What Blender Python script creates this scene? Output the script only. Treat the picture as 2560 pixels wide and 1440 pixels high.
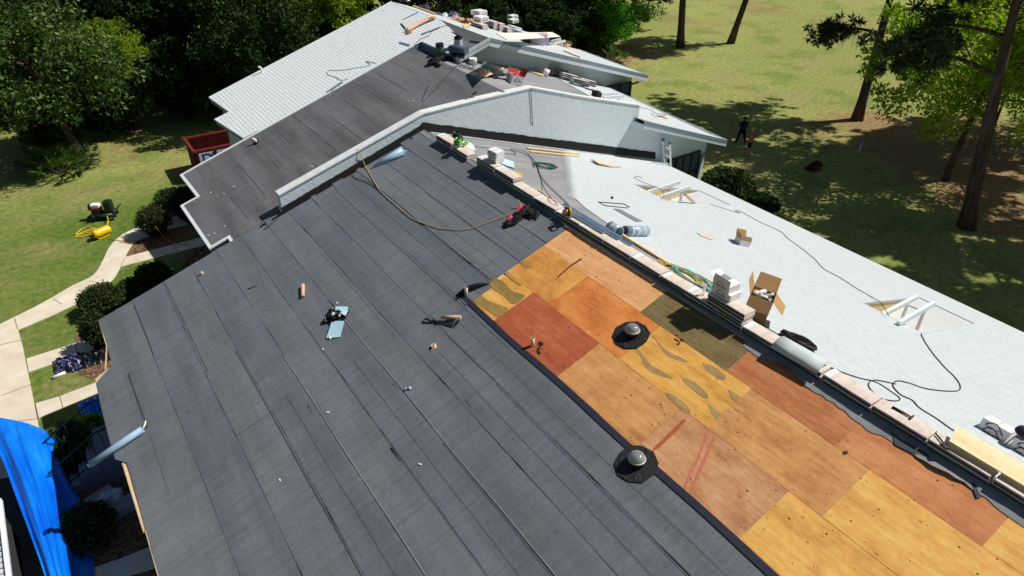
import bpy, bmesh, math, random
import numpy as np
from mathutils import Vector, Matrix
random.seed(7)
R_ = math.radians
for o in list(bpy.data.objects):
    bpy.data.objects.remove(o)
S = bpy.context.scene
COL = S.collection

# ------------------------------------------------------------------ camera
CAM = np.array([-9.4033519, -10.94746516, 15.57648443])
FWD = np.array([0.47645582, 0.68537572, -0.55068137])
RGT = np.array([0.82264762, -0.5685363, 0.00416624])
RGT = RGT / np.linalg.norm(RGT)
FWD = FWD - RGT * (FWD @ RGT); FWD = FWD / np.linalg.norm(FWD)
DWN = np.cross(FWD, RGT)
FPX = 1694.66
cam = bpy.data.cameras.new('camera')
cam.sensor_width = 36.0
cam.lens = FPX * 36.0 / 2560.0
cam.clip_end = 2000
camo = bpy.data.objects.new('camera', cam)
camo.matrix_world = Matrix(((RGT[0], -DWN[0], -FWD[0], CAM[0]), (RGT[1], -DWN[1], -FWD[1], CAM[1]),
                            (RGT[2], -DWN[2], -FWD[2], CAM[2]), (0, 0, 0, 1)))
COL.objects.link(camo)
S.camera = camo
S.render.resolution_x, S.render.resolution_y = 1024, 576
S.view_settings.view_transform = 'Standard'
S.view_settings.look = 'None'
S.view_settings.gamma = 1
S.view_settings.use_curve_mapping = False
S.view_settings.exposure = 0.0

# ------------------------------------------------------------------ sky and sun
SUN_AZ, SUN_EL = 158.0, 51.5        # direction the light travels (from +X axis), elevation
world = bpy.data.worlds.new('World'); S.world = world
world.use_nodes = True
wn = world.node_tree.nodes; wl = world.node_tree.links
bg = wn.get('Background') or wn.new('ShaderNodeBackground')
sky = wn.new('ShaderNodeTexSky'); sky.sky_type = 'NISHITA'; sky.sun_disc = False
sd = Vector((math.cos(R_(SUN_AZ)) * math.cos(R_(SUN_EL)), math.sin(R_(SUN_AZ)) * math.cos(R_(SUN_EL)), -math.sin(R_(SUN_EL))))
sky.sun_elevation = R_(SUN_EL)
sky.sun_rotation = math.atan2(-sd.x, -sd.y)
wl.new(sky.outputs[0], bg.inputs[0]); bg.inputs[1].default_value = 0.043
sun = bpy.data.lights.new('sun', 'SUN'); sun.energy = 4.6; sun.angle = R_(0.53); sun.color = (1, 0.95, 0.88)
suno = bpy.data.objects.new('sun', sun); suno.rotation_euler = sd.to_track_quat('-Z', 'Y').to_euler(); suno.location = (40, -10, 60)
COL.objects.link(suno)

# ------------------------------------------------------------------ surfaces of the place
T = math.tan(R_(18.2))
ZG = 6.8
def zL(x): return ZG + T * x
def ray(px, py):
    d = FWD + RGT * ((px - 1280) / FPX) + DWN * ((py - 720) / FPX)
    return d
def hitp(px, py, n, d):
    r = ray(px, py); n = np.asarray(n, float)
    return Vector(CAM + r * ((d - n @ CAM) / (n @ r)))
X1, X2, X3 = 0.95, 4.1, 6.2             # ridges
T2, T3 = 0.36, 0.345
def zR1(x): return ZG + T * X1 - T * (x - X1)
def zR2(x): return ZG + T * X2 - T2 * (x - X2)
def zR3(x): return ZG + T * X3 - T3 * (x - X3)
def L(px, py, h=0.0): return hitp(px, py, (-T, 0, 1), ZG + h * math.sqrt(1 + T * T))
def R1(px, py, h=0.0): return hitp(px, py, (T, 0, 1), ZG + T * X1 * 2 + h * math.sqrt(1 + T * T))
def R2(px, py, h=0.0): return hitp(px, py, (T2, 0, 1), ZG + T * X2 + T2 * X2 + h * math.sqrt(1 + T2 * T2))
def R3(px, py, h=0.0): return hitp(px, py, (T3, 0, 1), ZG + T * X3 + T3 * X3 + h * math.sqrt(1 + T3 * T3))
def G(px, py, h=0.0): return hitp(px, py, (0, 0, 1), h)
def YP(px, py, y): return hitp(px, py, (0, 1, 0), y)
def XP(px, py, x): return hitp(px, py, (1, 0, 0), x)
NRM = {'L': Vector((-T, 0, 1)).normalized(), 'R1': Vector((T, 0, 1)).normalized(), 'R2': Vector((T2, 0, 1)).normalized(),
       'R3': Vector((T3, 0, 1)).normalized(), 'G': Vector((0, 0, 1))}
SURF = {'L': L, 'R1': R1, 'R2': R2, 'R3': R3, 'G': G}
def frame(p, n, direction):
    """matrix at p, local z = n, local x = direction projected on the surface"""
    n = Vector(n).normalized(); d = Vector(direction); d = (d - n * d.dot(n)).normalized(); y = n.cross(d)
    return Matrix(((d.x, y.x, n.x, p[0]), (d.y, y.y, n.y, p[1]), (d.z, y.z, n.z, p[2]), (0, 0, 0, 1)))
def on(surf, px, py, px2=None, py2=None, h=0.0, ang=None):
    """matrix on a surface; local x points towards a second picked point or by angle from +Y (away)"""
    p = SURF[surf](px, py, h)
    if px2 is not None: d = SURF[surf](px2, py2, h) - p
    else: d = Vector((-math.sin(R_(ang or 0)), math.cos(R_(ang or 0)), 0))
    return frame(p, NRM[surf], d)

# ------------------------------------------------------------------ object helpers
def link(o, parent=None):
    COL.objects.link(o)
    if parent is not None: o.parent = parent
    return o
def tag(o, label=None, cat=None, group=None, kind=None):
    if label: o['label'] = label
    if cat: o['category'] = cat
    if group: o['group'] = group
    if kind: o['kind'] = kind
    return o
def thing(name, label, cat, m=None, group=None):
    o = bpy.data.objects.new(name, None); o.empty_display_size = 0.2
    if m is not None: o.matrix_world = m if isinstance(m, Matrix) else Matrix.Translation(Vector(m))
    link(o); return tag(o, label, cat, group)
def copy_tree(o, parent=None):
    c = o.copy(); COL.objects.link(c)
    if parent is not None: c.parent = parent
    for ch in list(o.children): copy_tree(ch, c)
    return c
class MB:
    def __init__(s): s.v = []; s.f = []; s.m = []; s.sm = []
    def add(s, vs, fs, mi=0, smooth=False):
        b = len(s.v); s.v += [tuple(v) for v in vs]
        for f in fs: s.f.append([b + i for i in f]); s.m.append(mi); s.sm.append(smooth)
        return s
    def box(s, c, size, rot=None, mi=0, top=None):
        x, y, z = size[0] / 2, size[1] / 2, size[2] / 2
        vs = [Vector((a * x, b * y, d * z)) for d in (-1, 1) for b in (-1, 1) for a in (-1, 1)]
        if rot is not None: vs = [rot @ v for v in vs]
        vs = [v + Vector(c) for v in vs]
        fs = [(0, 2, 3, 1), (4, 5, 7, 6), (0, 1, 5, 4), (2, 6, 7, 3), (0, 4, 6, 2), (1, 3, 7, 5)]
        b = len(s.v); s.v += [tuple(v) for v in vs]
        for k, f in enumerate(fs):
            s.f.append([b + i for i in f]); s.m.append(mi if not (k == 1 and top is not None) else top); s.sm.append(False)
        return s
    def poly(s, pts, mi=0): return s.add(pts, [list(range(len(pts)))], mi)
    def prism(s, pts, off, mi=0, side=None):
        n = len(pts); off = Vector(off); p2 = [Vector(p) + off for p in pts]
        s.add(list(pts) + p2, [list(range(n))], mi)
        b = len(s.v) - 2 * n
        s.f.append([b + 2 * n - 1 - i for i in range(n)]); s.m.append(mi if side is None else side); s.sm.append(False)
        for i in range(n):
            j = (i + 1) % n
            s.f.append([b + i, b + i + n, b + j + n, b + j]); s.m.append(mi if side is None else side); s.sm.append(False)
        return s
    def tube(s, path, r, n=8, mi=0, smooth=True, caps=True):
        path = [Vector(p) for p in path]; rs = r if isinstance(r, (list, tuple)) else [r] * len(path)
        rings = []; prev = None
        for i, p in enumerate(path):
            if i == 0: t = path[1] - p
            elif i == len(path) - 1: t = p - path[i - 1]
            else: t = (path[i + 1] - path[i - 1])
            t = t.normalized() if t.length > 1e-9 else Vector((0, 0, 1))
            if prev is None:
                u = t.orthogonal().normalized()
            else:
                u = (prev - t * prev.dot(t)); u = u.normalized() if u.length > 1e-6 else t.orthogonal().normalized()
            prev = u; w = t.cross(u)
            rings.append([p + (u * math.cos(2 * math.pi * k / n) + w * math.sin(2 * math.pi * k / n)) * rs[i] for k in range(n)])
        b = len(s.v)
        for rg in rings: s.v += [tuple(v) for v in rg]
        for i in range(len(rings) - 1):
            for k in range(n):
                s.f.append([b + i * n + k, b + i * n + (k + 1) % n, b + (i + 1) * n + (k + 1) % n, b + (i + 1) * n + k]); s.m.append(mi); s.sm.append(smooth)
        if caps:
            s.f.append([b + k for k in range(n)][::-1]); s.m.append(mi); s.sm.append(False)
            e = b + (len(rings) - 1) * n
            s.f.append([e + k for k in range(n)]); s.m.append(mi); s.sm.append(False)
        return s
    def lathe(s, prof, c=(0, 0, 0), n=20, mi=0, smooth=True, rot=None):
        """prof: list of (r, z)"""
        b = len(s.v)
        for r, z in prof:
            for k in range(n):
                v = Vector((r * math.cos(2 * math.pi * k / n), r * math.sin(2 * math.pi * k / n), z))
                if rot is not None: v = rot @ v
                s.v.append(tuple(v + Vector(c)))
        for i in range(len(prof) - 1):
            for k in range(n):
                s.f.append([b + i * n + k, b + i * n + (k + 1) % n, b + (i + 1) * n + (k + 1) % n, b + (i + 1) * n + k]); s.m.append(mi); s.sm.append(smooth)
        return s
    def grid(s, P, mi=0, smooth=True):
        """P: list of rows of points"""
        b = len(s.v); nr = len(P); nc = len(P[0])
        for row in P: s.v += [tuple(p) for p in row]
        for i in range(nr - 1):
            for j in range(nc - 1):
                s.f.append([b + i * nc + j, b + i * nc + j + 1, b + (i + 1) * nc + j + 1, b + (i + 1) * nc + j]); s.m.append(mi); s.sm.append(smooth)
        return s
    def build(s, name, mats, parent=None, bevel=0.0, m=None, solid=0.0):
        me = bpy.data.meshes.new(name)
        me.from_pydata(s.v, [], s.f)
        if not isinstance(mats, (list, tuple)): mats = [mats]
        for mt in mats: me.materials.append(mt)
        me.polygons.foreach_set('material_index', s.m)
        me.polygons.foreach_set('use_smooth', s.sm)
        me.update()
        o = bpy.data.objects.new(name, me)
        if m is not None: o.matrix_world = m
        link(o, parent)
        if solid:
            md = o.modifiers.new('solid', 'SOLIDIFY'); md.thickness = solid; md.offset = 0
        if bevel:
            md = o.modifiers.new('bevel', 'BEVEL'); md.width = bevel; md.segments = 2; md.limit_method = 'ANGLE'
        return o
def vcol(o, vals, name='tint'):
    """per-face scalar attribute"""
    a = o.data.attributes.new(name, 'FLOAT', 'FACE'); a.data.foreach_set('value', np.asarray(vals, dtype=np.float32))
def smooth_path(pts, k=6):
    """Catmull-Rom through points"""
    pts = [Vector(p) for p in pts]; out = []
    for i in range(len(pts) - 1):
        p0 = pts[max(i - 1, 0)]; p1 = pts[i]; p2 = pts[i + 1]; p3 = pts[min(i + 2, len(pts) - 1)]
        for j in range(k):
            t = j / k
            out.append(0.5 * ((2 * p1) + (p2 - p0) * t + (2 * p0 - 5 * p1 + 4 * p2 - p3) * t * t + (3 * p1 - p0 - 3 * p2 + p3) * t ** 3))
    out.append(pts[-1]); return out

# ------------------------------------------------------------------ materials
def srgb(r, g, b):
    f = lambda c: (c / 12.92 if c <= 0.04045 else ((c + 0.055) / 1.055) ** 2.4)
    return (f(r / 255), f(g / 255), f(b / 255))
class NT:
    def __init__(s, name, rough=0.8, spec=0.3):
        s.m = bpy.data.materials.new(name); s.m.use_nodes = True
        s.n = s.m.node_tree.nodes; s.l = s.m.node_tree.links
        s.b = s.n.get('Principled BSDF'); s.b.inputs['Roughness'].default_value = rough
        s.b.inputs['Specular IOR Level'].default_value = spec
        s._c = None
    def node(s, t, **kw):
        n = s.n.new(t)
        for k, v in kw.items(): setattr(n, k, v)
        return n
    def co(s, kind='Object'):
        if s._c is None: s._c = s.node('ShaderNodeTexCoord')
        return s._c.outputs[kind]
    def mapping(s, scale=(1, 1, 1), rot=(0, 0, 0), kind='Object', loc=(0, 0, 0)):
        m = s.node('ShaderNodeMapping'); m.inputs['Scale'].default_value = scale; m.inputs['Rotation'].default_value = rot
        m.inputs['Location'].default_value = loc
        s.l.new(s.co(kind), m.inputs[0]); return m.outputs[0]
    def noise(s, scale, vec=None, detail=4, rough=0.6, dist=0.0):
        n = s.node('ShaderNodeTexNoise'); n.inputs['Scale'].default_value = scale; n.inputs['Detail'].default_value = detail
        n.inputs['Roughness'].default_value = rough; n.inputs['Distortion'].default_value = dist
        s.l.new(vec if vec is not None else s.co(), n.inputs['Vector']); return n.outputs['Fac']
    def ramp(s, fac, stops, interp='LINEAR'):
        r = s.node('ShaderNodeValToRGB'); r.color_ramp.interpolation = interp
        e = r.color_ramp.elements
        while len(e) > 1: e.remove(e[-1])
        e[0].position = stops[0][0]; e[0].color = (*stops[0][1], 1)
        for p, c in stops[1:]:
            q = e.new(p); q.color = (*c, 1)
        s.l.new(fac, r.inputs[0]); return r.outputs[0]
    def mix(s, fac, a, b, mode='MIX'):
        n = s.node('ShaderNodeMix'); n.data_type = 'RGBA'; n.blend_type = mode
        for sock, v in ((n.inputs[0], fac), (n.inputs[6], a), (n.inputs[7], b)):
            if isinstance(v, (int, float)): sock.default_value = v
            elif isinstance(v, tuple): sock.default_value = (*v, 1) if len(v) == 3 else v
            else: s.l.new(v, sock)
        return n.outputs[2]
    def math(s, op, a, b=None, clamp=False):
        n = s.node('ShaderNodeMath'); n.operation = op; n.use_clamp = clamp
        for sock, v in ((n.inputs[0], a), (n.inputs[1], b)):
            if v is None: continue
            if isinstance(v, (int, float)): sock.default_value = v
            else: s.l.new(v, sock)
        return n.outputs[0]
    def attr(s, name, out='Fac'):
        n = s.node('ShaderNodeAttribute'); n.attribute_name = name; return n.outputs[out]
    def bump(s, h, strength=0.3, dist=0.02):
        n = s.node('ShaderNodeBump'); n.inputs['Strength'].default_value = strength; n.inputs['Distance'].default_value = dist
        s.l.new(h, n.inputs['Height']); s.l.new(n.outputs[0], s.b.inputs['Normal'])
    def color(s, c):
        if isinstance(c, tuple): s.b.inputs['Base Color'].default_value = (*c, 1)
        else: s.l.new(c, s.b.inputs['Base Color'])
        return s.m
_mc = {}
def plain(name, rgb, rough=0.7, spec=0.3, metal=0.0, var=0.12, scale=9.0, bump=0.0):
    """a colour with a little procedural variation"""
    if name in _mc: return _mc[name]
    t = NT(name, rough, spec); c = srgb(*rgb)
    f = t.noise(scale, detail=3)
    a = tuple(max(0, x * (1 - var)) for x in c); b = tuple(min(1, x * (1 + var)) for x in c)
    t.color(t.ramp(f, [(0.3, a), (0.7, b)]))
    t.b.inputs['Metallic'].default_value = metal
    if bump: t.bump(t.noise(scale * 4, detail=3), bump, 0.01)
    _mc[name] = t.m; return t.m
T2, T3 = 0.36, 0.335
from mathutils.bvhtree import BVHTree
rng = np.random.default_rng(11)
def fbm(x, y, seed=0, f=0.06, o=5):
    """cheap value-noise sum on arrays"""
    out = np.zeros_like(x); a = 1.0; tot = 0
    for k in range(o):
        r = np.random.default_rng(seed + k).uniform(-1, 1, (64, 64))
        u = x * f * 2 ** k + 17.3 * k; v = y * f * 2 ** k + 5.1 * k
        i = np.floor(u).astype(int); j = np.floor(v).astype(int); fu = u - i; fv = v - j
        fu = fu * fu * (3 - 2 * fu); fv = fv * fv * (3 - 2 * fv)
        g = lambda p, q: r[p % 64, q % 64]
        out += a * ((g(i, j) * (1 - fu) + g(i + 1, j) * fu) * (1 - fv) + (g(i, j + 1) * (1 - fu) + g(i + 1, j + 1) * fu) * fv)
        tot += a; a *= 0.55
    return out / tot

# ------------------------------------------------------------------ ground
t = NT('lawn_ground', 0.95, 0.1)
n1 = t.noise(0.35, detail=5); n2 = t.noise(3.5, detail=5, rough=0.7); n3 = t.noise(16, detail=3, rough=0.8); n4 = t.noise(1.2, detail=4)
gl = t.ramp(n2, [(0.28, srgb(66, 94, 30)), (0.5, srgb(96, 122, 48)), (0.74, srgb(134, 142, 74))])
gd = t.ramp(n2, [(0.28, srgb(122, 134, 64)), (0.5, srgb(160, 166, 96)), (0.75, srgb(192, 186, 124))])
base = t.mix(t.attr('dry'), gl, gd)
n5 = t.noise(0.16, t.mapping((1, 1.8, 1)), detail=6, rough=.65)
base = t.mix(t.math('MULTIPLY', t.ramp(n5, [(.48, (0, 0, 0)), (.66, (1, 1, 1))]), .55), base, t.ramp(n2, [(.3, srgb(140, 126, 84)), (.7, srgb(190, 172, 126))]))
n6 = t.noise(0.3, detail=5)
base = t.mix(t.math('MULTIPLY', t.ramp(n6, [(.5, (0, 0, 0)), (.62, (1, 1, 1))]), .45), base, t.ramp(n2, [(.3, srgb(70, 100, 34)), (.7, srgb(116, 142, 58))]))
dirt = t.ramp(n2, [(0.3, srgb(120, 92, 66)), (0.55, srgb(168, 134, 98)), (0.75, srgb(190, 160, 122))])
dm = t.math('ADD', t.attr('dirt'), t.math('MULTIPLY', t.math('SUBTRACT', n4, 0.5), 1.5))
dm = t.ramp(dm, [(0.34, (0, 0, 0)), (0.8, (.85,) * 3)])
c = t.mix(dm, base, dirt)
c = t.mix(0.55, c, t.ramp(n3, [(0.25, (0.25, 0.25, 0.25)), (0.75, (0.75, 0.75, 0.75))]), 'OVERLAY')
t.color(c); t.bump(t.math('ADD', n3, t.noise(45, detail=2)), 0.7, 0.06)
M_GROUND = t.m
xs = np.concatenate([np.linspace(-700, -60, 9), np.arange(-48, 96, 0.75), np.linspace(105, 700, 10)])
ys = np.concatenate([np.linspace(-700, -60, 9), np.arange(-48, 130, 0.75), np.linspace(140, 700, 10)])
XX, YY = np.meshgrid(xs, ys)
nx, ny = len(xs), len(ys)
V = np.stack([XX.ravel(), YY.ravel(), np.zeros(nx * ny)], 1)
idx = np.arange(nx * ny).reshape(ny, nx)
F = np.stack([idx[:-1, :-1], idx[:-1, 1:], idx[1:, 1:], idx[1:, :-1]], -1).reshape(-1, 4)
me = bpy.data.meshes.new('ground'); me.from_pydata(V.tolist(), [], F.tolist()); me.materials.append(M_GROUND)
gx, gy = V[:, 0], V[:, 1]
dirtv = np.zeros(len(V))
def blob(px, py, r, w=1.0):
    global dirtv
    p = G(px, py); d = np.hypot(gx - p.x, gy - p.y) / r
    dirtv = np.maximum(dirtv, w * np.clip(1.25 - d, 0, 1))
for a in ((2370, 430, 4.5), (2480, 500, 4.5), (2520, 400, 6), (2250, 370, 4), (2180, 310, 4), (2450, 420, 5), (1560, 130, 4.5), (1500, 110, 4), (1680, 130, 4, .5),
          (1700, 50, 4, .6), (2330, 330, 4), (300, 370, 2.2, .5), (290, 400, 2, .55), (420, 430, 2.4, .45), (430, 500, 1.8, .6), (330, 320, 2.2, .7), (1530, 150, 3),
          (1760, 60, 4, .5), (1900, 20, 8, .5), (2100, 60, 8, .45), (2050, 330, 4, .6), (2560, 560, 4, .8), (430, 420, 3, .4), (2440, 330, 7, .7)):
    blob(*a)
dryv = np.clip((gx - 2 + 6 * fbm(gx, gy, 3, 0.05)) / 14, 0, 1) * 0.9 + np.clip(fbm(gx, gy, 9, 0.09) * 0.5, -0.1, 0.3)
dryv = np.where(gx < 6, 0.08 + 0.5 * fbm(gx, gy, 21, 0.16) + np.clip((gy - 21) / 14, 0, .5), dryv)
for nm, v in (('dirt', dirtv), ('dry', np.clip(dryv, 0, 1))):
    at = me.attributes.new(nm, 'FLOAT', 'POINT'); at.data.foreach_set('value', v.astype(np.float32))
go = bpy.data.objects.new('ground', me); link(go); tag(go, kind='structure')

# paths, mulch, driveway
t = NT('concrete_path', 0.9, 0.2)
cc = t.ramp(t.noise(1.1, detail=5), [(0.3, srgb(206, 194, 172)), (0.7, srgb(230, 220, 200))])
cc = t.mix(0.35, cc, t.ramp(t.noise(30, detail=2), [(0.3, (0.4,) * 3), (0.7, (0.6,) * 3)]), 'OVERLAY')
t.color(cc); M_PATH = t.m
t = NT('mulch', 0.95, 0.1)
v = t.node('ShaderNodeTexVoronoi'); v.inputs['Scale'].default_value = 14; t.l.new(t.mapping((1, 2.2, 1), (0, 0, .6)), v.inputs['Vector'])
cc = t.ramp(v.outputs['Color'], [(0.1, srgb(66, 46, 34)), (0.5, srgb(122, 92, 72)), (0.9, srgb(166, 136, 112))])
t.color(cc); t.bump(v.outputs['Distance'], 0.8, 0.05); M_MULCH = t.m
t = NT('asphalt', 0.9, 0.2); t.color(t.ramp(t.noise(40, detail=3), [(0.3, srgb(52, 52, 54)), (0.7, srgb(84, 84, 86))])); M_ASPHALT = t.m
def gsheet(name, pix, z, mat, thick=0.0, kind='structure', joints=None):
    b = MB(); pts = [Vector((*G(*p)[:2], z)) for p in pix]
    b.prism([p - Vector((0, 0, thick)) for p in pts], (0, 0, thick)) if thick else b.poly(pts)
    return tag(b.build(name, mat), kind=kind)
def sm(pts, k=5): return [tuple(p[:2]) for p in smooth_path([(a, b, 0) for a, b in pts], k)]
up_edge = sm([(-60, 842), (0, 812), (100, 762), (180, 716), (232, 690), (256, 656), (272, 622), (300, 592), (345, 569), (405, 552), (447, 540)])
lo_edge = sm([(470, 562), (420, 575), (372, 592), (342, 604), (322, 626), (311, 652), (300, 672), (276, 706), (215, 748), (130, 790), (46, 826)])
# the main walk: a broad slab at the left running towards the viewer, a winding arm and three short arms to the doors
gsheet('footpath', up_edge + lo_edge + [(58, 870), (70, 930), (84, 1000), (98, 1070), (118, 1180), (-10, 1200), (-30, 1000)], 0.03, M_PATH, 0.05)
gsheet('footpath', [(303, 668), (312, 644), (400, 621), (540, 585), (552, 604), (420, 637)], 0.031, M_PATH, 0.05)
gsheet('footpath', [(66, 898), (150, 872), (248, 838), (262, 868), (150, 905), (72, 932)], 0.031, M_PATH, 0.05)
gsheet('footpath', [(89, 1010), (150, 992), (260, 950), (270, 980), (190, 1008), (96, 1047)], 0.031, M_PATH, 0.05)
# expansion joints in the path
jb = MB()
for a, b_ in (((222, 703), (258, 710)), ((132, 748), (156, 762)), ((302, 670), (312, 648)), ((37, 797), (45, 824)), ((1, 864), (54, 852)), ((66, 898), (72, 932)), ((89, 1010), (97, 1047)),
              ((434, 613), (444, 630)), ((188, 860), (194, 890)), ((5, 990), (82, 962)), ((300, 592), (327, 612)), ((12, 1060), (96, 1048)), ((150, 990), (158, 1022))):
    p, q = G(*a), G(*b_); d = (q - p).normalized(); nn = Vector((-d.y, d.x, 0)) * 0.012
    jb.poly([Vector((*(p - nn)[:2], .0355)), Vector((*(q - nn)[:2], .0355)), Vector((*(q + nn)[:2], .0355)), Vector((*(p + nn)[:2], .0355))])
tag(jb.build('path_joints', plain('joint_dark', (120, 108, 92))), kind='structure')
gsheet('mulch_bed', sm([(317, 642), (330, 618), (350, 600), (395, 590), (440, 560), (420, 540), (385, 510), (430, 490), (500, 470), (560, 560), (520, 585)], 3), 0.012, M_MULCH)
gsheet('mulch_bed', [(455, 628), (500, 612), (560, 600), (580, 640), (500, 690), (470, 665)], 0.013, M_MULCH)
gsheet('mulch_bed', sm([(285, 745), (330, 720), (420, 690), (470, 720), (420, 800), (330, 800)], 3), 0.012, M_MULCH)
gsheet('mulch_bed', sm([(180, 862), (200, 830), (260, 800), (300, 880), (200, 872)], 3), 0.012, M_MULCH)
gsheet('mulch_bed', sm([(190, 935), (225, 918), (290, 890), (300, 960), (240, 950)], 3), 0.012, M_MULCH)
gsheet('mulch_bed', [(140, 1090), (250, 1050), (420, 1180), (560, 1500), (240, 1560)], 0.012, M_MULCH)
gsheet('footpath', [(200, 1432), (300, 1398), (420, 1350), (460, 1400), (330, 1440), (230, 1500)], 0.02, M_PATH)
gsheet('driveway', [(-220, 1080), (0, 1012), (26, 1090), (60, 1240), (90, 1340), (110, 1560), (-400, 1700)], 0.02, M_ASPHALT)
gsheet('road', [(-60, 330), (-20, 286), (14, 240), (24, 200), (16, 172), (-6, 160), (-120, 230)], 0.02, M_ASPHALT)

# ------------------------------------------------------------------ building materials
t = NT('felt', 0.88, 0.25)
tint = t.attr('tint'); sec = t.attr('warm')
nA = t.noise(1.0, t.mapping((0.8, 0.25, 1)), detail=4); nB = t.noise(1.0, t.mapping((0.5, 9, 1)), detail=5, rough=0.7); nC = t.noise(24, detail=3, rough=0.85); nD = t.noise(1.0, t.mapping((1.7, 0.16, 1)), detail=4, rough=.62)
c1 = t.mix(tint, srgb(107, 112, 117), srgb(101, 106, 116))
c1 = t.mix(sec, c1, srgb(103, 104, 108))
c1 = t.mix(0.5, c1, t.ramp(nA, [(0.25, (.36,) * 3), (0.75, (.64,) * 3)]), 'OVERLAY')
c1 = t.mix(0.6, c1, t.ramp(nB, [(0.3, (.38,) * 3), (0.7, (.62,) * 3)]), 'OVERLAY')
nE = t.noise(0.7, detail=6, rough=.7)
c1 = t.mix(t.math('MULTIPLY', t.ramp(nE, [(.52, (0, 0, 0)), (.72, (1, 1, 1))]), .22), c1, srgb(140, 138, 134))
c1 = t.mix(t.math('ADD', t.math('MULTIPLY', sec, 0.35), .5), c1, t.ramp(nD, [(0.36, (.36,) * 3), (0.6, (.60,) * 3)]), 'OVERLAY')  # soft bands of ripple shade painted into the felt colour
c1 = t.mix(0.5, c1, t.ramp(nC, [(0.3, (.3,) * 3), (0.7, (.7,) * 3)]), 'OVERLAY')
t.color(c1)
t.bump(t.math('ADD', t.math('MULTIPLY', nB, 0.5), t.math('ADD', nA, t.math('MULTIPLY', nC, 0.1))), 0.35, 0.045)
M_FELT = t.m
M_SELV = plain('felt_selvedge', (40, 42, 58), 0.7)
M_TAR = plain('black_tar', (16, 16, 18), 0.6, 0.4)
t = NT('grey_felt', 0.9, 0.2)
cc = t.ramp(t.noise(1.0, t.mapping((0.3, 1.6, 1)), detail=4), [(0.3, srgb(130, 132, 134)), (0.7, srgb(154, 155, 156))])
cc = t.mix(0.4, cc, t.ramp(t.noise(50, detail=2), [(0.3, (.4,) * 3), (0.7, (.6,) * 3)]), 'OVERLAY'); t.color(cc)
t.bump(t.noise(1.0, t.mapping((0.5, 4, 1)), detail=4), 0.3, 0.04); M_GFELT = t.m
M_GFELTH = M_GFELT
# flat-looking white shingles of the right slopes
def shingle_mat(name, line, lo, hi, axis_scale):
    t = NT(name, 0.85, 0.25)
    nn = t.noise(1.0, t.mapping((11, 4.5, 1)), detail=5, rough=0.75); na = t.noise(0.35, detail=3)
    cc = t.ramp(nn, [(0.3, lo), (0.5, tuple((a + b) / 2 for a, b in zip(lo, hi))), (0.68, hi)])
    cc = t.mix(0.25, cc, t.ramp(na, [(0.3, (.45, .47, .47)), (0.7, (.56, .55, .55))]), 'OVERLAY')
    sep = t.node('ShaderNodeSeparateXYZ'); t.l.new(t.co(), sep.inputs[0])
    cb = t.node('ShaderNodeCombineXYZ'); t.l.new(sep.outputs['Y'], cb.inputs['X']); t.l.new(sep.outputs['X'], cb.inputs['Y'])
    br = t.node('ShaderNodeTexBrick'); t.l.new(cb.outputs[0], br.inputs['Vector'])
    br.inputs['Scale'].default_value = 1.0; br.inputs['Row Height'].default_value = axis_scale; br.inputs['Brick Width'].default_value = 0.33
    br.inputs['Mortar Size'].default_value = 0.016; br.inputs['Mortar Smooth'].default_value = 0.6; br.inputs['Bias'].default_value = 0
    br.offset = 0.42
    br.inputs['Color1'].default_value = (.90, .91, .91, 1); br.inputs['Color2'].default_value = (1, 1, 1, 1); br.inputs['Mortar'].default_value = (.34, .37, .38, 1)
    cc = t.mix(line, cc, br.outputs['Color'], 'MULTIPLY')
    t.color(cc); t.bump(br.outputs['Fac'], -0.25, 0.01); return t.m
M_SHR = shingle_mat('pale_shingles', 0.2, srgb(186, 195, 198), srgb(208, 214, 216), 0.135)
M_SHL = shingle_mat('pale_coursed_shingles', 0.8, srgb(230, 238, 241), srgb(245, 249, 250), 0.15)
t = NT('stucco', 0.9, 0.2)
ns = t.noise(9, detail=6, rough=0.7); nb = t.noise(3.0, t.mapping((1, 1, 1.6)), detail=6, rough=0.75, dist=1.2)
t.color(t.mix(0.3, t.ramp(ns, [(0.3, srgb(204, 217, 224)), (0.7, srgb(224, 234, 238))]), t.ramp(t.noise(0.6, detail=4), [(0.3, (.45, .46, .47)), (0.7, (.56, .55, .54))]), 'OVERLAY'))
t.bump(t.math('ADD', nb, t.math('MULTIPLY', ns, 0.5)), 0.4, 0.05); M_STUCCO = t.m
M_WALL = plain('painted_wall', (194, 208, 218), 0.8, 0.3, var=0.04, scale=2, bump=0.1)
M_WHITE = plain('white_metal', (236, 240, 244), 0.45, 0.5, var=0.03)
M_FASCIA = plain('grey_blue_fascia', (122, 140, 152), 0.7, var=0.1)
M_PALEF = plain('pale_fascia', (196, 208, 214), 0.7, var=0.08, scale=3)
M_WOODE = plain('raw_wood_edge', (222, 196, 158), 0.8, var=0.12)
M_TAN = plain('tan_paint', (226, 202, 150), 0.85, var=0.06, scale=3)
M_DGREY = plain('dark_frame', (40, 44, 50), 0.5)
def glass_mat():
    t = NT('window_glass', 0.12, 0.5); t.color(t.ramp(t.noise(1.5), [(0.3, srgb(58, 70, 78)), (0.7, srgb(96, 108, 114))])); return t.m
M_GLASS = glass_mat()

# ------------------------------------------------------------------ the building
bld = thing('building', 'long stuccoed building with stepped gable roofs being re-roofed, half black underlayment and half pale shingles', 'building', (0, 0, 0))
Z1, Z2_, Z3_ = zL(X1), zL(X2), zL(X3)
def Lx(x, y, h=0.0): return Vector((x, y, zL(x) + h * 1.05))
YN = -14.0; YW = 9.6
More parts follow.
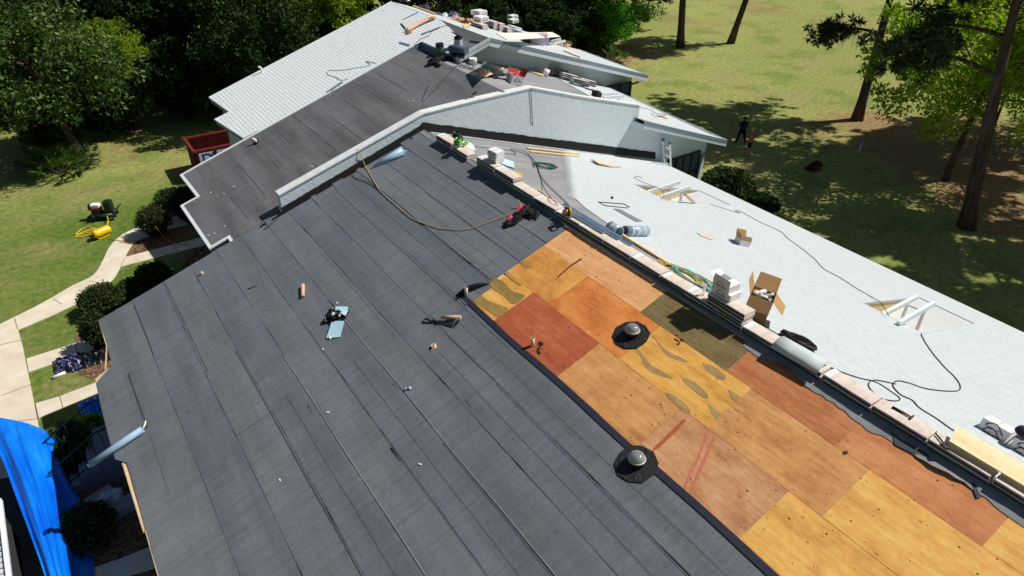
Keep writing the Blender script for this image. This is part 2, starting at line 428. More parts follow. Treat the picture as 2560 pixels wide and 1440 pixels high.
# eave of the right slopes follows the line seen in the photo
def eave_pt(fn, a, b, y):
    lo, hi = -1.5, 2.5
    for _ in range(60):
        m = (lo + hi) / 2; p = fn(a[0] + (b[0] - a[0]) * m, a[1] + (b[1] - a[1]) * m)
        if p.y < y: lo = m
        else: hi = m
    return p
def eR1(y): p = eave_pt(R1, (2560, 835), (1745, 450), min(max(y, -6), 9.6)); return p.x + (y - p.y) * 0.05
def zr2(x): return Z2_ - T2 * (x - X2)
def zr3(x): return Z3_ - T3 * (x - X3)
eR2a, eR2b = 17.09, 17.6
def eR2(y): return eR2a + (eR2b - eR2a) * (y - 9.0) / 7.2
def eR3(y): return 15.5 + 0.03 * (y - 13.2)
# walls below the roofs (closed prisms)
def gable(name, xl, xr, y0, y1, zridge_x, zl, zr, mat, drop=0.2, cut=None):
    pts = [(xl, 0), (xr, 0), (xr, zr(xr) - drop)] + ([(cut, zr(xr) - drop), (cut, zr(cut) - drop)] if cut else []) + [(zridge_x, zl(zridge_x) - drop), (xl, zl(xl) - drop)]
    b = MB(); b.prism([Vector((x, y0, z)) for x, z in pts], (0, y1 - y0, 0)); return b.build(name, mat, bld)
gable('wall', -9.8, 12.0, -13.8, YW + .02, X1, zL, zR1, M_WALL, cut=7.0)
b = MB(); b.prism([Vector((x, YW + .03, z)) for x, z in ((-5.5, 0), (16.5, 0), (16.5, zr2(16.5) - .13), (9.0, zr2(9.0) - .5), (X2, Z2_ - .65), (-5.5, zL(-5.5) - .2))], (0, 3.4, 0)); b.build('wall', M_WALL, bld)
gable('wall', -5.5, 4.0, 12.9, 16.0, -1.0, zL, lambda x: zL(-1.0), M_WALL, drop=.3)
gable('wall', -2.9, 14.5, 16.2, 22.0, X3, zL, zr3, M_WALL)
# rough sheathing slabs (deck) of the left slopes
def slab(name, xy, fn, thick, mat, h=-0.012):
    b = MB(); top = [Vector((x, y, fn(x, y) + h)) for x, y in xy]
    b.prism([p - Vector((0, 0, thick)) for p in top], (0, 0, thick)); return b.build(name, mat, bld)
pl = lambda x, y: zL(x)
A1 = [(X1, YN), (X1, 9.74), (-10.2, 9.74), (-10.2, 7.2), (-10.72, 7.1), (-10.62, 3.2), (-10.56, 1.0), (-10.52, .98), (-10.52, YN)]
slab('roof_deck', A1, pl, 0.12, M_WOODE)
A2 = [(-4.35, 9.95), (-4.35, 9.62), (-5.98, 9.62), (-5.98, 10.06), (-6.6, 10.06), (-6.65, 13.74), (-6.04, 13.72), (-6.1, 16.1), (-4.35, 16.12)]
slab('roof_deck', A2, pl, 0.2, M_FASCIA)
# ridge of the middle section dips to the top of the cross wall at its near end
RE = YP(1262, 229, 9.72)
def ridge2(y):
    k = min(max((12.6 - y) / 2.88, 0), 1); k = k * k * (3 - 2 * k)
    return Vector((X2 + (RE.x - X2) * k, y, Z2_ + (RE.z - Z2_) * k))
ys2 = [9.72, 10.2, 10.8, 11.4, 12.0, 12.6, 14, 15, 16.2]
P = []
for y in ys2:
    r = ridge2(y); row = []
    for k in range(11):
        s_ = k / 10; x = -4.35 + (r.x + 4.35) * s_; zp = zL(x); sag = max(0, zL(r.x) - r.z)
        row.append(Vector((x, y, zp - sag * max(0, (x - 1.0) / (r.x - 1.0)) ** 1.0 if x > 1 else zp)))
    P.append(row)
fs = MB(); fs.grid(P, smooth=True)
fs.poly([Lx(x, y, .004) for x, y in [(-4.34, 9.74), (-5.93, 9.74), (-5.93, 10.12), (-6.54, 10.12), (-6.6, 13.68), (-5.98, 13.66), (-6.04, 16.1), (-4.34, 16.15)]])
o = fs.build('felt_roofing', M_FELT, bld); vcol(o, [0.3] * len(o.data.polygons)); vcol(o, [1.0] * len(o.data.polygons), 'warm')
o['label'] = 'dark felt on the middle section with ripple shading painted into its colour'
# right slope of the middle section: a slightly twisted sheet from the cross wall to the end gable
FAR2 = [Vector((4.1, 13.4, Z2_ + .01)), Vector((5.2, 13.75, 1.26 + ZG)), Vector((8.6, 14.4, .2 + ZG)), Vector((14.5, 15.6, -1.8 + ZG))]
def far2(u):
    L_ = [0.0]
    for p, q in zip(FAR2, FAR2[1:]): L_.append(L_[-1] + (q - p).length)
    d = u * L_[-1]
    for i in range(3):
        if d <= L_[i + 1] + 1e-9: return FAR2[i].lerp(FAR2[i + 1], (d - L_[i]) / (L_[i + 1] - L_[i]))
    return FAR2[-1]
def S2(u, v, h=0.0):
    n0 = ridge2(9.72 + 3.68 * v) if u < 1e-6 else None
    a = ridge2(9.72).lerp(Vector((17.1, 9.72, zr2(17.1))), u); p = a.lerp(far2(u), v)
    if u < .35:      # keep to the true ridge line near the top
        r = ridge2(9.72 + 3.68 * v); base0 = ridge2(9.72).lerp(far2(0), v); p = p + (r - base0) * (1 - u / .35)
    return p + Vector((0, 0, h))
P = [[S2(k / 20, j / 10) for k in range(21)] for j in range(11)]
gb = MB(); gb.grid(P)
# overhang strip in front of the wall, right of the tall wall
xo = 11.3
gb.grid([[Vector((x, yy, zr2(x) + (0.0))) for x in np.linspace(xo, eR2(9.0), 8)] for yy in (9.0, 9.73)])
o = gb.build('felt_roofing', M_GFELT, bld); o['label'] = 'light grey felt on the middle right slope'
BV2 = BVHTree.FromPolygons([Vector(v) for v in gb.v], gb.f)
def R2(px, py, h=0.0):
    r = Vector(ray(px, py)).normalized(); hit = BV2.ray_cast(Vector(CAM), r)
    if hit[0] is None: return hitp(px, py, (T2, 0, 1), ZG + T * X2 + T2 * X2 + h)
    return hit[0] + Vector((0, 0, 1)) * h
SURF['R2'] = R2
# pale shingles laid on the lower part of the middle right slope
def R2pt(x, y, h):
    r = ridge2(max(y, 9.72)); e = Vector((eR2(y), y, zr2(eR2(y)))); k = (x - r.x) / (e.x - r.x)
    p = r.lerp(e, k); return Vector((p.x, p.y, p.z + h))
def tooth_edge(y0, y1, x_of_y, step=0.135, amp=0.17):
    """ragged stepped edge of half laid shingle courses"""
    pts = []; n = max(2, int(abs(y1 - y0) / 0.3)); 
    for i in range(n + 1):
        y = y0 + (y1 - y0) * i / n; pts.append((x_of_y(y) + (amp if i % 2 else -amp) * 0.5, y))
    return pts
sh = MB()
def u_edge(v): return .50 + .12 * v
sh.grid([[S2(u_edge(j / 10) + (1 - u_edge(j / 10)) * k / 8, j / 10, .022) for k in range(9)] for j in range(11)], smooth=False)
sh.grid([[Vector((x, yy, zr2(x) + .022)) for x in np.linspace(xo, eR2(9.0) + .06, 8)] for yy in (8.98, 9.73)], smooth=False)
o = sh.build('shingle_roofing', M_SHR, bld); o['label'] = 'pale shingles near the eave of the middle section'
tp = MB(); tp.poly([Vector((x, y, zr2(x) + .03)) for x, y in ((11.3, 9.0), (13.3, 9.0), (12.2, 9.2), (11.32, 9.72))])
tp.build('felt_patch', M_GFELT, bld)
# rake fascia and soffit of the middle section overhang
def fascia(name, pts, h, th, mat, lip=None):
    b = MB()
    for i in range(len(pts) - 1):
        p, q = Vector(pts[i]), Vector(pts[i + 1]); d = (q - p).normalized(); nn = Vector((0, 0, 1)).cross(d).normalized()
        if nn.y > 0.2: nn = -nn
        b.prism([p, q, q - Vector((0, 0, h)), p - Vector((0, 0, h))], nn * th)
    return b.build(name, mat, bld)
def rake(x0, x1, y, zf, hi=0.14, lo=0.2):
    p, q = Vector((x0, y, zf(x0) + .03)), Vector((x1, y, zf(x1) + .03))
    fascia('fascia', [p, q], hi, 0.05, M_FASCIA)
    fascia('fascia', [p - Vector((0, 0, hi + .002)), q - Vector((0, 0, hi + .002))], lo, 0.03, M_PALEF)
rake(xo, eR2(9.0) + .05, 9.0, zr2)
slab('soffit', [(xo, 9.0), (eR2(9.0), 9.0), (eR2(9.0), 9.63), (xo, 9.63)], lambda x, y: zr2(x), 0.05, M_WALL, h=-0.14)
e0, e1 = Vector((eR2(9.0) + .05, 9.0, zr2(eR2(9.0)) + .02)), FAR2[-1] + Vector((.05, 0, .02))
fascia('fascia', [e0, e1], 0.2, 0.03, M_PALEF)

# cross wall (parapet on the left, full wall face on the right)
def wz(px, py, y=YW): p = YP(px, py, y); return (p.x, p.z)
top = [wz(697, 490), wz(1060, 285), wz(1200, 250), wz(1330, 221), wz(1450, 243), wz(1600, 265)]
xr = top[-1][0]
prof = [(top[0][0], zL(top[0][0]) - .3)] + top + [(xr, zr2(xr) - .1), (16.4, zr2(16.4) - .13), (16.4, 0.0), (1.0, 0.0), (1.0, Z1 - .3)]
b = MB(); b.prism([Vector((x, YW, z)) for x, z in prof], (0, 0.28, 0))
o = b.build('cross_wall', M_STUCCO, bld)
o['label'] = 'white stucco cross wall rising above the near roof'
md = o.modifiers.new('bevel', 'BEVEL'); md.width = .02; md.segments = 1; md.limit_method = 'ANGLE'
b = MB()
for i in range(len(top) - 1):
    (xa, za), (xb, zb) = top[i], top[i + 1]
    p, q = Vector((xa, YW - .03, za)), Vector((xb, YW - .03, zb))
    b.prism([p, q, q + Vector((0, .36, 0)), p + Vector((0, .36, 0))], (0, 0, .045))
b.build('wall_cap', plain('cap_white', (222, 226, 226), 0.8, var=0.1, scale=4), bld)
# tar flashing along the foot of the wall
rr = random.Random(3)
def tar_band(pts, hs, off=0.02):
    b = MB(); lo = []; hi = []
    n = 60
    for i in range(n + 1):
        k = i / n * (len(pts) - 1); j = min(int(k), len(pts) - 2); p = Vector(pts[j]).lerp(Vector(pts[j + 1]), k - j)
        h = hs * rr.uniform(0.94, 1.05)
        lo.append(p + Vector((0, -off - 0.06, -0.02))); hi.append(p + Vector((0, -off, h)))
    b.grid([lo, hi], smooth=False); return b.build('tar_flashing', M_TAR, bld)
tar_band([(top[0][0] - .02, YW, zL(top[0][0])), (1.0, YW, Z1)], 0.2)
tar_band([(1.0, YW, Z1), (12.9, YW, zR1(12.9) + .12)], 0.3)
tb = MB(); tb.poly([Lx(-5.1, 9.5, .012), Lx(-5.02, 9.62, .012), Lx(X1 - .4, 9.58, .012), Lx(X1 - .4, 9.38, .012)])
tb.build('tar_flashing', M_TAR, bld)
vb = MB(); xs_ = np.linspace(1.3, 9.5, 40)
vb.grid([[Vector((x, 9.44 - .12 * rr.random(), zR1(x) + .018)) for x in xs_], [Vector((x, 9.57, zR1(x) + .03)) for x in xs_]], smooth=False)
vb.build('metal_flashing', plain('silver_flashing', (196, 204, 210), 0.4, 0.5, 0.3, var=.2, scale=6), bld)

# end section front wall is stucco too, rakes, soffits
E3 = Vector((17.8, 15.4, zr3(17.8)))
def W3(x): return 13.75 + (x - 5.2) * .19
def WP(px, py, off=0.0): return hitp(px, py, (-.19, 1, 0), 13.75 - .19 * 5.2 - off)
XC3 = WP(1580, 195).x
def front3():
    prof = [(X2 + .6, zL(X2 + .6) - .1), (X3, Z3_ - .1), (XC3, zr3(XC3) - .1), (XC3, 0), (X2 + .6, 0)]
    b = MB(); b.prism([Vector((x, W3(x), z)) for x, z in prof], (0, .14, 0)); return b.build('wall', M_STUCCO, bld)
front3()
slab('roof_deck', [(X2 + .55, 13.2), (X3, 13.2), (X3, 22.2), (X2 + .55, 22.2)], pl, 0.12, M_FASCIA)
def R3(px, py, h=0.0): return hitp(px, py, (T3, 0, 1), ZG + T * X3 + T3 * X3 + h * math.sqrt(1 + T3 * T3))
SURF['R3'] = R3
F3 = eave_pt(R3, (1618, 187), (1310, 75), 24.5)
slab('roof_deck', [(X3, 13.2), (E3.x, E3.y), (F3.x, F3.y), (X3, 22.2)], lambda x, y: zr3(x), 0.12, M_FASCIA)
slab('roof_deck', [(-3.45, 16.36), (-3.78, 19.5), (-3.13, 19.45), (-3.3, 22.15), (X2 + .54, 22.2), (X2 + .54, 16.2), (-2.9, 16.2), (-2.9, 16.36)], pl, 0.2, M_FASCIA)
def rake_l(x0, x1, y, hi=.13, lo=.17):
    p, q = Vector((x0, y, zL(x0) + .03)), Vector((x1, y, zL(x1) + .03))
    fascia('fascia', [p, q], hi, .05, M_PALEF); fascia('fascia', [p - Vector((0, 0, hi)), q - Vector((0, 0, hi))], lo, .03, M_PALEF)
rake_l(X2 + .5, X3, 13.2)
def rake2(p, q, hi=.14, lo=.2):
    fascia('fascia', [p, q], hi, .05, M_FASCIA); fascia('fascia', [p - Vector((0, 0, hi + .002)), q - Vector((0, 0, hi + .002))], lo, .03, M_PALEF)
rake2(Vector((X3, 13.2, Z3_ + .03)), E3 + Vector((.05, 0, .03)))
fascia('fascia', [E3 + Vector((.05, 0, .02)), F3 + Vector((.05, 0, .02))], .2, .03, M_PALEF)
b = MB(); b.poly([Vector((x, y, zr3(x) + .012)) for x, y in ((X3, 13.17), (E3.x + .07, E3.y - .03), (F3.x + .07, F3.y), (X3, 22.23))])
o = b.build('shingle_roofing', M_SHR, bld); o['label'] = 'pale shingles on the far right slope'
# far left slope: coursed shingles with a ragged end beside dark felt
def edge3(y): return None
te = [L(*p) for p in ((1142, 70), (1138, 82), (1141, 88), (1134, 98), (1138, 104), (1130, 114), (1134, 121), (1125, 131), (1128, 138))]
tri = [Lx(p.x, p.y, .006) for p in te]
b = MB()
b.poly([Lx(-3.45, 16.36, .004), Lx(-3.78, 19.5, .004), Lx(-3.13, 19.45, .004), Lx(-3.3, 22.2, .004), Lx(X3, 22.23, .004), Lx(X3, 17.2, .004)] +
       [Vector(p) for p in tri[1:]] + [Lx(X2 + .53, 14.6, .004), Lx(X2 + .53, 16.17, .004), Lx(-2.9, 16.17, .004), Lx(-2.9, 16.36, .004)])
o = b.build('shingle_roofing', M_SHL, bld); o['label'] = 'pale coursed shingles on the far left slope'
b = MB(); b.poly([Lx(X2 + .53, 13.17), Lx(X3, 13.17), Lx(X3, 17.3), Lx(X2 + .53, 16.0)])
o = b.build('felt_roofing', M_FELT, bld); vcol(o, [.3]); vcol(o, [1.], 'warm'); o['label'] = 'triangle of dark felt not yet shingled on the far section'
b = MB(); b.prism([Lx(X2 + .5, 13.2, 0), Lx(X2 + .5, 16.2, 0), Lx(X2 + .5, 16.2, -.35), Lx(X2 + .5, 13.2, -.35)], (.05, 0, 0)); b.build('fascia', M_FASCIA, bld)

# white metal edges
def edge_strip(name, pts, w, z, mat=None, inward=None):
    b = MB()
    for i in range(len(pts) - 1):
        (xa, ya), (xb, yb) = pts[i], pts[i + 1]; d = Vector((xb - xa, yb - ya, 0)).normalized(); n = Vector((-d.y, d.x, 0)) * w / 2
        a, c = Vector((xa, ya, 0)) - d * w / 2, Vector((xb, yb, 0)) + d * w / 2
        q = [a - n, c - n, c + n, a + n]
        q = [Vector((p.x, p.y, zL(p.x) + z)) for p in q]
        b.prism([p - Vector((0, 0, .05)) for p in q], (0, 0, .05 + 0.002 * i))
    return b.build(name, mat or M_WHITE, bld)
edge_strip('drip_edge', [(-5.98, 9.76), (-5.98, 10.06), (-6.6, 10.06), (-6.65, 13.74), (-6.04, 13.72), (-6.1, 16.1), (4.2, 16.2)], .1, .02)
edge_strip('drip_edge', [(-2.9, 16.33), (-3.47, 16.36), (-3.78, 19.5), (-3.13, 19.45), (-3.3, 22.18), (6.2, 22.2)], .06, .012)
edge_strip('drip_edge', [(-10.62, 3.3), (-10.58, 1.0)], .03, .014, M_WOODE)
edge_strip('drip_edge', [(-10.545, .95), (-10.545, YN)], .02, .014, M_WOODE)
edge_strip('drip_edge', [(-10.215, 9.7), (-10.22, 8.2), (-10.42, 7.2)], .025, .012, M_WOODE)

# ------------------------------------------------------------------ felt on the near left slope: laid roll by roll
courses = [-10.75, -9.2, -8.25, -7.35, -6.5, -5.7, -4.85, -4.1, -3.28, -2.5, -1.6, -0.75, 0.1, 0.96]
fr = random.Random(5)
fe = MB(); tn = []; wm = []
ymax = 9.72
for i in range(len(courses) - 1):
    x0, x1 = courses[i], courses[i + 1] + 0.1
    ya = YN if x1 < -2.3 else (1.16 if x0 > -2.0 else 0.98)
    if i == 0: x0 = -10.75
    y = ya; nseg = 0
    segs = []
    while y < ymax - .5:
        y2 = min(ymax, y + fr.uniform(4.5, 10));
        if ymax - y2 < 2: y2 = ymax
        segs.append((y, y2)); y = y2
    for (s0, s1) in segs:
        n = max(2, int((s1 - s0) / .35)); lo = []; hi = []
        tv = (0.8 if i % 2 == 1 else 0.2) + fr.uniform(-.2, .2); ph = fr.uniform(0, 6)
        for k in range(n + 1):
            yy = s0 + (s1 - s0) * k / n
            wob = 0.007 * math.sin(yy * .8 + ph) + 0.004 * math.sin(yy * 2.7 + ph * 2)
            xl = x0 + wob
            if i == 0: xl = max(-10.2 - .02, x0) if yy > 7.15 else (-10.74 + .02 * math.sin(yy) if yy > 3.3 else -10.53)
            lift = 0.013 + 0.003 * math.sin(yy * 2.3 + ph) + (0.010 if fr.random() < .04 else 0)
            lo.append(Lx(xl, yy, lift + (0.004 if s0 == ya else 0))); hi.append(Lx(x1 + wob * .5, yy, 0.004))
        m = [a.lerp(c_, .5) - Vector((0, 0, .002)) for a, c_ in zip(lo, hi)]
        b0 = len(fe.f); fe.grid([lo, m, hi], smooth=False); tn += [tv] * (len(fe.f) - b0)
o = fe.build('felt_roofing', M_FELT, bld); vcol(o, tn); vcol(o, [0.0] * len(tn), 'warm')
o['label'] = 'dark grey felt laid in long rolls on the near left slope'
# printed lay lines and lap shadows and edge highlights painted as strips between rolls
ln = MB()
def fline(x, y0, y1, w=.012, h=.021, dx=0.0):
    n = max(2, int(abs(y1 - y0) / .6)); a = []; b2 = []
    for k in range(n + 1):
        y = y0 + (y1 - y0) * k / n; xx = x + dx * k / n + .005 * math.sin(y * 1.3 + x); a.append(Lx(xx, y, h)); b2.append(Lx(xx + w, y, h + .0005))
    ln.grid([a, b2], smooth=False)
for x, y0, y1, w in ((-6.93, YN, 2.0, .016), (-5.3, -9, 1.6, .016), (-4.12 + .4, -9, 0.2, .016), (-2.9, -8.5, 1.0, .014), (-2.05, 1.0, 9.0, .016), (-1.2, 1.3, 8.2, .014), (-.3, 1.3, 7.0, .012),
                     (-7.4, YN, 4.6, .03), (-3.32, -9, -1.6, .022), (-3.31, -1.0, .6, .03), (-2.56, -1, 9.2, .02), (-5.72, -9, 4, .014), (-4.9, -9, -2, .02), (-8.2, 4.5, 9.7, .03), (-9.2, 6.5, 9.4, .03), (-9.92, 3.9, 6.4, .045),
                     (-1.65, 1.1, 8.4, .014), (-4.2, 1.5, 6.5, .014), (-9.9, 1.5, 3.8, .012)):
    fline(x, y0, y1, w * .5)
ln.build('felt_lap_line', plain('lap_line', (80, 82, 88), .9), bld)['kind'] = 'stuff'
ln = MB()
for x, y0, y1, w in ((-6.52, YN, 3.4, .016), (-4.86, -9, 3.2, .014), (-2.53, 1.2, 9.0, .014), (-1.58, 1.3, 7.5, .014), (-.7, 1.4, 7, .012), (-3.3, 1, 5, .01)):
    fline(x, y0, y1, w, .0225)
ln.build('felt_lap_line', plain('lap_line_pale', (146, 150, 154), .9), bld)['kind'] = 'stuff'
# faint seams on the middle section
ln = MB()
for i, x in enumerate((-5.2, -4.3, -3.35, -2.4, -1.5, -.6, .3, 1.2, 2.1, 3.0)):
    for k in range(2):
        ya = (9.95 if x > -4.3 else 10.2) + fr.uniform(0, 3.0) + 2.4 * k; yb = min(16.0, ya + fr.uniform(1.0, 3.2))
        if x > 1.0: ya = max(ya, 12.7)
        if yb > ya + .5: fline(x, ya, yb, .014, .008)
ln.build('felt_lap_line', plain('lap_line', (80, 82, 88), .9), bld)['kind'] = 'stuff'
# black selvedge along the open edge
b = MB(); n = 60; lo = []; hi = []; top_ = []
for k in range(n + 1):
    y = 1.35 + (-14 - 1.35) * k / n; w0 = .012 * math.sin(y * 1.7)
    lo.append(Lx(-2.46 + w0, y, .024)); hi.append(Lx(-2.33 + w0, y, .02))
b.grid([lo, hi], smooth=False); b.build('felt_selvedge', M_SELV, bld)
# curled corner of felt at the top of the bare deck
c0 = L(1140, 738); P = []
for k in range(9):
    a = k / 8; row = []
    p = L(1145 + 78 * a, 742 - 34 * a, .02); up_ = .16 * math.sin(a * math.pi) ** .8 * (1 - .3 * a) + .01
    row.append(p); row.append(p + Vector((.02, -.03, up_ * .7))); row.append(p + Vector((-.06, .06, up_)))
    P.append(row)
cb = MB(); cb.grid(P); cb.build('felt_curl', M_TAR, bld)
# ------------------------------------------------------------------ bare plywood sheets
def ply_mat(name, dark, mid, light, grain=1.0, knots=0.5, blot=0.5, streak=0.5):
    dark, mid, light = [tuple(min(.9, a * b) for a, b in zip(c_, (1.14, 1.07, .96))) for c_ in (dark, mid, light)]
    t = NT(name, 0.75, 0.25)
    off = random.uniform(0, 50)
    g1 = t.noise(1.0, t.mapping((9, 0.9, 1), loc=(off, off, 0)), detail=5, rough=0.65, dist=0.6)
    g2 = t.noise(1.0, t.mapping((26, 1.6, 1), loc=(off, 0, 0)), detail=3, rough=0.7)
    bl = t.noise(1.5, t.mapping((1, .7, 1), loc=(0, off, 0)), detail=5, rough=0.6, dist=.4)
    c = t.ramp(g1, [(0.28, dark), (0.5, mid), (0.72, light)])
    c = t.mix(blot, c, t.ramp(bl, [(0.28, tuple(x * .8 for x in dark)), (0.5, mid), (0.72, light)]))
    c = t.mix(0.5 * streak, c, t.ramp(g2, [(0.25, (.3,) * 3), (0.7, (.62,) * 3)]), 'OVERLAY')
    g3 = t.noise(1.0, t.mapping((15, 7, 1), loc=(0, off, 0)), detail=6, rough=0.75)
    c = t.mix(0.55, c, t.ramp(g3, [(0.3, (.36,) * 3), (0.5, (.5,) * 3), (0.68, (.66,) * 3)]), 'OVERLAY')
    v = t.node('ShaderNodeTexVoronoi'); v.inputs['Scale'].default_value = 1.0; v.inputs['Randomness'].default_value = 1
    t.l.new(t.mapping((7, 3.2, 1), loc=(off, 3, 0)), v.inputs['Vector'])
    kn = t.ramp(v.outputs['Distance'], [(0.05, (1, 1, 1)), (0.13, (0, 0, 0))])
    t.b.inputs['Roughness'].default_value = .75
    kr = t.node('ShaderNodeSeparateColor'); t.l.new(v.outputs['Color'], kr.inputs[0])
    km = t.math('MULTIPLY', kn, t.math('GREATER_THAN', kr.outputs[0], 1 - knots))
    c = t.mix(t.math('MULTIPLY', km, .75), c, tuple(x * .28 for x in dark))
    t.color(c); t.bump(g2, 0.15, .004); return t.m
PM = {
 'yellow': ply_mat('plywood_yellow', srgb(184, 132, 66), srgb(222, 174, 96), srgb(236, 200, 124), knots=.5, blot=.5),
 'gold': ply_mat('plywood_gold', srgb(176, 122, 56), srgb(216, 166, 84), srgb(232, 192, 120), knots=.25),
 'tan': ply_mat('plywood_tan', srgb(164, 112, 68), srgb(198, 148, 94), srgb(216, 174, 122), knots=.35),
 'peach': ply_mat('plywood_peach', srgb(192, 134, 90), srgb(218, 166, 118), srgb(232, 192, 146), knots=.45),
 'pinkish': ply_mat('plywood_pinkish', srgb(158, 104, 74), srgb(192, 144, 106), srgb(212, 176, 138), knots=.5, blot=.6),
 'amber': ply_mat('plywood_amber', srgb(176, 110, 54), srgb(206, 148, 78), srgb(222, 176, 108), blot=.7, knots=.3),
 'orange': ply_mat('plywood_orange', srgb(178, 102, 50), srgb(206, 130, 68), srgb(222, 162, 100), blot=.7, knots=.25),
 'red': ply_mat('plywood_red', srgb(150, 76, 50), srgb(172, 92, 62), srgb(192, 120, 90), blot=.5, knots=.2, streak=.3),
 'green': ply_mat('plywood_olive', srgb(92, 80, 52), srgb(118, 104, 70), srgb(140, 128, 92), blot=.5, knots=.5, streak=.8),
 'brown': ply_mat('plywood_brown', srgb(148, 90, 56), srgb(180, 116, 76), srgb(200, 142, 102), blot=.5, streak=1.0, knots=.3),
 'terra': ply_mat('plywood_terracotta', srgb(164, 102, 66), srgb(194, 130, 86), srgb(212, 158, 116), blot=.7, knots=.3),
}
LS = 2.4384; WX = 1.2192 * math.cos(R_(18.2))
GAP = 0.004
sheets = []
def sheet(x0, x1, y0, y1, kind, label=None, z=0.0):
    b = MB(); pts = [Lx(x0 + GAP, y0 - GAP, z), Lx(x1 - GAP, y0 - GAP, z), Lx(x1 - GAP, y1 + GAP, z), Lx(x0 + GAP, y1 + GAP, z)]
    b.prism([p - Vector((0, 0, .012)) for p in pts], (0, 0, .012 + random.uniform(0, .003)))
    o = b.build('plywood_sheet', PM[kind], bld)
    if label: o['label'] = label
    return o
YT = 1.15
XT = 0.80
rowA = [(YT, 0, 'peach', None), (0, -LS, 'peach', None), (-LS, -2 * LS, 'green', 'dark olive-stained plywood sheet'), (-2 * LS, -3 * LS, 'brown', 'reddish brown streaky plywood sheet'),
        (-3 * LS, -4 * LS, 'terra', 'terracotta stained plywood sheet'), (-4 * LS, -5 * LS, 'yellow', None), (-5 * LS, -14, 'yellow', None)]
for y0, y1, k, l in rowA: sheet(0, XT, y0, y1, k, l)
rowB = [(YT, -.63, 'amber', 'amber blotched plywood sheet'), (-.63, -.63 - LS, 'orange', 'bright orange plywood sheet'), (-.63 - LS, -.63 - 2 * LS, 'gold', 'golden plywood sheet with long grey wood patches'),
        (-.63 - 2 * LS, -.63 - 3 * LS, 'tan', None), (-.63 - 3 * LS, -.63 - 4 * LS, 'yellow', None), (-.63 - 4 * LS, -14, 'yellow', None)]
for y0, y1, k, l in rowB: sheet(-WX, 0, y0, y1, k, l)
rowC = [(1.05, 0, 'gold', 'plywood sheet with wavy grey-green stains'), (0, -LS, 'red', 'dark red-brown plywood sheet'), (-LS, -2 * LS, 'tan', None), (-2 * LS, -3 * LS, 'pinkish', 'pinkish plywood sheet with two red paint streaks'),
        (-3 * LS, -4 * LS, 'yellow', None), (-4 * LS, -14, 'yellow', None)]
for y0, y1, k, l in rowC: sheet(-2 * WX, -WX, y0, y1, k, l)
for y0, y1, k in ((1.0, -LS / 2, 'orange'), (-LS / 2, -1.5 * LS, 'amber'), (-1.5 * LS, -2.5 * LS, 'yellow'), (-2.5 * LS, -14, 'yellow')): sheet(-2 * WX - .35, -2 * WX, y0, y1, k)
def decal(name, pix, mat, h=.005, k=4, surf=L):
    pts = sm(pix, k) if k else pix
    b = MB(); b.poly([surf(px, py, h + .0015) for px, py in pts]); return b.build(name, mat, bld)
M_PATCHG = ply_mat('wood_patch_grey', srgb(136, 116, 76), srgb(158, 136, 94), srgb(176, 156, 114), knots=.05, blot=.3)
M_STAIN = ply_mat('wood_stain_olive', srgb(124, 102, 58), srgb(148, 124, 74), srgb(168, 144, 92), knots=.1, blot=.5)
for pix in ([(1583, 868), (1596, 872), (1610, 892), (1625, 910), (1650, 925), (1683, 945), (1660, 942), (1630, 930), (1610, 912), (1603, 892)],
            [(1626, 836), (1640, 846), (1655, 866), (1680, 884), (1700, 892), (1722, 905), (1695, 900), (1668, 888), (1655, 872), (1645, 856)],
            [(1662, 981), (1676, 984), (1700, 1000), (1722, 1020), (1726, 1034), (1712, 1032), (1690, 1012), (1670, 994)],
            [(1705, 946), (1720, 948), (1745, 962), (1768, 984), (1770, 996), (1752, 990), (1725, 968), (1708, 954)],
            [(1757, 912), (1770, 910), (1790, 920), (1812, 938), (1810, 950), (1790, 942), (1768, 926)],
            [(1769, 1008), (1786, 1022), (1804, 1038), (1790, 1046), (1778, 1030)], [(1820, 973), (1836, 982), (1852, 994), (1838, 1004), (1826, 990)]):
    decal('wood_patch', pix, M_PATCHG)
for pix in ([(1226, 700), (1240, 696), (1262, 708), (1282, 728), (1312, 738), (1300, 752), (1282, 760), (1262, 742), (1240, 728), (1222, 716)],
            [(1166, 742), (1195, 726), (1204, 738), (1222, 752), (1258, 766), (1270, 772), (1250, 792), (1222, 778), (1196, 762)],
            [(1258, 680), (1266, 682), (1284, 698), (1304, 712), (1298, 713), (1278, 700)], [(1296, 655), (1306, 652), (1330, 668), (1316, 670)]):
    decal('wood_stain', pix, M_STAIN)
M_SPRAY = plain('red_spray', (204, 118, 94), .8, var=.2, scale=20)
for pix in ([(1766, 1080), (1774, 1074), (1762, 1108), (1748, 1150), (1728, 1190), (1714, 1222), (1706, 1222), (1722, 1186), (1742, 1146), (1756, 1106)],
            [(1784, 1088), (1790, 1090), (1778, 1120), (1762, 1160), (1742, 1200), (1730, 1232), (1724, 1230), (1738, 1194), (1756, 1152), (1772, 1116)]):
    decal('spray_mark', pix, M_SPRAY, k=0)
M_RUST = plain('rust_stain', (176, 96, 52), .8, var=.15)
decal('wood_stain', [(1708, 1048), (1716, 1050), (1690, 1080), (1650, 1118), (1630, 1130), (1634, 1120), (1668, 1086)], M_RUST, k=0)
decal('wood_stain', [(1452, 645), (1456, 648), (1425, 668), (1400, 690), (1390, 700), (1396, 688), (1424, 664)], plain('water_mark', (120, 72, 40), .8), k=0)
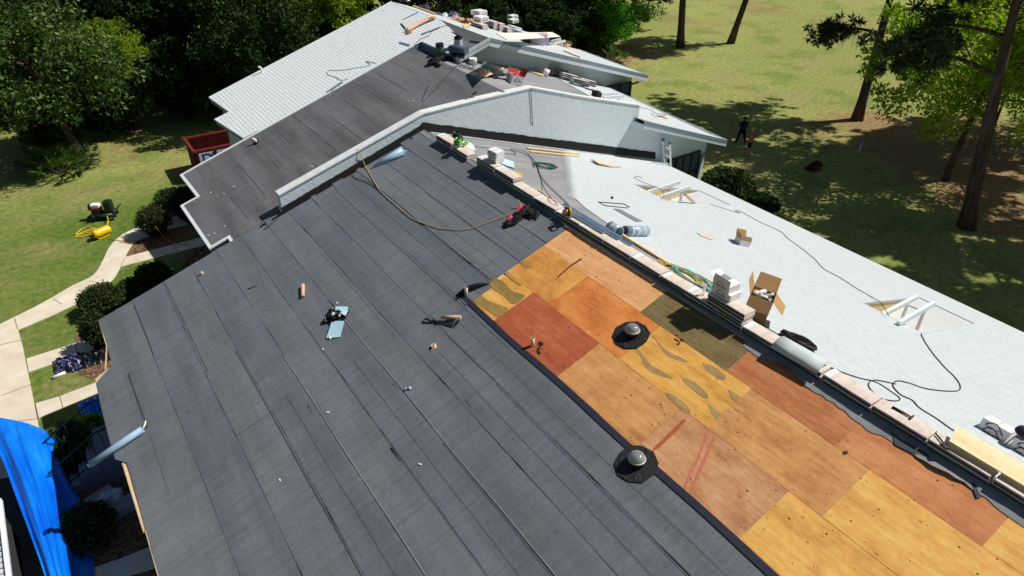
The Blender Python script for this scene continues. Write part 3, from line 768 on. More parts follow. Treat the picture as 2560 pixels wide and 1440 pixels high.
# stray nails and torn felt left on the deck
nb = MB(); r5 = random.Random(8)
for i in range(46):
    x, y = r5.uniform(-2.5, .75), r5.uniform(-10, .8); nb.box(Lx(x, y, .012), (.01, .018, .006), Matrix.Rotation(r5.uniform(0, 3), 3, 'Z'))
nb.build('nail', plain('bright_nail', (236, 216, 180), .5), bld)['kind'] = 'stuff'
db = MB()
for i in range(70):
    x, y = r5.uniform(-2.5, .75), r5.uniform(-10, .8); w = r5.uniform(.006, .016)
    p = Lx(x, y, .0055); db.poly([p + Vector((w * math.cos(a) * r5.uniform(.6, 1.2), w * math.sin(a) * r5.uniform(.8, 2.0), T * w * math.cos(a))) for a in (0, 1, 2, 3, 4.1, 5.2)])
db.build('tar_speck', plain('tar_speck', (74, 48, 34), .8), bld)['kind'] = 'stuff'

# grey felt folded over the ridge, lying on the top edge of the deck
rf = random.Random(12)
def ridge_felt(y0, y1, x_lo, name='ridge_felt', mat=None, ragged=.05, lift=.05):
    n = int(abs(y1 - y0) / .12); a = []; m1 = []; b2 = []; e = []
    for k in range(n + 1):
        y = y0 + (y1 - y0) * k / n; w = rf.uniform(-1, 1) * ragged * .4 + ragged * math.sin(y * 1.9) * .7 + ragged * .5 * math.sin(y * 5.3)
        a.append(Lx(x_lo + w, y, .012 + lift * max(0, math.sin(y * 2.1 + 1)) ** 3)); m1.append(Lx(x_lo + .12, y, .02)); b2.append(Vector((X1, y, Z1 + .02)))
        e.append(Vector((X1 + .25, y, zR1(X1 + .25) + .016)))
    b = MB(); b.grid([a, m1, b2, e], smooth=False); return b.build(name, mat or M_GFELT, bld)
ridge_felt(-4.7, -14, .66); ridge_felt(1.0, -2.1, .80, ragged=.012, lift=0); ridge_felt(-2.1, -4.7, .84, ragged=.01, lift=0)
ridge_felt(9.5, 1.0, .86, ragged=.01, lift=.01, mat=M_GFELT)
b = MB()
P = [(.80, 1.3), (.78, -2), (.83, -2), (.85, 1.5)]
b.prism([Lx(x, y, .012) for x, y in P], (0, 0, .02)); b.build('wood_strip', M_WOODE, bld)

# ------------------------------------------------------------------ near right slope: grey felt, pale shingles, sunken openings with beams
def R1x(x, y, h=0.0): return Vector((x, y, zR1(x) + h * 1.05))
def e1x(y): return 12.75 + .047 * y
HOLES = [(7.2, 10.75, -5.58, -3.88), (7.45, 11.2, 3.75, 5.42)]
def r1_sheet(name, xl_fn, xr_fn, ys, h, mat, th=0.0):
    """sheet between two edges cut around the openings"""
    b = MB(); ys = sorted(ys)
    for j in range(len(ys) - 1):
        y0, y1 = ys[j], ys[j + 1]; ym = (y0 + y1) / 2; cut = [hh for hh in HOLES if hh[2] <= ym <= hh[3]]
        spans = [(None, None)] if not cut else [(None, cut[0][0]), (cut[0][1], None)]
        for a, c in spans:
            q = [(a if a is not None else xl_fn(y0), y0), (c if c is not None else xr_fn(y0), y0), (c if c is not None else xr_fn(y1), y1), (a if a is not None else xl_fn(y1), y1)]
            b.poly([R1x(x, y, h) for x, y in q])
    return b.build(name, mat, bld)
ysr = [-14, 9.6] + [v for hh in HOLES for v in hh[2:]]
o = r1_sheet('felt_roofing', lambda y: X1, lambda y: e1x(y) - .03, ysr, 0.0, M_GFELT); o['label'] = 'light grey felt along the ridge of the near right slope'
def xl(y):
    """upper edge of the laid shingles"""
    pts = [(-14, 1.0), (-9, 1.32), (-7.9, 1.6), (-4.8, 1.82), (-1.2, 1.98), (.5, 2.25), (2.6, 2.6), (3.3, 2.85)]
    for (a, xa), (c, xc) in zip(pts, pts[1:]):
        if a <= y <= c: return xa + (xc - xa) * (y - a) / (c - a)
    return pts[-1][1]
yy = sorted(set(ysr[:1] + [-14, -12, -9, -7.9, -4.8, -1.2, .5, 2.6, 3.3, 3.75] + [v for hh in HOLES for v in hh[2:]]))
def xl2(y):
    if y <= 3.3: return xl(y)
    return 3.05 + (y - 3.75) * (6.6 - 3.05) / (8.36 - 3.75)
ytop = 9.56
ys_hi = []
b = MB()
o = r1_sheet('shingle_roofing', xl, lambda y: e1x(y) + .04, [v for v in yy if v <= 3.3], .016, M_SHR)
o['label'] = 'pale grey shingles covering the near right slope'
# stepped edge of the unfinished courses
for v in np.arange(3.3, ytop, .27): ys_hi.append(float(v))
ys_hi = sorted(ys_hi + [ytop, 3.75, 5.42])
b = MB()
for j in range(len(ys_hi) - 1):
    y0, y1 = ys_hi[j], ys_hi[j + 1]; ym = (y0 + y1) / 2; cut = [hh for hh in HOLES if hh[2] <= ym <= hh[3]]
    n = 3; xa0, xa1 = xl2(y0), xl2(y1)
    edge = []
    for k in range(n):
        ya, yb = y0 + (y1 - y0) * k / n, y0 + (y1 - y0) * (k + 1) / n; x = xl2((ya + yb) / 2) + rf.uniform(-.03, .03)
        edge += [(x + .2, ya), (x - .2, ya + (yb - ya) * .5), (x - .17, ya + (yb - ya) * .8)]
    edge = [(max(2.5, x), y) for x, y in edge] + [(xa1 + .12, y1)]
    if not cut:
        b.poly([R1x(x, y, .016) for x, y in edge] + [R1x(e1x(y1) + .04, y1, .016), R1x(e1x(y0) + .04, y0, .016)])
    else:
        b.poly([R1x(x, y, .016) for x, y in edge] + [R1x(cut[0][0], y1, .016), R1x(cut[0][0], y0, .016)])
        b.poly([R1x(cut[0][1], y0, .016), R1x(e1x(y0) + .04, y0, .016), R1x(e1x(y1) + .04, y1, .016), R1x(cut[0][1], y1, .016)])
b.build('shingle_roofing', M_SHR, bld)['label'] = 'pale shingles with a ragged unfinished edge'
b = MB()
b.prism([R1x(e1x(-14) + .03, -14, -.002), R1x(e1x(9.58) + .03, 9.58, -.002), R1x(e1x(9.58) + .03, 9.58, -.2), R1x(e1x(-14) + .03, -14, -.2)], (-.03, 0, 0)); b.build('fascia', M_PALEF, bld)
b = MB()
b.poly([R1x(11.9, -14, -.2), R1x(e1x(-14), -14, -.2), R1x(e1x(9.58), 9.58, -.2), R1x(11.9, 9.58, -.2)]); b.build('soffit', M_WALL, bld)

M_METL_ = plain('opening_trim_pale', (190, 198, 202), .7)
M_WHFLOOR = plain('white_floor', (204, 209, 210), .8, var=.03, scale=3)
M_BEAM = plain('white_beam', (224, 232, 238), .5, var=.04)
def opening(hole, zfn, beams, detail=True):
    x0, x1, y0, y1 = hole; zt, zb = zfn(x0), zfn(x1); dp = (zt - zb) * .92
    well = MB()
    zf = zb + .02
    fl = [Vector((x0, y0, zt - dp)), Vector((x1, y0, zb)), Vector((x1, y1, zb)), Vector((x0, y1, zt - dp))]
    o = thing_part('roof_opening', bld)
    w = MB(); w.poly([Vector((x0, y1, zt + .02)), Vector((x0, y1, zt - dp)), Vector((x1, y1, zb))])
    w.poly([Vector((x0, y0, zt + .02)), Vector((x0, y0, zt - dp)), Vector((x1, y0, zb))])
    w.poly([Vector((x0, y0, zt + .02)), Vector((x0, y1, zt + .02)), Vector((x0, y1, zt - dp)), Vector((x0, y0, zt - dp))])
    w.build('opening_wall', M_TAN, o)
    f = MB(); f.poly(fl); f.build('opening_floor', M_WHFLOOR, o)
    k = MB(); zt2 = .02
    for ya in (y1, y0):
        k.prism([Vector((x0, ya, zt + .022)), Vector((x1, ya, zb + .022)), Vector((x1, ya, zb - .02)), Vector((x0, ya, zt - .06))], (0, -.03 if ya == y1 else .03, 0))
    k.build('opening_trim', M_METL_, o)
    for yb, xa, xb, za, zbm in beams:
        bm = MB(); p, q = Vector((xa, yb, za)), Vector((xb, yb, zbm)); d = (q - p)
        bm.prism([p + Vector((0, -.05, 0)), q + Vector((0, -.05, 0)), q + Vector((0, .05, 0)), p + Vector((0, .05, 0))], (0, 0, -.13))
        bo = bm.build('beam', M_BEAM, o)
        if detail:
            pm = MB(); k_ = p.lerp(q, .78); zfl = fl[0].z + (zb - fl[0].z) * min(1, (k_.x - x0) / (x1 - x0))
            pm.box(((k_.x), yb, (k_.z - .13 + zfl) / 2), (.07, .07, k_.z - .13 - zfl)); pm.build('post', M_BEAM, bo)
    if detail and len(beams) > 1:
        for fr_ in (.12, .74):
            cm = MB(); a, c = beams[0], beams[-1]
            pa = Vector((a[1] + (a[2] - a[1]) * fr_, a[0], a[3] + (a[4] - a[3]) * fr_ - .16)); pc = Vector((c[1] + (c[2] - c[1]) * fr_, c[0], c[3] + (c[4] - c[3]) * fr_ - .16))
            cm.tube([pa, pc], .03, 6); cm.build('crossbar', M_BEAM, o)
    return o
def thing_part(name, parent):
    o = bpy.data.objects.new(name, None); o.empty_display_size = .1; return link(o, parent)
def beam_from(px0, py0, px1, py1, y, zoff=.1):
    p = YP(px0, py0, y); q = YP(px1, py1, y); return (y, p.x, q.x, p.z, q.z)
opening(HOLES[0], zR1, [beam_from(2206, 783, 2293, 738, -4.42), beam_from(2248, 804, 2335, 754, -5.08)])
opening(HOLES[1], zR1, [beam_from(1612, 480, 1700, 451, 4.95), beam_from(1637, 494, 1725, 464, 4.3)])
def rails(y, pts, zfn, hole):
    for (a, b_, c, d) in pts: pass
    return opening(hole, zfn, [beam_from(*p, yy_) for p, yy_ in zip(pts, y)], detail=True)
# on the middle and end sections only the beam pair shows above the slope
for nm, beams, surf in (('mid', ((1500, 240, 1544, 231, 11.6), (1508, 249, 1560, 237, 10.9)), 'R2'), ('end', ((1378, 101, 1402, 95, 16.6), (1384, 106, 1413, 100, 15.9)), 'R3')):
    o = thing_part('roof_opening', bld)
    for (a, b_, c, d, y) in beams:
        p = (R2 if surf == 'R2' else R3)(a, b_, .14); q = YP(c, d, p.y)
        bm = MB(); bm.prism([p + Vector((0, -.05, 0)), q + Vector((0, -.05, 0)), q + Vector((0, .05, 0)), p + Vector((0, .05, 0))], (0, 0, -.13)); bo = bm.build('beam', M_BEAM, o)
        k_ = p.lerp(q, .75); zf = min(k_.z - .2, zr3(k_.x)) if surf == 'R3' else k_.z - .45
        pm = MB(); pm.box((k_.x, p.y, (k_.z + zf) / 2 - .06), (.06, .06, max(.05, k_.z - zf - .1))); pm.build('post', M_BEAM, bo)
# loose timber brace in the second opening
b = MB(); p, q = R1(1712, 486, .35), R1(1737, 508, .03); d = (q - p).normalized()
b.tube([p, q], .06, 4, smooth=False); b.build('brace', M_WOODE, bld)

# ------------------------------------------------------------------ windows and downpipes of the right gables
def window(pix, y, panes, name='window'):
    pts = [YP(px, py, y - .04) if y < 12 else WP(px, py, .03) for px, py in pix]
    if y > 12: y = min(pts[0].y, pts[1].y) - .02        # tl, tr, br, bl
    z1 = max(p.z for p in pts); z0 = min(p.z for p in pts)
    xa, xb = pts[0].x, pts[1].x; zt, zb_ = pts[0].z, pts[3].z
    o = thing_part(name, bld)
    f = MB(); w = .07; y0 = y - .05
    for c, s_ in ((((xa + xb) / 2, zt), (xb - xa, w)), (((xa + xb) / 2, zb_), (xb - xa, w)), ((xa, (zt + zb_) / 2), (w, zt - zb_)), ((xb, (zt + zb_) / 2), (w, zt - zb_))):
        f.box((c[0], y0, c[1]), (s_[0], .08, s_[1]))
    for i in range(1, panes): f.box((xa + (xb - xa) * i / panes, y0 + .002, (zt + zb_) / 2), (.06, .06, zt - zb_))
    f.box(((xa + xb) / 2, y0 + .004, zb_ + (zt - zb_) * .36), (xb - xa, .05, .05))
    f.build('frame', M_DGREY, o)
    for i in range(panes):
        g = MB(); x0_, x1_ = xa + (xb - xa) * i / panes + .03, xa + (xb - xa) * (i + 1) / panes - .03
        g.poly([Vector((x0_, y0 + .03, zb_)), Vector((x1_, y0 + .03, zb_)), Vector((x1_, y0 + .03, zt)), Vector((x0_, y0 + .03, zt))]); g.build('pane', M_GLASS, o)
    return o
window([(1671, 401), (1750, 377), (1728, 500), (1655, 480)], YW, 4)
window([(1516, 217), (1565, 206), (1563, 262), (1516, 262)], 13.6, 2)
dp = MB(); y = YW - .06
pp = [YP(1765, 381, y), YP(1757, 388, y), YP(1753, 398, y), YP(1742, 452, y), YP(1735, 500, y)]
dp.tube(smooth_path(pp, 4), .05, 8); dp.build('downspout', M_FASCIA, bld)
dp = MB()
pp = [WP(1606, 200, .06), WP(1590, 207, .06), WP(1577, 212, .06), WP(1572, 220, .06), WP(1571, 245, .06), WP(1570, 270, .06)]
dp.tube(smooth_path(pp, 4), .06, 8); dp.build('downspout', M_FASCIA, bld)
# vent pipes on the left slope
M_PVC = plain('weathered_pvc', (222, 206, 186), .6, var=.08)
M_PVCW = plain('white_pvc', (236, 236, 232), .5, var=.04)
def vent(px, py, h, r, mat, boot=True, surf='L', elbow=False, label=None):
    p = SURF[surf](px, py); o = MB()
    o.tube([p - Vector((0, 0, .05)), p + Vector((0, 0, h))] if not elbow else [p - Vector((0, 0, .05)), p + Vector((0, 0, h)), p + Vector((-.05, .02, h + .06)), p + Vector((-.13, .04, h + .05))], r, 10)
    v = o.build('vent_pipe', mat, bld)
    i = MB(); i.lathe([(r * .8, h + .001), (0.001, h + .001)], p, 10); 
    if not elbow: i.build('pipe_bore', M_DGREY, v)
    if boot:
        bt = MB(); n = NRM[surf]; m = frame(p + n * .02, n, (0, 1, 0))
        bt.lathe([(r * 2.6, 0), (r * 2.4, .012), (r * 1.3, .03), (r * 1.05, .06)], n=12); bt.build('pipe_boot', M_TAR, v, m=m)
    return v
vent(1166, 739, .24, .042, M_PVC, False); vent(1331.7, 864, .22, .045, M_PVC, False)
vent(506, 687, .13, .035, M_PVC, False); vent(640, 358, .12, .05, M_PVCW, True, elbow=True); vent(655, 181, .2, .045, M_PVCW, False, elbow=True)
p = L(1085, 868); b = MB(); m = frame(p + NRM['L'] * .021, NRM['L'], (.4, 1, 0)); b.lathe([(.055, 0), (.055, .05), (.04, .055), (.035, .02), (.001, .02)], n=10)
b.box((0, 0, .002), (.16, .14, .006)); b.build('pipe_stub', plain('tan_stub', (214, 190, 150), .7, var=.2), bld, m=m)
M_SPL = plain('tar_splash', (66, 34, 26), .7)
b = MB(); r7 = random.Random(2)
for cx, cy, n in ((1346, 862, 6), (1352, 880, 5), (1343, 872, 5), (1183, 738, 7), (1695, 845, 4), (1698, 852, 3)):
    for i in range(n):
        q = L(cx + r7.uniform(-9, 9), cy + r7.uniform(-8, 10), .005); w = r7.uniform(.02, .055)
        b.poly([q + Vector((w * r7.uniform(.4, 1) * math.cos(a), w * r7.uniform(.5, 1.3) * math.sin(a), T * 0)) * 1 for a in (0, .9, 1.8, 2.7, 3.7, 4.6, 5.5)])
for v_ in range(0): pass
b.v = [(x, y, zL(x) + .006) for x, y, z in b.v]
b.build('tar_splash', M_SPL, bld)['kind'] = 'stuff'
# slits and nicks in the felt, and a dark strip off the wall end
b = MB()
for (xa, ya, xb, yb, w) in ((620, 722, 644, 713, .05), (978, 1118, 1003, 1152, .035), (660, 573, 697, 545, .05), (983, 958, 1000, 975, .012), (805, 875, 812, 868, .012), (1060, 700, 1075, 712, .01), (1165, 1000, 1180, 1020, .014), (770, 1010, 780, 1030, .012), (870, 600, 880, 606, .012)):
    p, q = L(xa, ya, .026), L(xb, yb, .026); d = (q - p).normalized(); n = NRM['L'].cross(d) * w / 2
    b.poly([p - n, q - n * .3, q + n * .3, p + n])
b.build('felt_slit_mark', M_SELV, bld)['kind'] = 'stuff'
b = MB()
for px, py in ((843, 757), (808, 873), (584, 467), (560, 484), (527, 481), (521, 588), (536, 584), (562, 565), (1034, 252), (780, 415), (826, 237), (820, 1030), (1050, 1160), (700, 1200)):
    m = frame(L(px, py, .024), NRM['L'], (r7.uniform(-1, 1), 1, 0)); w = r7.uniform(.03, .05)
    vs = [m @ Vector(q) for q in ((-w, -.016, 0), (w, -.012, .004), (w * .8, .016, .01), (-w * .9, .014, .002))]; b.poly(vs)
b.build('paper_scrap', plain('paper_white', (236, 236, 236), .8), bld)['kind'] = 'stuff'
# ------------------------------------------------------------------ lettering
def text_mesh(s, size, mat, m, parent, name='lettering', bold=0.0):
    cu = bpy.data.curves.new('tmp', 'FONT'); cu.body = s; cu.size = size; cu.align_x = 'CENTER'; cu.align_y = 'CENTER'; cu.offset = bold
    to = bpy.data.objects.new('tmp', cu); COL.objects.link(to)
    dg = bpy.context.evaluated_depsgraph_get(); me = bpy.data.meshes.new_from_object(to.evaluated_get(dg))
    bpy.data.objects.remove(to); me.name = name; me.materials.clear(); me.materials.append(mat)
    o = bpy.data.objects.new(name, me); link(o, parent); o.matrix_basis = m; return o

# ------------------------------------------------------------------ shingle bundles
t = NT('kraft_wrap', 0.75, 0.3)
v = t.noise(1.0, t.mapping((3, 14, 1)), detail=3); v2 = t.noise(5, detail=4)
cc = t.ramp(v2, [(0.3, srgb(206, 190, 176)), (0.7, srgb(230, 218, 206))])
cc = t.mix(0.35, cc, t.ramp(v, [(0.4, (.36, .35, .35)), (0.6, (.58,) * 3)]), 'OVERLAY'); t.color(cc); t.bump(v2, .3, .02); M_KRAFT = t.m
M_TEAL = plain('teal_wrap', (22, 66, 76), .5, .4, var=.35, scale=12); M_NAVY = plain('navy_wrap', (42, 40, 120), .5, .4, var=.3, scale=10)
M_WHBAND = plain('white_wrap', (222, 232, 236), .6, var=.05); M_PINKW = plain('pink_wrap', (210, 176, 184), .7, var=.2, scale=14); M_LILAC = plain('lilac_wrap', (182, 168, 196), .7, var=.25, scale=14)
BL, BW, BH = 0.965, 0.345, 0.078
def bundle_mesh(top, side, endm, seed):
    """wrapped bundle, length along local y; corners softened and slightly bowed"""
    r = random.Random(seed); b = MB(); ny_, P = 8, []
    prof = [(-.5, 0), (-.5, .72), (-.46, .98), (-.2, 1.02), (.2, 1.03), (.46, .98), (.5, .72), (.5, 0)]
    for j in range(ny_ + 1):
        y = (j / ny_ - .5) * BL; bow = 1 + .03 * math.sin(j * 1.3 + seed); P.append([Vector((x * BW * (1 + .012 * r.uniform(-1, 1)), y + .008 * r.uniform(-1, 1), z * BH * bow)) for x, z in prof])
    nb_ = len(prof); base = len(b.v)
    for row in P: b.v += [tuple(p) for p in row]
    for j in range(ny_):
        for k in range(nb_ - 1):
            mi = 1 if k in (0, 6) else 0
            if k in (0, 6) and (j < 2): mi = 2
            if 1 <= k <= 5 and j == ny_ - 1: mi = 3 if seed % 3 == 0 else 0
            b.f.append([base + j * nb_ + k, base + (j + 1) * nb_ + k, base + (j + 1) * nb_ + k + 1, base + j * nb_ + k + 1]); b.m.append(mi); b.sm.append(False)
    b.f.append([base + k for k in range(nb_)]); b.m.append(0); b.sm.append(False)
    b.f.append([base + ny_ * nb_ + k for k in range(nb_)][::-1]); b.m.append(0); b.sm.append(False)
    me = bpy.data.meshes.new('shingle_bundle'); me.from_pydata(b.v, [], b.f)
    for m_ in (top, side, endm, M_WHBAND): me.materials.append(m_)
    me.polygons.foreach_set('material_index', b.m); me.update(); return me
BM = [bundle_mesh(M_KRAFT, M_TEAL, M_NAVY, s) for s in range(6)]
BMP = [bundle_mesh(M_WHBAND, M_LILAC, M_PINKW, s) for s in range(2)]
GRP = 'wrapped shingle bundles stacked on the roof'
def bundle(m, label, k=0, pale=False):
    o = bpy.data.objects.new('shingle_bundle', (BMP if pale else BM)[k % (2 if pale else 6)]); o.matrix_world = m; link(o)
    return tag(o, label, 'shingle bundle', GRP)
rb = random.Random(21)
ZB = Z1 + .02
LAY = ['bottom layer', 'second layer', 'third layer', 'fourth layer', 'fifth layer']
def stack(yc, n, where, x=1.06, k0=0, rot=0):
    for i in range(n):
        m = Matrix.Translation((x + rb.uniform(-.015, .015), yc + rb.uniform(-.03, .03), ZB + i * (BH + .004))) @ Matrix.Rotation(R_(rot + rb.uniform(-1.6, 1.6)), 4, 'Z')
        bundle(m, f'bundle on the near ridge, {where}, {LAY[i] if n > 1 else "single"}', rb.randrange(6))
for yc, n, w in ((7.85, 3, 'farthest stack under the green saw'), (6.85, 2, 'between the green saw and the tall stack'), (5.3, 4, 'tall stack carrying the two white boxes'), (4.3, 4, 'stack just right of the boxed stack'),
                 (3.3, 2, 'above the red and black tool harness'), (2.32, 2, 'touching the yellow saw on its far side'), (1.34, 2, 'by the first blue metal strips'), (.36, 2, 'under the near end of the blue metal strips'),
                 (-.63, 2, 'beside the near end of the long yellow timber'), (-1.62, 2, 'beside the yellow and green hose tangle'), (-2.62, 2, 'just before the water bottle'), (-3.35, 2, 'at the far end of the teal stack'), (-3.95, 5, 'teal stack under the open white boxes'),
                 (-4.95, 2, 'just right of the big open carton'), (-5.8, 2, 'under the pale ridge vent piece'), (-6.82, 2, 'right of the pale ridge vent piece'), (-7.82, 2, 'under the black hammer'),
                 (-8.8, 2, 'at the far end of the cream board'), (-9.82, 2, 'under the cream board'), (-10.84, 2, 'at the right edge of the photo')):
    stack(yc, n, w)
ZT2 = ZB + 2 * (BH + .004)

# ------------------------------------------------------------------ cartons
M_BOXW = plain('white_carton', (234, 234, 236), .7, var=.03); M_BOXB = plain('brown_carton', (176, 138, 90), .8, var=.08, scale=6); M_BOXBI = plain('brown_carton_inside', (150, 116, 74), .85, var=.08)
M_INK = plain('black_ink', (34, 34, 42), .6); M_INKR = plain('red_ink', (150, 62, 58), .6)
def logo(parent, m, w, text='TimberTex'):
    """a roof-line peak over the trade lettering, drawn on a carton face (local xy)"""
    b = MB(); h = w * .22
    for (pts, mi) in (([(-.5, 0), (-.2, .5), (.02, .5)], 0), ([(.02, .5), (.3, .1), (.5, -.25)], 1)):
        for (xa, ya), (xb, yb) in zip(pts, pts[1:]):
            d = Vector((xb - xa, yb - ya, 0)).normalized(); n = Vector((-d.y, d.x, 0)) * .045
            b.poly([m @ Vector((p.x * w, p.y * w * .55 + w * .02, .003)) for p in (Vector((xa, ya, 0)) - n, Vector((xb, yb, 0)) - n, Vector((xb, yb, 0)) + n, Vector((xa, ya, 0)) + n)], mi)
    b.build('logo_peak', [M_INK, M_INKR], parent)
    text_mesh(text, w * .24, M_INK, m @ Matrix.Translation((0, -w * .1, .003)), parent, bold=.002)
def carton(name, label, cat, m, size, mat, lid=None, group=None, flaps=(), open_=False, logos=(), inner=None):
    L_, W_, H_ = size; o = thing(name, label, cat, m, group); b = MB(); th = .008
    x, y = L_ / 2, W_ / 2
    if open_:
        for c, s_ in (((0, -y + th / 2, H_ / 2), (L_, th, H_)), ((0, y - th / 2, H_ / 2), (L_, th, H_)), ((-x + th / 2, 0, H_ / 2), (th, W_ - 2 * th, H_)), ((x - th / 2, 0, H_ / 2), (th, W_ - 2 * th, H_)), ((0, 0, th / 2), (L_ - 2 * th, W_ - 2 * th, th))): b.box(c, s_)
    else:
        b.box((0, 0, H_ / 2), (L_, W_, H_))
    b.build('carton_body', mat, o, bevel=.006)
    if not open_:
        tb_ = MB(); tb_.box((0, 0, H_ + .001), (L_ * .98, .05, .002)); tb_.build('tape', plain('packing_tape', (214, 206, 190), .4, .5), o)
    for side, ang, ln in flaps:
        fb = MB(); a = R_(ang)
        if side in ('x+', 'x-'):
            sg = 1 if side == 'x+' else -1; hx = sg * x; ex = Vector((sg * math.cos(a), 0, math.sin(a))) * ln; q = [Vector((hx, -y, H_)), Vector((hx, y, H_)), Vector((hx, y * .94, H_)) + ex, Vector((hx, -y * .94, H_)) + ex]; off = Vector((-sg * math.sin(a), 0, math.cos(a))) * .006
        else:
            sg = 1 if side == 'y+' else -1; hy = sg * y; ex = Vector((0, sg * math.cos(a), math.sin(a))) * ln; q = [Vector((-x, hy, H_)), Vector((x, hy, H_)), Vector((x * .94, hy, H_)) + ex, Vector((-x * .94, hy, H_)) + ex]; off = Vector((0, -sg * math.sin(a), math.cos(a))) * .006
        fb.prism(q, off); fb.build('flap', mat, o)
    for face, w, dz in logos:
        if face == 'x-': fm = Matrix.Translation((-x, 0, H_ / 2 + dz)) @ Matrix(((0, 0, -1, 0), (-1, 0, 0, 0), (0, 1, 0, 0), (0, 0, 0, 1)))
        elif face == 'y-': fm = Matrix.Translation((0, -y, H_ / 2 + dz)) @ Matrix(((1, 0, 0, 0), (0, 0, -1, 0), (0, 1, 0, 0), (0, 0, 0, 1)))
        logo(o, fm, w)
    return o
def atz(x, y, z, rot=0): return Matrix.Translation((x, y, z)) @ Matrix.Rotation(R_(rot), 4, 'Z')
# white boxes on the tall far stack
zt4 = ZB + 4 * (BH + .004)
carton('carton', 'white carton with a printed peak logo under another on the tall far stack', 'carton', atz(1.2, 5.2, zt4, 4), (.3, .4, .15), M_BOXW, logos=(('x-', .26, 0),), group='white cartons on the near ridge')
carton('carton', 'topmost white carton on the tall far bundle stack by the white wall', 'carton', atz(1.22, 5.22, zt4 + .152, 7), (.32, .42, .19), M_BOXW, logos=(('x-', .26, .01),), group='white cartons on the near ridge')
# the two white cartons and open flap on the teal stack
zt = ZB + 5 * (BH + .004)
carton('carton', 'white carton with its lid flap raised, beside the big brown carton, lower of two', 'carton', atz(1.14, -3.72, zt, -2), (.32, .52, .17), M_BOXW, logos=(('x-', .24, 0),), group='white cartons on the near ridge')
carton('carton', 'white carton with its flap standing open beside the big brown carton, upper of two', 'carton', atz(1.15, -3.68, zt + .172, -4), (.32, .46, .17), M_BOXW, open_=True, logos=(('x-', .24, .01),), flaps=(('x-', 100, .12), ('y+', 20, .16), ('y-', 175, .2)), group='white cartons on the near ridge')
# water bottle on the bundle row
b = MB(); m = atz(1.06, -3.22, ZT2 + .01)
t = NT('clear_plastic', .08, .5); t.color((.9, .93, .95)); t.b.inputs['Transmission Weight'].default_value = .85; t.b.inputs['IOR'].default_value = 1.2; M_CLEAR = t.m
bo = thing('water_bottle', 'clear plastic water bottle standing on the bundle row beside the white cartons', 'bottle', m)
b.lathe([(.001, 0), (.036, .004), (.038, .03), (.035, .1), (.038, .15), (.03, .19), (.014, .22), (.014, .235)], n=14); b.build('bottle_body', M_CLEAR, bo)
b = MB(); b.lathe([(.016, .232), (.016, .25), (.001, .252)], n=12); b.build('cap', M_BOXW, bo)
# big open brown carton full of parts
big = on('R1', 1863, 782, 1896, 705)
p0 = R1(1862, 778)
M_ = Matrix.Translation(Vector((1.98, -3.98, zR1(1.98) - .02))) @ Matrix.Rotation(R_(28), 4, 'Z') @ Matrix.Rotation(R_(9), 4, 'Y') @ Matrix.Rotation(R_(7), 4, 'X')
bc = carton('open_carton', 'large open brown cardboard box with flaps spread, full of white pipe fittings', 'carton', M_, (.56, .50, .62), M_BOXB, open_=True, flaps=(('x+', 48, .36), ('y+', 66, .34), ('y-', -38, .34), ('x-', -62, .3)))
fb = MB(); rr5 = random.Random(6)
for i in range(9):
    c = Vector((rr5.uniform(-.18, .18), rr5.uniform(-.16, .16), .5 + rr5.uniform(0, .14))); d = Vector((rr5.uniform(-1, 1), rr5.uniform(-1, 1), rr5.uniform(-.4, .5))).normalized() * rr5.uniform(.06, .16)
    fb.tube([c - d, c, c + d * .6 + Vector((0, 0, .05))], rr5.uniform(.03, .045), 8)
fb.build('fitting', M_PVCW, bc)
fb = MB(); fb.box((0.05, -.08, .5), (.3, .2, .16), Matrix.Rotation(.4, 3, 'Z')); fb.box((-.1, .1, .46), (.26, .2, .14), Matrix.Rotation(-.3, 3, 'Z')); fb.build('dark_packing', plain('dark_packing', (62, 66, 84), .7, var=.2), bc)
lb = MB(); lb.box((-.05, -.254, .42), (.1, .002, .1)); lb.build('sticker', plain('sticker_white', (240, 240, 240), .6), bc)
# small open carton lower on the white slope
M_ = on('R1', 1853, 612, ang=-32)
sc = carton('open_carton', 'small open cardboard box with splayed flaps alone on the pale right slope', 'carton', M_, (.42, .34, .2), M_BOXW, open_=True, flaps=(('x+', 60, .24), ('x-', 105, .14), ('y+', 70, .2)))
for ch in sc.children:
    if ch.name.startswith('flap'): ch.data.materials[0] = M_BOXB
b = MB(); b.box((0, 0, .08), (.36, .28, .1)); b.build('contents', plain('beige_contents', (200, 180, 160), .8, var=.2), sc)
# two lettered white cartons at the right edge, with a cap over a hatchet handle
for (px, py, px2, py2, lab) in ((2461, 1078, 2520, 1118, 'white lettered carton on the right slope, farther one of the pair by the dark cap'), (2540, 1128, 2600, 1168, 'white lettered carton cut by the right edge of the photo')):
    p = R1(px, py); m = frame(p + Vector((0, 0, 0)), (.02, 0, 1), (math.sin(R_(2)), -1, 0)) if 0 else Matrix.Translation(p) @ Matrix.Rotation(R_(-2), 4, 'Z') @ Matrix.Rotation(math.atan(T) * .95, 4, 'Y')
    cx = carton('carton', lab, 'carton', m @ Matrix.Translation((.12, -.12, 0)), (.34, .48, .24), M_BOXW, logos=(('x-', .3, .04), ('x-', .3, -.07)), group='white lettered cartons at the right edge')
p = R1(2500, 1105); o = thing('baseball_cap', 'dark navy baseball cap lying over the gap between two white cartons', 'cap', Matrix.Translation(p + Vector((.14, -.18, .3))) @ Matrix.Rotation(R_(-70), 4, 'Z') @ Matrix.Rotation(R_(14), 4, 'Y'))
M_CAP = plain('navy_cloth', (48, 46, 66), .9, .1, var=.15, scale=14, bump=.2)
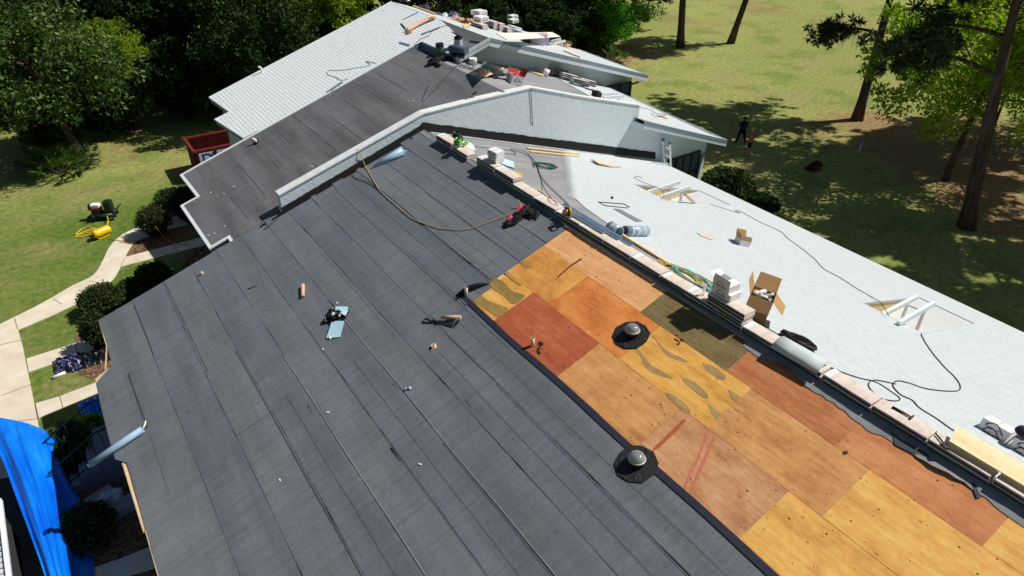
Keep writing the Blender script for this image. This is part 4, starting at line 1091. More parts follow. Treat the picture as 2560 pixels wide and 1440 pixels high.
b = MB(); b.lathe([(.115, 0), (.118, .03), (.112, .07), (.09, .11), (.05, .135), (.001, .14)], n=20); b.build('crown', M_CAP, o)
b = MB(); P = []
for k in range(9):
    a = R_(-62 + 124 * k / 8); P.append([Vector((.11 * math.cos(a), .11 * math.sin(a), .012)), Vector((.11 * math.cos(a) + .05, .115 * math.sin(a), .012 - .01 * abs(a))), Vector((.11 * math.cos(a) + .09 * math.cos(a * .9), .118 * math.sin(a), .006 - .02 * abs(a)))])
b.grid(P); b.build('brim', M_CAP, o, solid=.004)
b = MB(); b.lathe([(.012, .138), (.01, .147), (.001, .149)], n=8); b.build('button', M_CAP, o)
q = R1(2512, 1112); b = MB(); b.tube([q + Vector((0, 0, .01)), q + Vector((.1, -.08, .29))], [.018, .013], 8); tag(b.build('wooden_stick', plain('wood_handle', (206, 178, 132), .6)), 'wooden tool handle standing between the two lettered cartons', 'handle')

# cream board lying over the bundles at the right edge
p, q = XP(2353, 1100, 1.32), XP(2470, 1165, 1.32)
b = MB(); zc = ZT2 + .07
pts = [Vector((1.0, -8.55, zc + .02)), Vector((1.42, -8.45, zc + .05)), Vector((1.52, -11.2, zc + .0)), Vector((1.08, -11.2, zc - .03))]
b.prism(pts, (0, 0, .018)); M_CREAM = ply_mat('cream_board', srgb(214, 192, 150), srgb(238, 222, 186), srgb(246, 234, 206), knots=.1, blot=.2)
tag(b.build('board', M_CREAM), 'cream coloured plywood board lying along the bundles at the right edge', 'board')
# hammer and pry tool
def along(a, b_, z): return a, b_
o = thing('hammer', 'black hammer lying on a bundle near the cream board', 'hammer', Matrix.Translation((1.12, -7.72, ZT2 + .02)) @ Matrix.Rotation(R_(-86), 4, 'Z'))
b = MB(); b.tube([(-.18, 0, 0), (.0, 0, .004), (.14, 0, 0)], [.02, .016, .013], 8); b.build('handle', plain('black_rubber', (28, 26, 34), .6), o)
b = MB(); b.box((.155, 0, .006), (.03, .1, .028)); b.tube([(.155, .045, .006), (.17, .085, .006)], [.013, .004], 6); b.build('head', plain('steel_dark', (70, 70, 74), .4, .5, .6), o)
o = thing('pry_bar', 'black roofing hatchet lying beside the teal-banded bundle', 'tool', Matrix.Translation((1.02, -8.42, ZT2 + .03)) @ Matrix.Rotation(R_(-120), 4, 'Z'))
b = MB(); b.tube([(-.14, 0, 0), (.1, 0, 0)], .014, 6); b.build('handle', plain('black_rubber', (28, 26, 34), .6), o)
b = MB(); b.prism([(.08, -.03, -.008), (.2, -.05, -.008), (.22, .03, -.008), (.08, .03, -.008)], (0, 0, .02)); b.build('blade', plain('steel_dark', (70, 70, 74), .4, .5, .6), o)
# blue-grey metal drip edge strips on the bundles
M_MET = plain('blue_grey_metal', (108, 130, 158), .35, .5, .25, var=.1); M_METL = plain('pale_metal', (206, 222, 234), .35, .5, .2, var=.05)
for i, (ya, yb, xa, xb, lab) in enumerate(((2.0, -.75, 1.22, 1.2, 'long blue-grey metal strip on the bundles, uppermost of three'), (1.75, -.35, 1.12, 1.14, 'long blue-grey metal strip on the bundles, middle of three'), (1.6, .1, 1.02, 1.04, 'shorter pale metal strip on the bundles, lowest of three'))):
    b = MB(); z = ZT2 + .012 + .008 * i
    for dz, xx0, xx1, mi in ((0, 0, .05, 0), (.0, .05, .085, 1)):
        b.prism([Vector((xa + xx0, ya, z)), Vector((xa + xx1, ya, z + .004)), Vector((xb + xx1, yb, z + .004)), Vector((xb + xx0, yb, z))], (0, 0, .003), mi)
    b.prism([Vector((xa + .085, ya, z)), Vector((xb + .085, yb, z)), Vector((xb + .085, yb, z + .04)), Vector((xa + .085, ya, z + .04))], (.003, 0, 0), 1)
    tag(b.build('metal_strip', [M_MET, M_METL]), lab, 'metal strip', 'drip edge strips on the bundles')
# pale ridge vent section
o = thing('ridge_vent', 'pale grey-green folded ridge vent piece leaning on the bundles', 'roof vent', Matrix.Translation((1.0, -5.72, ZT2 - .02)) @ Matrix.Rotation(R_(3), 4, 'Z') @ Matrix.Rotation(R_(-8), 4, 'Y'))
b = MB(); P = []
for y in (-.5, -.17, .17, .5): P.append([Vector((-.2, y, .03)), Vector((-.1, y, .1)), Vector((.02, y, .125)), Vector((.13, y, .1)), Vector((.22, y, .05))])
b.grid(P, smooth=True); b.build('vent_top', plain('vent_shell', (200, 210, 210), .6, var=.05), o, solid=.018)
b = MB(); b.box((-.19, 0, .015), (.02, .98, .03)); b.box((-.15, 0, .055), (.012, .96, .012)); b.build('vent_side', M_NAVY, o)
# yellow saw, green saw, small tools
M_YEL = plain('yellow_tool', (214, 170, 40), .45, .5, var=.2, scale=20); M_GRN = plain('lime_tool', (120, 208, 50), .45, .5, var=.15); M_BLK = plain('tool_black', (22, 22, 24), .55, .4); M_STEEL = plain('steel', (170, 174, 178), .3, .5, .8)
def saw(name, label, m, body, s=1.0):
    o = thing(name, label, 'saw', m @ Matrix.Scale(s, 4))
    b = MB(); b.box((0, 0, .02), (.3, .16, .008)); b.build('base_plate', M_STEEL, o)
    b = MB(); b.lathe([(.001, -.02), (.1, -.02), (.105, .0), (.1, .02), (.001, .02)], (-.02, -.03, .1), 20, rot=Matrix.Rotation(R_(90), 3, 'X')); b.build('blade_guard', body, o)
    b = MB(); b.tube([(-.02, .0, .11), (-.02, .12, .11)], .055, 12); b.build('motor', body, o)
    b = MB(); b.tube(smooth_path([(.02, .03, .16), (-.08, .03, .22), (-.18, .03, .18), (-.17, .03, .08)], 4), .02, 8); b.tube([(.08, .03, .1), (.09, .03, .17)], .02, 8); b.build('handle', M_BLK, o)
    return o
saw('circular_saw', 'yellow circular saw sitting at the near ridge above the bare deck corner', Matrix.Translation((.98, 1.42, ZT2 + .0)) @ Matrix.Rotation(R_(70), 4, 'Z'), M_YEL, 1.15)
saw('circular_saw', 'lime green circular saw on the farthest bundle stack', Matrix.Translation((1.0, 7.16, ZB + .22)) @ Matrix.Rotation(R_(200), 4, 'Z'), M_GRN, 1.25)
o = thing('utility_box', 'small lime green and white tool case beside the green saw', 'tool case', atz(1.28, 7.1, ZB + .2, 20)); b = MB(); b.box((0, 0, .04), (.2, .1, .07)); b.build('case', M_GRN, o, bevel=.01); b = MB(); b.tube([(-.05, 0, .08), (-.03, 0, .11), (.03, 0, .11), (.05, 0, .08)], .01, 6); b.build('handle', M_BLK, o)
# silvery dome, pot and panel by the white wall
o = thing('flashing_dome', 'white translucent round dome lying by the farthest bundles', 'dome', Matrix.Translation(R1(1163, 373)) @ Matrix.Rotation(R_(18), 4, 'Y'))
b = MB(); b.lathe([(.34, 0), (.34, .05), (.3, .14), (.2, .22), (.08, .26), (.001, .265)], n=24); b.build('shell', plain('milky_plastic', (220, 224, 224), .35, .5, var=.05), o)
b = MB(); b.tube([Vector((.345 * math.cos(a), .345 * math.sin(a), .02)) for a in np.linspace(0, 6.283, 25)], .012, 6); b.build('rim', M_STEEL, o)
b = MB(); m = Matrix.Translation(R1(1142, 357)); b.lathe([(.001, 0), (.14, 0), (.15, .3), (.15, .38), (.13, .38), (.12, .1), (.001, .08)], n=18)
o = b.build('tar_bucket', M_TAR, m=m); tag(o, 'black tar bucket standing against the foot of the white wall', 'bucket')
b = MB(); b.box((0, 0, .16), (.16, .012, .3)); o = b.build('metal_offcut', M_METL, m=Matrix.Translation(R1(1137, 353) + Vector((-.02, -.25, 0))) @ Matrix.Rotation(R_(14), 4, 'X')); tag(o, 'small pale metal panel leaning against the black tar bucket', 'panel')
# plastic sheet, timber, scraps on the near right slope
def flat(name, label, cat, pix, mat, surf='R1', h=.025, th=.02, group=None, curl=0.0):
    pts = [SURF[surf](px, py, h) for px, py in pix]; n = NRM[surf]
    if curl: pts = [p + n * (curl if i in (0, len(pts) - 1) else 0) for i, p in enumerate(pts)]
    b = MB(); b.prism(pts, n * th); return tag(b.build(name, mat), label, cat, group)
flat('plastic_sheet', 'pale blue plastic sheet crumpled behind the white boxes', 'plastic sheet', [(1247, 402), (1262, 398), (1284, 405), (1286, 421), (1268, 416), (1252, 413)], plain('pale_blue_sheet', (196, 222, 230), .4, .4, var=.06), curl=.06)
M_PINE = plain('pine_timber', (228, 204, 150), .75, var=.1, scale=5)
def lumber(label, a, b_, w, th, surf='R1', h=.02, mat=None, name='timber'):
    p, q = SURF[surf](*a, h), SURF[surf](*b_, h); d = (q - p).normalized(); n = NRM[surf]; s_ = n.cross(d) * w / 2; b = MB(); b.prism([p - s_, q - s_, q + s_, p + s_], n * th); return tag(b.build(name, mat or M_PINE, bevel=.003), label, 'timber', None)
lumber('long pale timber lying near the white wall, upper of two', (1316, 371), (1447, 386), .1, .05); lumber('long pale timber lying near the white wall, lower of two', (1325, 380), (1446, 392), .09, .045)
lumber('long yellow timber along the edge of the pale shingles', (1553, 588), (1676, 664), .1, .05); lumber('thin yellow strip of wood beside the bundle row above the yellow saw', (1345, 474), (1386, 502), .05, .02)
lumber('pinkish batten lying at the top corner of the bare deck', (1413, 566), (1440, 580), .05, .03, 'L', .02, plain('pink_wood', (206, 150, 124), .8))
flat('shingle_strip', 'grey strip of starter shingles lying on the pale slope', 'shingle', [(1533, 522), (1550, 523), (1606, 553), (1590, 554)], plain('grey_strip', (122, 130, 136), .9, var=.15, scale=25), th=.008)
flat('shingle_scrap', 'small dark square scrap on the pale slope', 'scrap', [(1527, 492), (1532, 492), (1533, 497), (1528, 497)], M_SELV, th=.02)
flat('cardboard_piece', 'flat tan cardboard piece on the pale slope', 'cardboard', [(1742, 582), (1762, 586), (1786, 597), (1776, 599), (1752, 590)], plain('tan_card', (220, 192, 172), .85), th=.012)
flat('wrapper', 'crumpled beige and white wrapper on the pale slope near the white wall', 'wrapper', [(1477, 403), (1500, 404), (1532, 411), (1552, 419), (1530, 419), (1494, 413)], plain('beige_wrap', (220, 200, 184), .7, var=.2, scale=10), th=.05, curl=.05)
b = MB(); pp = [R1(*p, .03) for p in ((1570, 520), (1512, 514), (1496, 505), (1560, 510), (1574, 518))]; b.tube(pp, .016, 6); tag(b.build('wire_frame', plain('dark_wire', (82, 84, 84), .5, .4, .3)), 'bent rectangular loop of dark metal strip on the pale slope', 'metal strip')
# rolls of blue-grey flashing
def roll(label, a, b_, r, surf='R1', mat=None, bands=(), name='flashing_roll', hollow=True, lift=0.0, group=None, both=None):
    p, q = SURF[surf](*a, r + lift), SURF[surf](*b_, r + lift); d = q - p; ln = d.length
    o = thing(name, label, 'roll', frame(p, d, NRM[surf]), group); b = MB()
    b.lathe([(r * .82, .01), (r, 0), (r, ln), (r * .82, ln - .001), (r * .8, .02)], n=20); b.build('roll_sheet', mat or M_ROLL, o)
    for k in bands:
        bb = MB(); bb.lathe([(r * 1.015, ln * k - .03), (r * 1.02, ln * k), (r * 1.015, ln * k + .03)], n=20); bb.build('band', M_METL, o)
    return o
M_ROLL = plain('blue_grey_roll', (160, 182, 196), .4, .4, .1, var=.06)
roll('blue-grey flashing roll with an open end, nearer the bundles', (1525, 568), (1547, 582), .17, bands=(.4,)); roll('long pale blue flashing roll lying on the pale slope', (1562, 577), (1616, 578), .14, bands=(.25, .5, .8))
# long hoses and cables
def cable(label, pix, r, mat, surf='R1', h=None, k=6, name='hose', cat='hose', group=None):
    pts = smooth_path([SURF[surf](*p[:2], (h if h is not None else r + .02) + (p[2] if len(p) > 2 else 0)) for p in pix], k)
    b = MB(); b.tube(pts, r, 6); return tag(b.build(name, mat), label, cat, group)
M_HOSEB = plain('black_hose', (52, 56, 58), .6); M_HOSEG = plain('green_hose', (34, 84, 74), .5); M_HOSET = plain('teal_hose', (120, 190, 178), .5); M_HOSEY = plain('yellow_hose', (186, 168, 92), .6); M_ROPEY = plain('orange_rope', (222, 160, 40), .6)
cable('thin dark hose running down the pale slope to the nearer roof opening', [(1776, 511), (1800, 518), (1838, 530), (1850, 532), (1838, 527), (1850, 528), (1900, 555), (1950, 578), (1970, 596), (2000, 618), (2035, 646), (2060, 672), (2100, 694), (2140, 720), (2175, 740), (2200, 755, .06), (2214, 775, .1), (2222, 790, .05)], .009, M_HOSEB)
cable('dark green hose snaking over the pale slope to the right edge bundles', [(2303, 834), (2310, 850), (2330, 880), (2362, 918), (2385, 940), (2400, 962), (2396, 976), (2360, 977), (2310, 970), (2275, 958), (2245, 952), (2232, 962), (2250, 985), (2280, 1000), (2300, 1020), (2340, 1045), (2375, 1070), (2400, 1085)], .011, M_HOSEB)
cable('dark hose in a loop beside the ridge bundles below the ridge vent piece', [(2000, 868), (2030, 888), (2070, 914), (2110, 932), (2150, 945), (2190, 955), (2230, 980), (2250, 996), (2240, 1002), (2205, 996), (2178, 975), (2172, 958), (2190, 950), (2240, 960)], .010, M_HOSEB)
cable('thin dark cable curling at the farther roof opening', [(1605, 445), (1590, 440), (1587, 444), (1600, 452), (1640, 468, .1), (1656, 478, .12), (1660, 496, .1)], .009, M_HOSEB)
r9 = random.Random(4)
def coil(label, surf, px, py, R0, n, r, mat, sx=1.0, name='hose_coil', flat_=True, ang=0, h=0.03):
    m = on(surf, px, py, ang=ang); pts = []
    for i in range(n * 14):
        a = i / 14 * 2 * math.pi; q = R0 * (.75 + .3 * r9.random()); pts.append(m @ Vector((q * sx * math.cos(a) + .06 * math.sin(a * .31), q * math.sin(a), h + .03 * math.sin(a * .7) ** 2 + .004 * (i // 14))))
    b = MB(); b.tube(smooth_path(pts, 2), r, 5); return tag(b.build(name, mat), label, 'hose')
coil('tangled dark green cord on the grey felt below the white wall', 'R1', 1363, 417, .3, 6, .014, M_HOSEG, 1.7, ang=-80)
coil('tangle of thin yellow hose beside the ridge bundles', 'R1', 1700, 688, .3, 6, .014, M_HOSEY, 2.2, ang=5)
coil('tangle of pale teal hose beside the ridge bundles', 'R1', 1732, 700, .3, 5, .014, M_HOSET, 2.2, ang=-5)
coil('coil of black cord lying by the ridge vent piece', 'R1', 1993, 858, .2, 12, .022, M_BLK, 1.7, ang=5, h=.04)
cable('yellow hose end trailing from the hose tangle towards the white cartons', [(1660, 668), (1690, 672), (1730, 680), (1770, 700), (1800, 722)], .014, M_HOSEY)
# cable hanging over the white wall
b = MB(); pts = [YP(1327, 224, YW - .03) + Vector((0, 0, .06)), YP(1331, 300, YW - .03), YP(1336, 366, YW - .12), R1(1346, 420, .03), R1(1356, 460, .03), Vector((1.25, 2.6, ZT2 + .03)), Vector((1.1, 2.0, ZT2 + .03))]
b.tube(smooth_path(pts, 6), .012, 5); tag(b.build('cable', M_HOSEB), 'thin black cable hanging down the white wall to the bundles', 'cable')
cable('thin black cable across the grey felt from the far bundles', [(1185, 366), (1240, 372), (1300, 380), (1335, 400), (1352, 440), (1378, 470), (1420, 510), (1445, 540)], .012, M_HOSEB, name='cable', cat='cable')
cable('second thin black cable on the grey felt near the white boxes', [(1262, 383), (1290, 385), (1278, 372), (1320, 383), (1336, 420)], .01, M_HOSEB, name='cable', cat='cable')
# yellow air hose over the wall and across the dark slope
pts = [YP(898, 379, YW - .1) + Vector((0, .15, .08)), YP(901, 384, YW - .06), YP(908, 404, YW - .05)] + [L(*p, .035) for p in ((917, 422), (928, 442), (950, 476), (985, 508), (1030, 545), (1080, 566), (1120, 573), (1168, 573), (1212, 559), (1250, 545), (1278, 534))]
b = MB(); b.tube(smooth_path(pts, 6), .012, 7); tag(b.build('hose', M_HOSEY), 'yellow air hose draped over the white wall and curving across the dark slope', 'hose')
cable('thin black cord hanging from the white wall beside the yellow hose', [(880, 436), (890, 446), (920, 456), (945, 474)], .01, M_HOSEB, 'L', name='cable', cat='cable')

# ------------------------------------------------------------------ loose things on the dark left slope
def lump(b, c, s, seed, n=10, rough=.25, mi=0, flat_=1.0):
    """crumpled cloth-like lump"""
    r = random.Random(seed); base = len(b.v); nu, nv = n, n // 2 + 1
    P = []
    for i in range(nv + 1):
        th = math.pi * .5 * i / nv; row = []
        for j in range(nu):
            a = 2 * math.pi * j / nu; k = 1 + rough * r.uniform(-1, 1); row.append(Vector(c) + Vector((s[0] * math.cos(a) * math.cos(th) * k, s[1] * math.sin(a) * math.cos(th) * k, s[2] * math.sin(th) * (1 + rough * r.uniform(-1, .6)))))
        row.append(row[0]); P.append(row)
    b.grid(P, mi, smooth=False)
M_HBLK = plain('harness_black', (20, 20, 22), .7, .3, var=.3, scale=20, bump=.4); M_HRED = plain('harness_red', (224, 64, 88), .6)
m = on('L', 1302, 542, 1330, 520); o = thing('tool_harness', 'black and red safety harness with pouches lying in a heap at the hose end', 'harness', m)
b = MB(); lump(b, (-.42, .05, 0), (.18, .12, .12), 1); lump(b, (-.15, 0, 0), (.2, .14, .1), 2); lump(b, (.18, .1, 0), (.26, .15, .14), 3); lump(b, (.22, -.22, 0), (.2, .22, .15), 4); b.tube(smooth_path([(-.5, 0, .03), (-.3, -.14, .05), (0, -.1, .1), (.3, -.35, .03), (.1, -.5, .02)], 5), .03, 6); b.build('pouches', M_HBLK, o)
b = MB(); lump(b, (-.28, .14, .08), (.1, .07, .07), 5); lump(b, (.16, .17, .1), (.15, .07, .06), 6); b.build('red_pad', M_HRED, o)
b = MB(); b.tube(smooth_path([(.2, .2, .1), (.3, .3, .1), (.34, .42, .2)], 4), .015, 6); b.build('strap', M_HOSEY, o)
# cardboard tube
b = MB(); p, q = L(757, 712, .06), L(757, 742, .05); b.tube([p, q], [.055, .05], 12); tag(b.build('cardboard_tube', plain('pinkish_card', (222, 178, 156), .8)), 'short pinkish cardboard tube on the dark slope', 'tube')
# black and pale blue plastic wrapping
M_PBLUE = plain('pale_blue_film', (180, 218, 232), .35, .5, var=.06); M_PBLK = plain('black_film', (18, 18, 24), .35, .5, var=.3, bump=.3)
o = thing('plastic_wrapper', 'crumpled black wrapping with two pale blue panels on the dark slope', 'wrapper', (0, 0, 0))
b = MB()
for pix, hs in (([(816, 846), (830, 803), (861, 803), (850, 843)], (.03, .06, .06, .02)), ([(839, 767), (869, 767), (872, 772), (864, 790), (852, 783), (838, 779)], (.05, .03, .05, .12, .14, .1))):
    b.prism([L(px, py, h) for (px, py), h in zip(pix, hs)], NRM['L'] * .012)
b.build('blue_panel', M_PBLUE, o)
b = MB()
for px, py, sx, sy, h, sd_ in ((848, 790, .22, .2, .14, 1), (836, 795, .16, .15, .16, 2), (818, 802, .1, .1, .1, 3), (830, 782, .12, .1, .12, 4), (870, 778, .05, .07, .06, 5), (858, 800, .08, .05, .06, 8)):
    lump(b, L(px, py, .02), (sx, sy, h), sd_, rough=.4)
b.build('black_film', M_PBLK, o)
b = MB(); lump(b, L(833, 785, .14), (.05, .06, .05), 6, rough=.4); lump(b, L(815, 800, .06), (.04, .04, .05), 7); lump(b, L(825, 845, .02), (.04, .05, .05), 9); b.build('white_film', M_PVCW, o)
# felt offcut with a tube
o = thing('felt_offcut', 'curled grey felt offcut with a cardboard core at one end on the dark slope', 'offcut', (0, 0, 0))
b = MB(); P = []
for k in range(9):
    a = k / 8; x0, y0, x1, y1 = 1072 + 78 * a, 788 + 4 * a, 1094 + 36 * a, 808 + 10 * a; hh = .03 + .1 * (abs(a - .5) * 2) ** 2
    P.append([L(x0, y0, hh + .04), L((x0 + x1) / 2, (y0 + y1) / 2, hh * .6), L(x1, y1, .03)])
b.grid(P); b.build('felt_sheet', M_GFELT, o, solid=.006).data.materials[0] = plain('offcut_grey', (96, 100, 104), .9, var=.15, scale=20)
b = MB(); b.tube([L(1104, 793, .13), L(1152, 793, .1)], .05, 10); b.build('core_tube', plain('card_core', (206, 170, 136), .8), o)
b = MB(); b.prism([L(1058, 798, .03), L(1066, 795, .12), L(1090, 808, .03)], NRM['L'] * .006); b.prism([L(1150, 800, .1), L(1142, 804, .03), L(1134, 817, .02), L(1139, 817, .06)], NRM['L'] * .006); b.build('dark_end', M_SELV, o)
# crushed drinks can
o = thing('drink_can', 'small crushed blue and white can on the dark slope', 'can', on('L', 1028, 972, ang=60)); b = MB(); b.lathe([(.001, 0), (.035, 0), (.033, .03), (.024, .06), (.034, .1), (.032, .13), (.001, .13)], (0, 0, .035), 12, rot=Matrix.Rotation(R_(90), 3, 'Y')); b.build('can_body', plain('can_white', (220, 226, 240), .35, .5), o); b = MB(); b.lathe([(.0345, .02), (.028, .045), (.0345, .085)], (0, 0, .036), 12, rot=Matrix.Rotation(R_(90), 3, 'Y')); b.build('blue_band', plain('can_blue', (70, 110, 190), .4, .5), o)
# blue-grey cone of sheet metal by the wall, and the roll poking over the eave
o = thing('metal_cone', 'pale blue rolled sheet tapering to a point beside the white wall', 'sheet roll', (0, 0, 0)); b = MB(); p, q = L(932, 417, .05), L(1008, 377, .12); b.tube([p, p.lerp(q, .5), q], [.03, .1, .15], 14, caps=False); b.build('sheet', plain('sky_sheet', (160, 194, 218), .4, .45, var=.05), o, solid=.006)
b = MB(); b.prism([L(1000, 370, .2), L(1020, 377, .06), L(1004, 386, .04), L(990, 380, .1)], NRM['L'] * .006); b.build('loose_end', plain('sky_sheet', (160, 194, 218), .4), o)
o = thing('membrane_roll', 'blue-grey roll of membrane poking out over the left eave', 'roll', (0, 0, 0)); p, q = L(356, 1073, .1), L(352, 1076, .1); d = Vector((-1, -.03, -T)).normalized()
q = p + d * 1.32; b = MB(); b.tube([p, q], .085, 14); b.build('roll_sheet', plain('membrane_blue', (150, 180, 204), .5, .4, var=.05), o)
b = MB(); b.tube([p + Vector((.0, 0, 0)), p + Vector((.08, .06, .05)), p + Vector((.12, .18, .06))], .02, 8); b.tube([q, q + d * .06], .05, 10); b.build('core', M_PVCW, o)
# tubular skylights
def skylight(px, py, label):
    o = thing('tubular_skylight', label, 'skylight', on('L', px, py, ang=10), 'tubular skylights on the left slope')
    b = MB(); r = random.Random(int(px)); n = 10; b.lathe([(.001, .03), (.17, .03)], n=n)
    ring = [(0.40 * r.uniform(.94, 1.04)) for _ in range(n)]; vs = [Vector((.001, 0, .03))]
    outer = [Vector((ring[k] * math.cos(6.2832 * k / n), ring[k] * math.sin(6.2832 * k / n), .03)) for k in range(n)]
    b = MB(); b.prism([v - Vector((0, 0, .022)) for v in outer], (0, 0, .022)); 
    for k in range(24):
        a = r.uniform(0, 6.28); q = r.uniform(.2, .36); lump(b, (q * math.cos(a), q * math.sin(a), .028), (.04, .03, .012), k, n=6)
    b.build('flashing', plain('tarred_flashing', (34, 34, 38), .45, .5, var=.5, scale=26, bump=.6), o)
    up = NRM['L']; tilt = Matrix.Rotation(math.atan(T), 4, Vector((0, 1, 0)))
    mi = o.matrix_world.to_3x3().inverted() @ Vector((0, 0, 1)); mi.normalize()
    c0 = Vector((0, 0, .02)); c1 = mi * .13
    b = MB(); b.tube([c0, c1], .155, 20); b.build('collar', M_TAR, o)
    q = mi.to_track_quat('Z', 'Y').to_matrix()
    b = MB(); b.lathe([(.155, .0), (.17, .005), (.17, .03), (.155, .035)], c1, 24, rot=q); b.build('rim', plain('clear_rim', (196, 190, 176), .3, .5), o)
    b = MB(); b.lathe([(.155, .03), (.15, .07), (.125, .11), (.08, .14), (.03, .153), (.001, .155)], c1, 24, rot=q)
    t = _mc.get('dome_glass')
    if t is None:
        n_ = NT('dome_glass', .05, .5); n_.color(n_.ramp(n_.noise(6), [(.3, srgb(150, 158, 160)), (.7, srgb(196, 200, 196))])); n_.b.inputs['Metallic'].default_value = .55; _mc['dome_glass'] = t = n_.m
    b.build('dome', t, o); return o
skylight(1579, 838, 'tubular skylight with tarred flashing on the orange and golden plywood'); skylight(1590, 1160, 'tubular skylight with tarred flashing at the edge of the dark felt')
# torn felt scraps on the bare deck
for lab, pix in (('jagged dark felt scrap on terracotta plywood below the bundles', [(2226, 1078), (2240, 1090), (2256, 1102), (2290, 1118), (2318, 1134), (2338, 1158), (2326, 1160), (2296, 1142), (2262, 1124), (2238, 1112)]),
                 ('short dark felt strip on the terracotta plywood near the right edge', [(2428, 1210), (2436, 1206), (2453, 1244), (2442, 1246)]), ('tiny dark felt flake at the corner of the terracotta plywood', [(2110, 1126), (2120, 1128), (2121, 1133), (2112, 1134)])):
    flat('felt_scrap', lab, 'felt scrap', pix, plain('scrap_grey', (74, 78, 84), .9, var=.2, scale=20), 'L', .018, .006)
flat('white_knife', 'small white and blue utility knife lying at the bundle foot by the deck', 'knife', [(1848, 815), (1858, 820), (1860, 826), (1849, 822)], M_METL, 'L', .03, .03)
flat('yellow_level', 'short yellow tool lying behind the stack right of the white boxes', 'tool', [(1285, 434), (1289, 432), (1305, 440), (1303, 445)], M_YEL, 'R1', .12, .06)
# ------------------------------------------------------------------ clutter on the middle section
r2 = random.Random(31)
def lumpthing(name, label, cat, m, parts, group=None):
    o = thing(name, label, cat, m, group)
    for nm, mat, lst in parts:
        b = MB()
        for i, (c, s_) in enumerate(lst): lump(b, c, s_, int(abs(c[0]) * 50) + i * 3 + len(nm), rough=.3)
        b.build(nm, mat, o)
    return o
def ridge_m(px, py, y=None, ang=0):
    p = R2(px, py); return Matrix.Translation(p) @ Matrix.Rotation(R_(ang), 4, 'Z')
lumpthing('tool_harness', 'black tool harness heaped on the middle ridge', 'harness', Matrix.Translation(R2(1106, 153)), (('pouches', M_HBLK, (((-.3, .05, 0), (.3, .2, .2)), ((.1, .1, .05), (.26, .12, .14)), ((.45, -.1, 0), (.25, .2, .18)), ((-.4, -.35, 0), (.1, .2, .06)))),))
b = MB(); b.lathe([(.001, 0), (.15, 0), (.165, .26), (.155, .27), (.14, .1), (.001, .08)], n=16); tag(b.build('bucket', M_BOXW, m=Matrix.Translation(R2(1183, 162))), 'small white bucket on the grey felt of the middle section', 'bucket')
o = thing('rolled_sheet', 'rolled sheet in brown paper lying on the grey felt of the middle section', 'roll', (0, 0, 0)); b = MB(); b.tube([R2(1208, 165, .09), R2(1258, 180, .09)], .09, 10); b.build('paper_roll', plain('brown_paper', (206, 184, 154), .8, var=.15), o); b = MB(); b.tube([R2(1204, 166, .06), R2(1240, 177, .05)], .05, 8); b.build('teal_core', M_HOSET, o)
lumpthing('cloth_heap', 'heap of beige cloth on the middle ridge', 'cloth', Matrix.Translation(R2(1199, 189)), (('cloth', plain('beige_cloth', (226, 196, 160), .9, var=.12, bump=.3), (((-.2, .1, 0), (.3, .2, .14)), ((.2, -.02, 0), (.32, .24, .22)))),))
lumpthing('cloth_bag', 'dark grey bag beside the beige cloth on the middle ridge', 'bag', Matrix.Translation(R2(1228, 192)), (('bag_body', plain('charcoal_cloth', (52, 52, 58), .9, var=.2), (((-.2, .06, 0), (.22, .16, .16)), ((.2, 0, .02), (.34, .22, .18)), ((.55, -.1, 0), (.2, .12, .06)))),))
m = Matrix.Translation(R2(1284, 208)) @ Matrix.Rotation(R_(-12), 4, 'Z') @ Matrix.Rotation(.3, 4, 'Y')
cx = carton('open_carton', 'open red and white carton standing on the grey felt of the middle section', 'carton', m, (.5, .56, .34), M_BOXW, open_=True, flaps=(('x+', 70, .26), ('y+', 60, .2)), logos=(('x-', .3, 0), ('y-', .3, 0)))
b = MB(); lump(b, (0, 0, .22), (.18, .22, .16), 4); b.build('red_contents', plain('red_plastic', (206, 44, 44), .5), cx)
for ch in cx.children:
    if ch.name.startswith('flap'): ch.data.materials[0] = plain('red_flap', (170, 70, 58), .8)
# shingle bundles on the middle right slope
SG = 'shingle bundles stacked on the middle right slope'
def slope_bundle(px, py, k, fn, nm, label, pale=False, rot=90 - 4, dx=0, sl=T2):
    p = fn(px, py); m = Matrix.Translation(p + Vector((dx, 0, .02 + k * (BH + .006)))) @ Matrix.Rotation(math.atan(sl), 4, 'Y') @ Matrix.Rotation(R_(rot + r2.uniform(-3, 3)), 4, 'Z')
    o = bundle(m, label, r2.randrange(6), pale); o['group'] = SG if fn is R2 else 'bundles and cartons on the far ridge'; return o
for (px, py, n, w) in ((1368, 183, 2, 'at the top end beside the white bucket'), (1395, 192, 5, 'tallest pile'), (1421, 203, 4, 'second pile down the slope'), (1448, 216, 4, 'third pile down the slope'), (1466, 212, 3, 'pile at the back low down'), (1478, 226, 1, 'lone one at the bottom end')):
    for k in range(n): slope_bundle(px, py, k, R2, w, f'bundle on the middle right slope, {w}, {LAY[k]}')
b = MB(); b.lathe([(.001, 0), (.15, 0), (.165, .3), (.001, .31)], n=16); tag(b.build('bucket', M_BOXW, m=Matrix.Translation(R2(1362, 190) + Vector((0, 0, .02))) @ Matrix.Rotation(.4, 4, 'Y')), 'white bucket beside the bundle pile on the middle right slope', 'bucket')
flat('batten', 'pale batten lying above the bundle pile on the middle right slope', 'timber', [(1322, 180), (1326, 178), (1360, 190), (1356, 192)], M_PINE, 'R2', .02, .04)
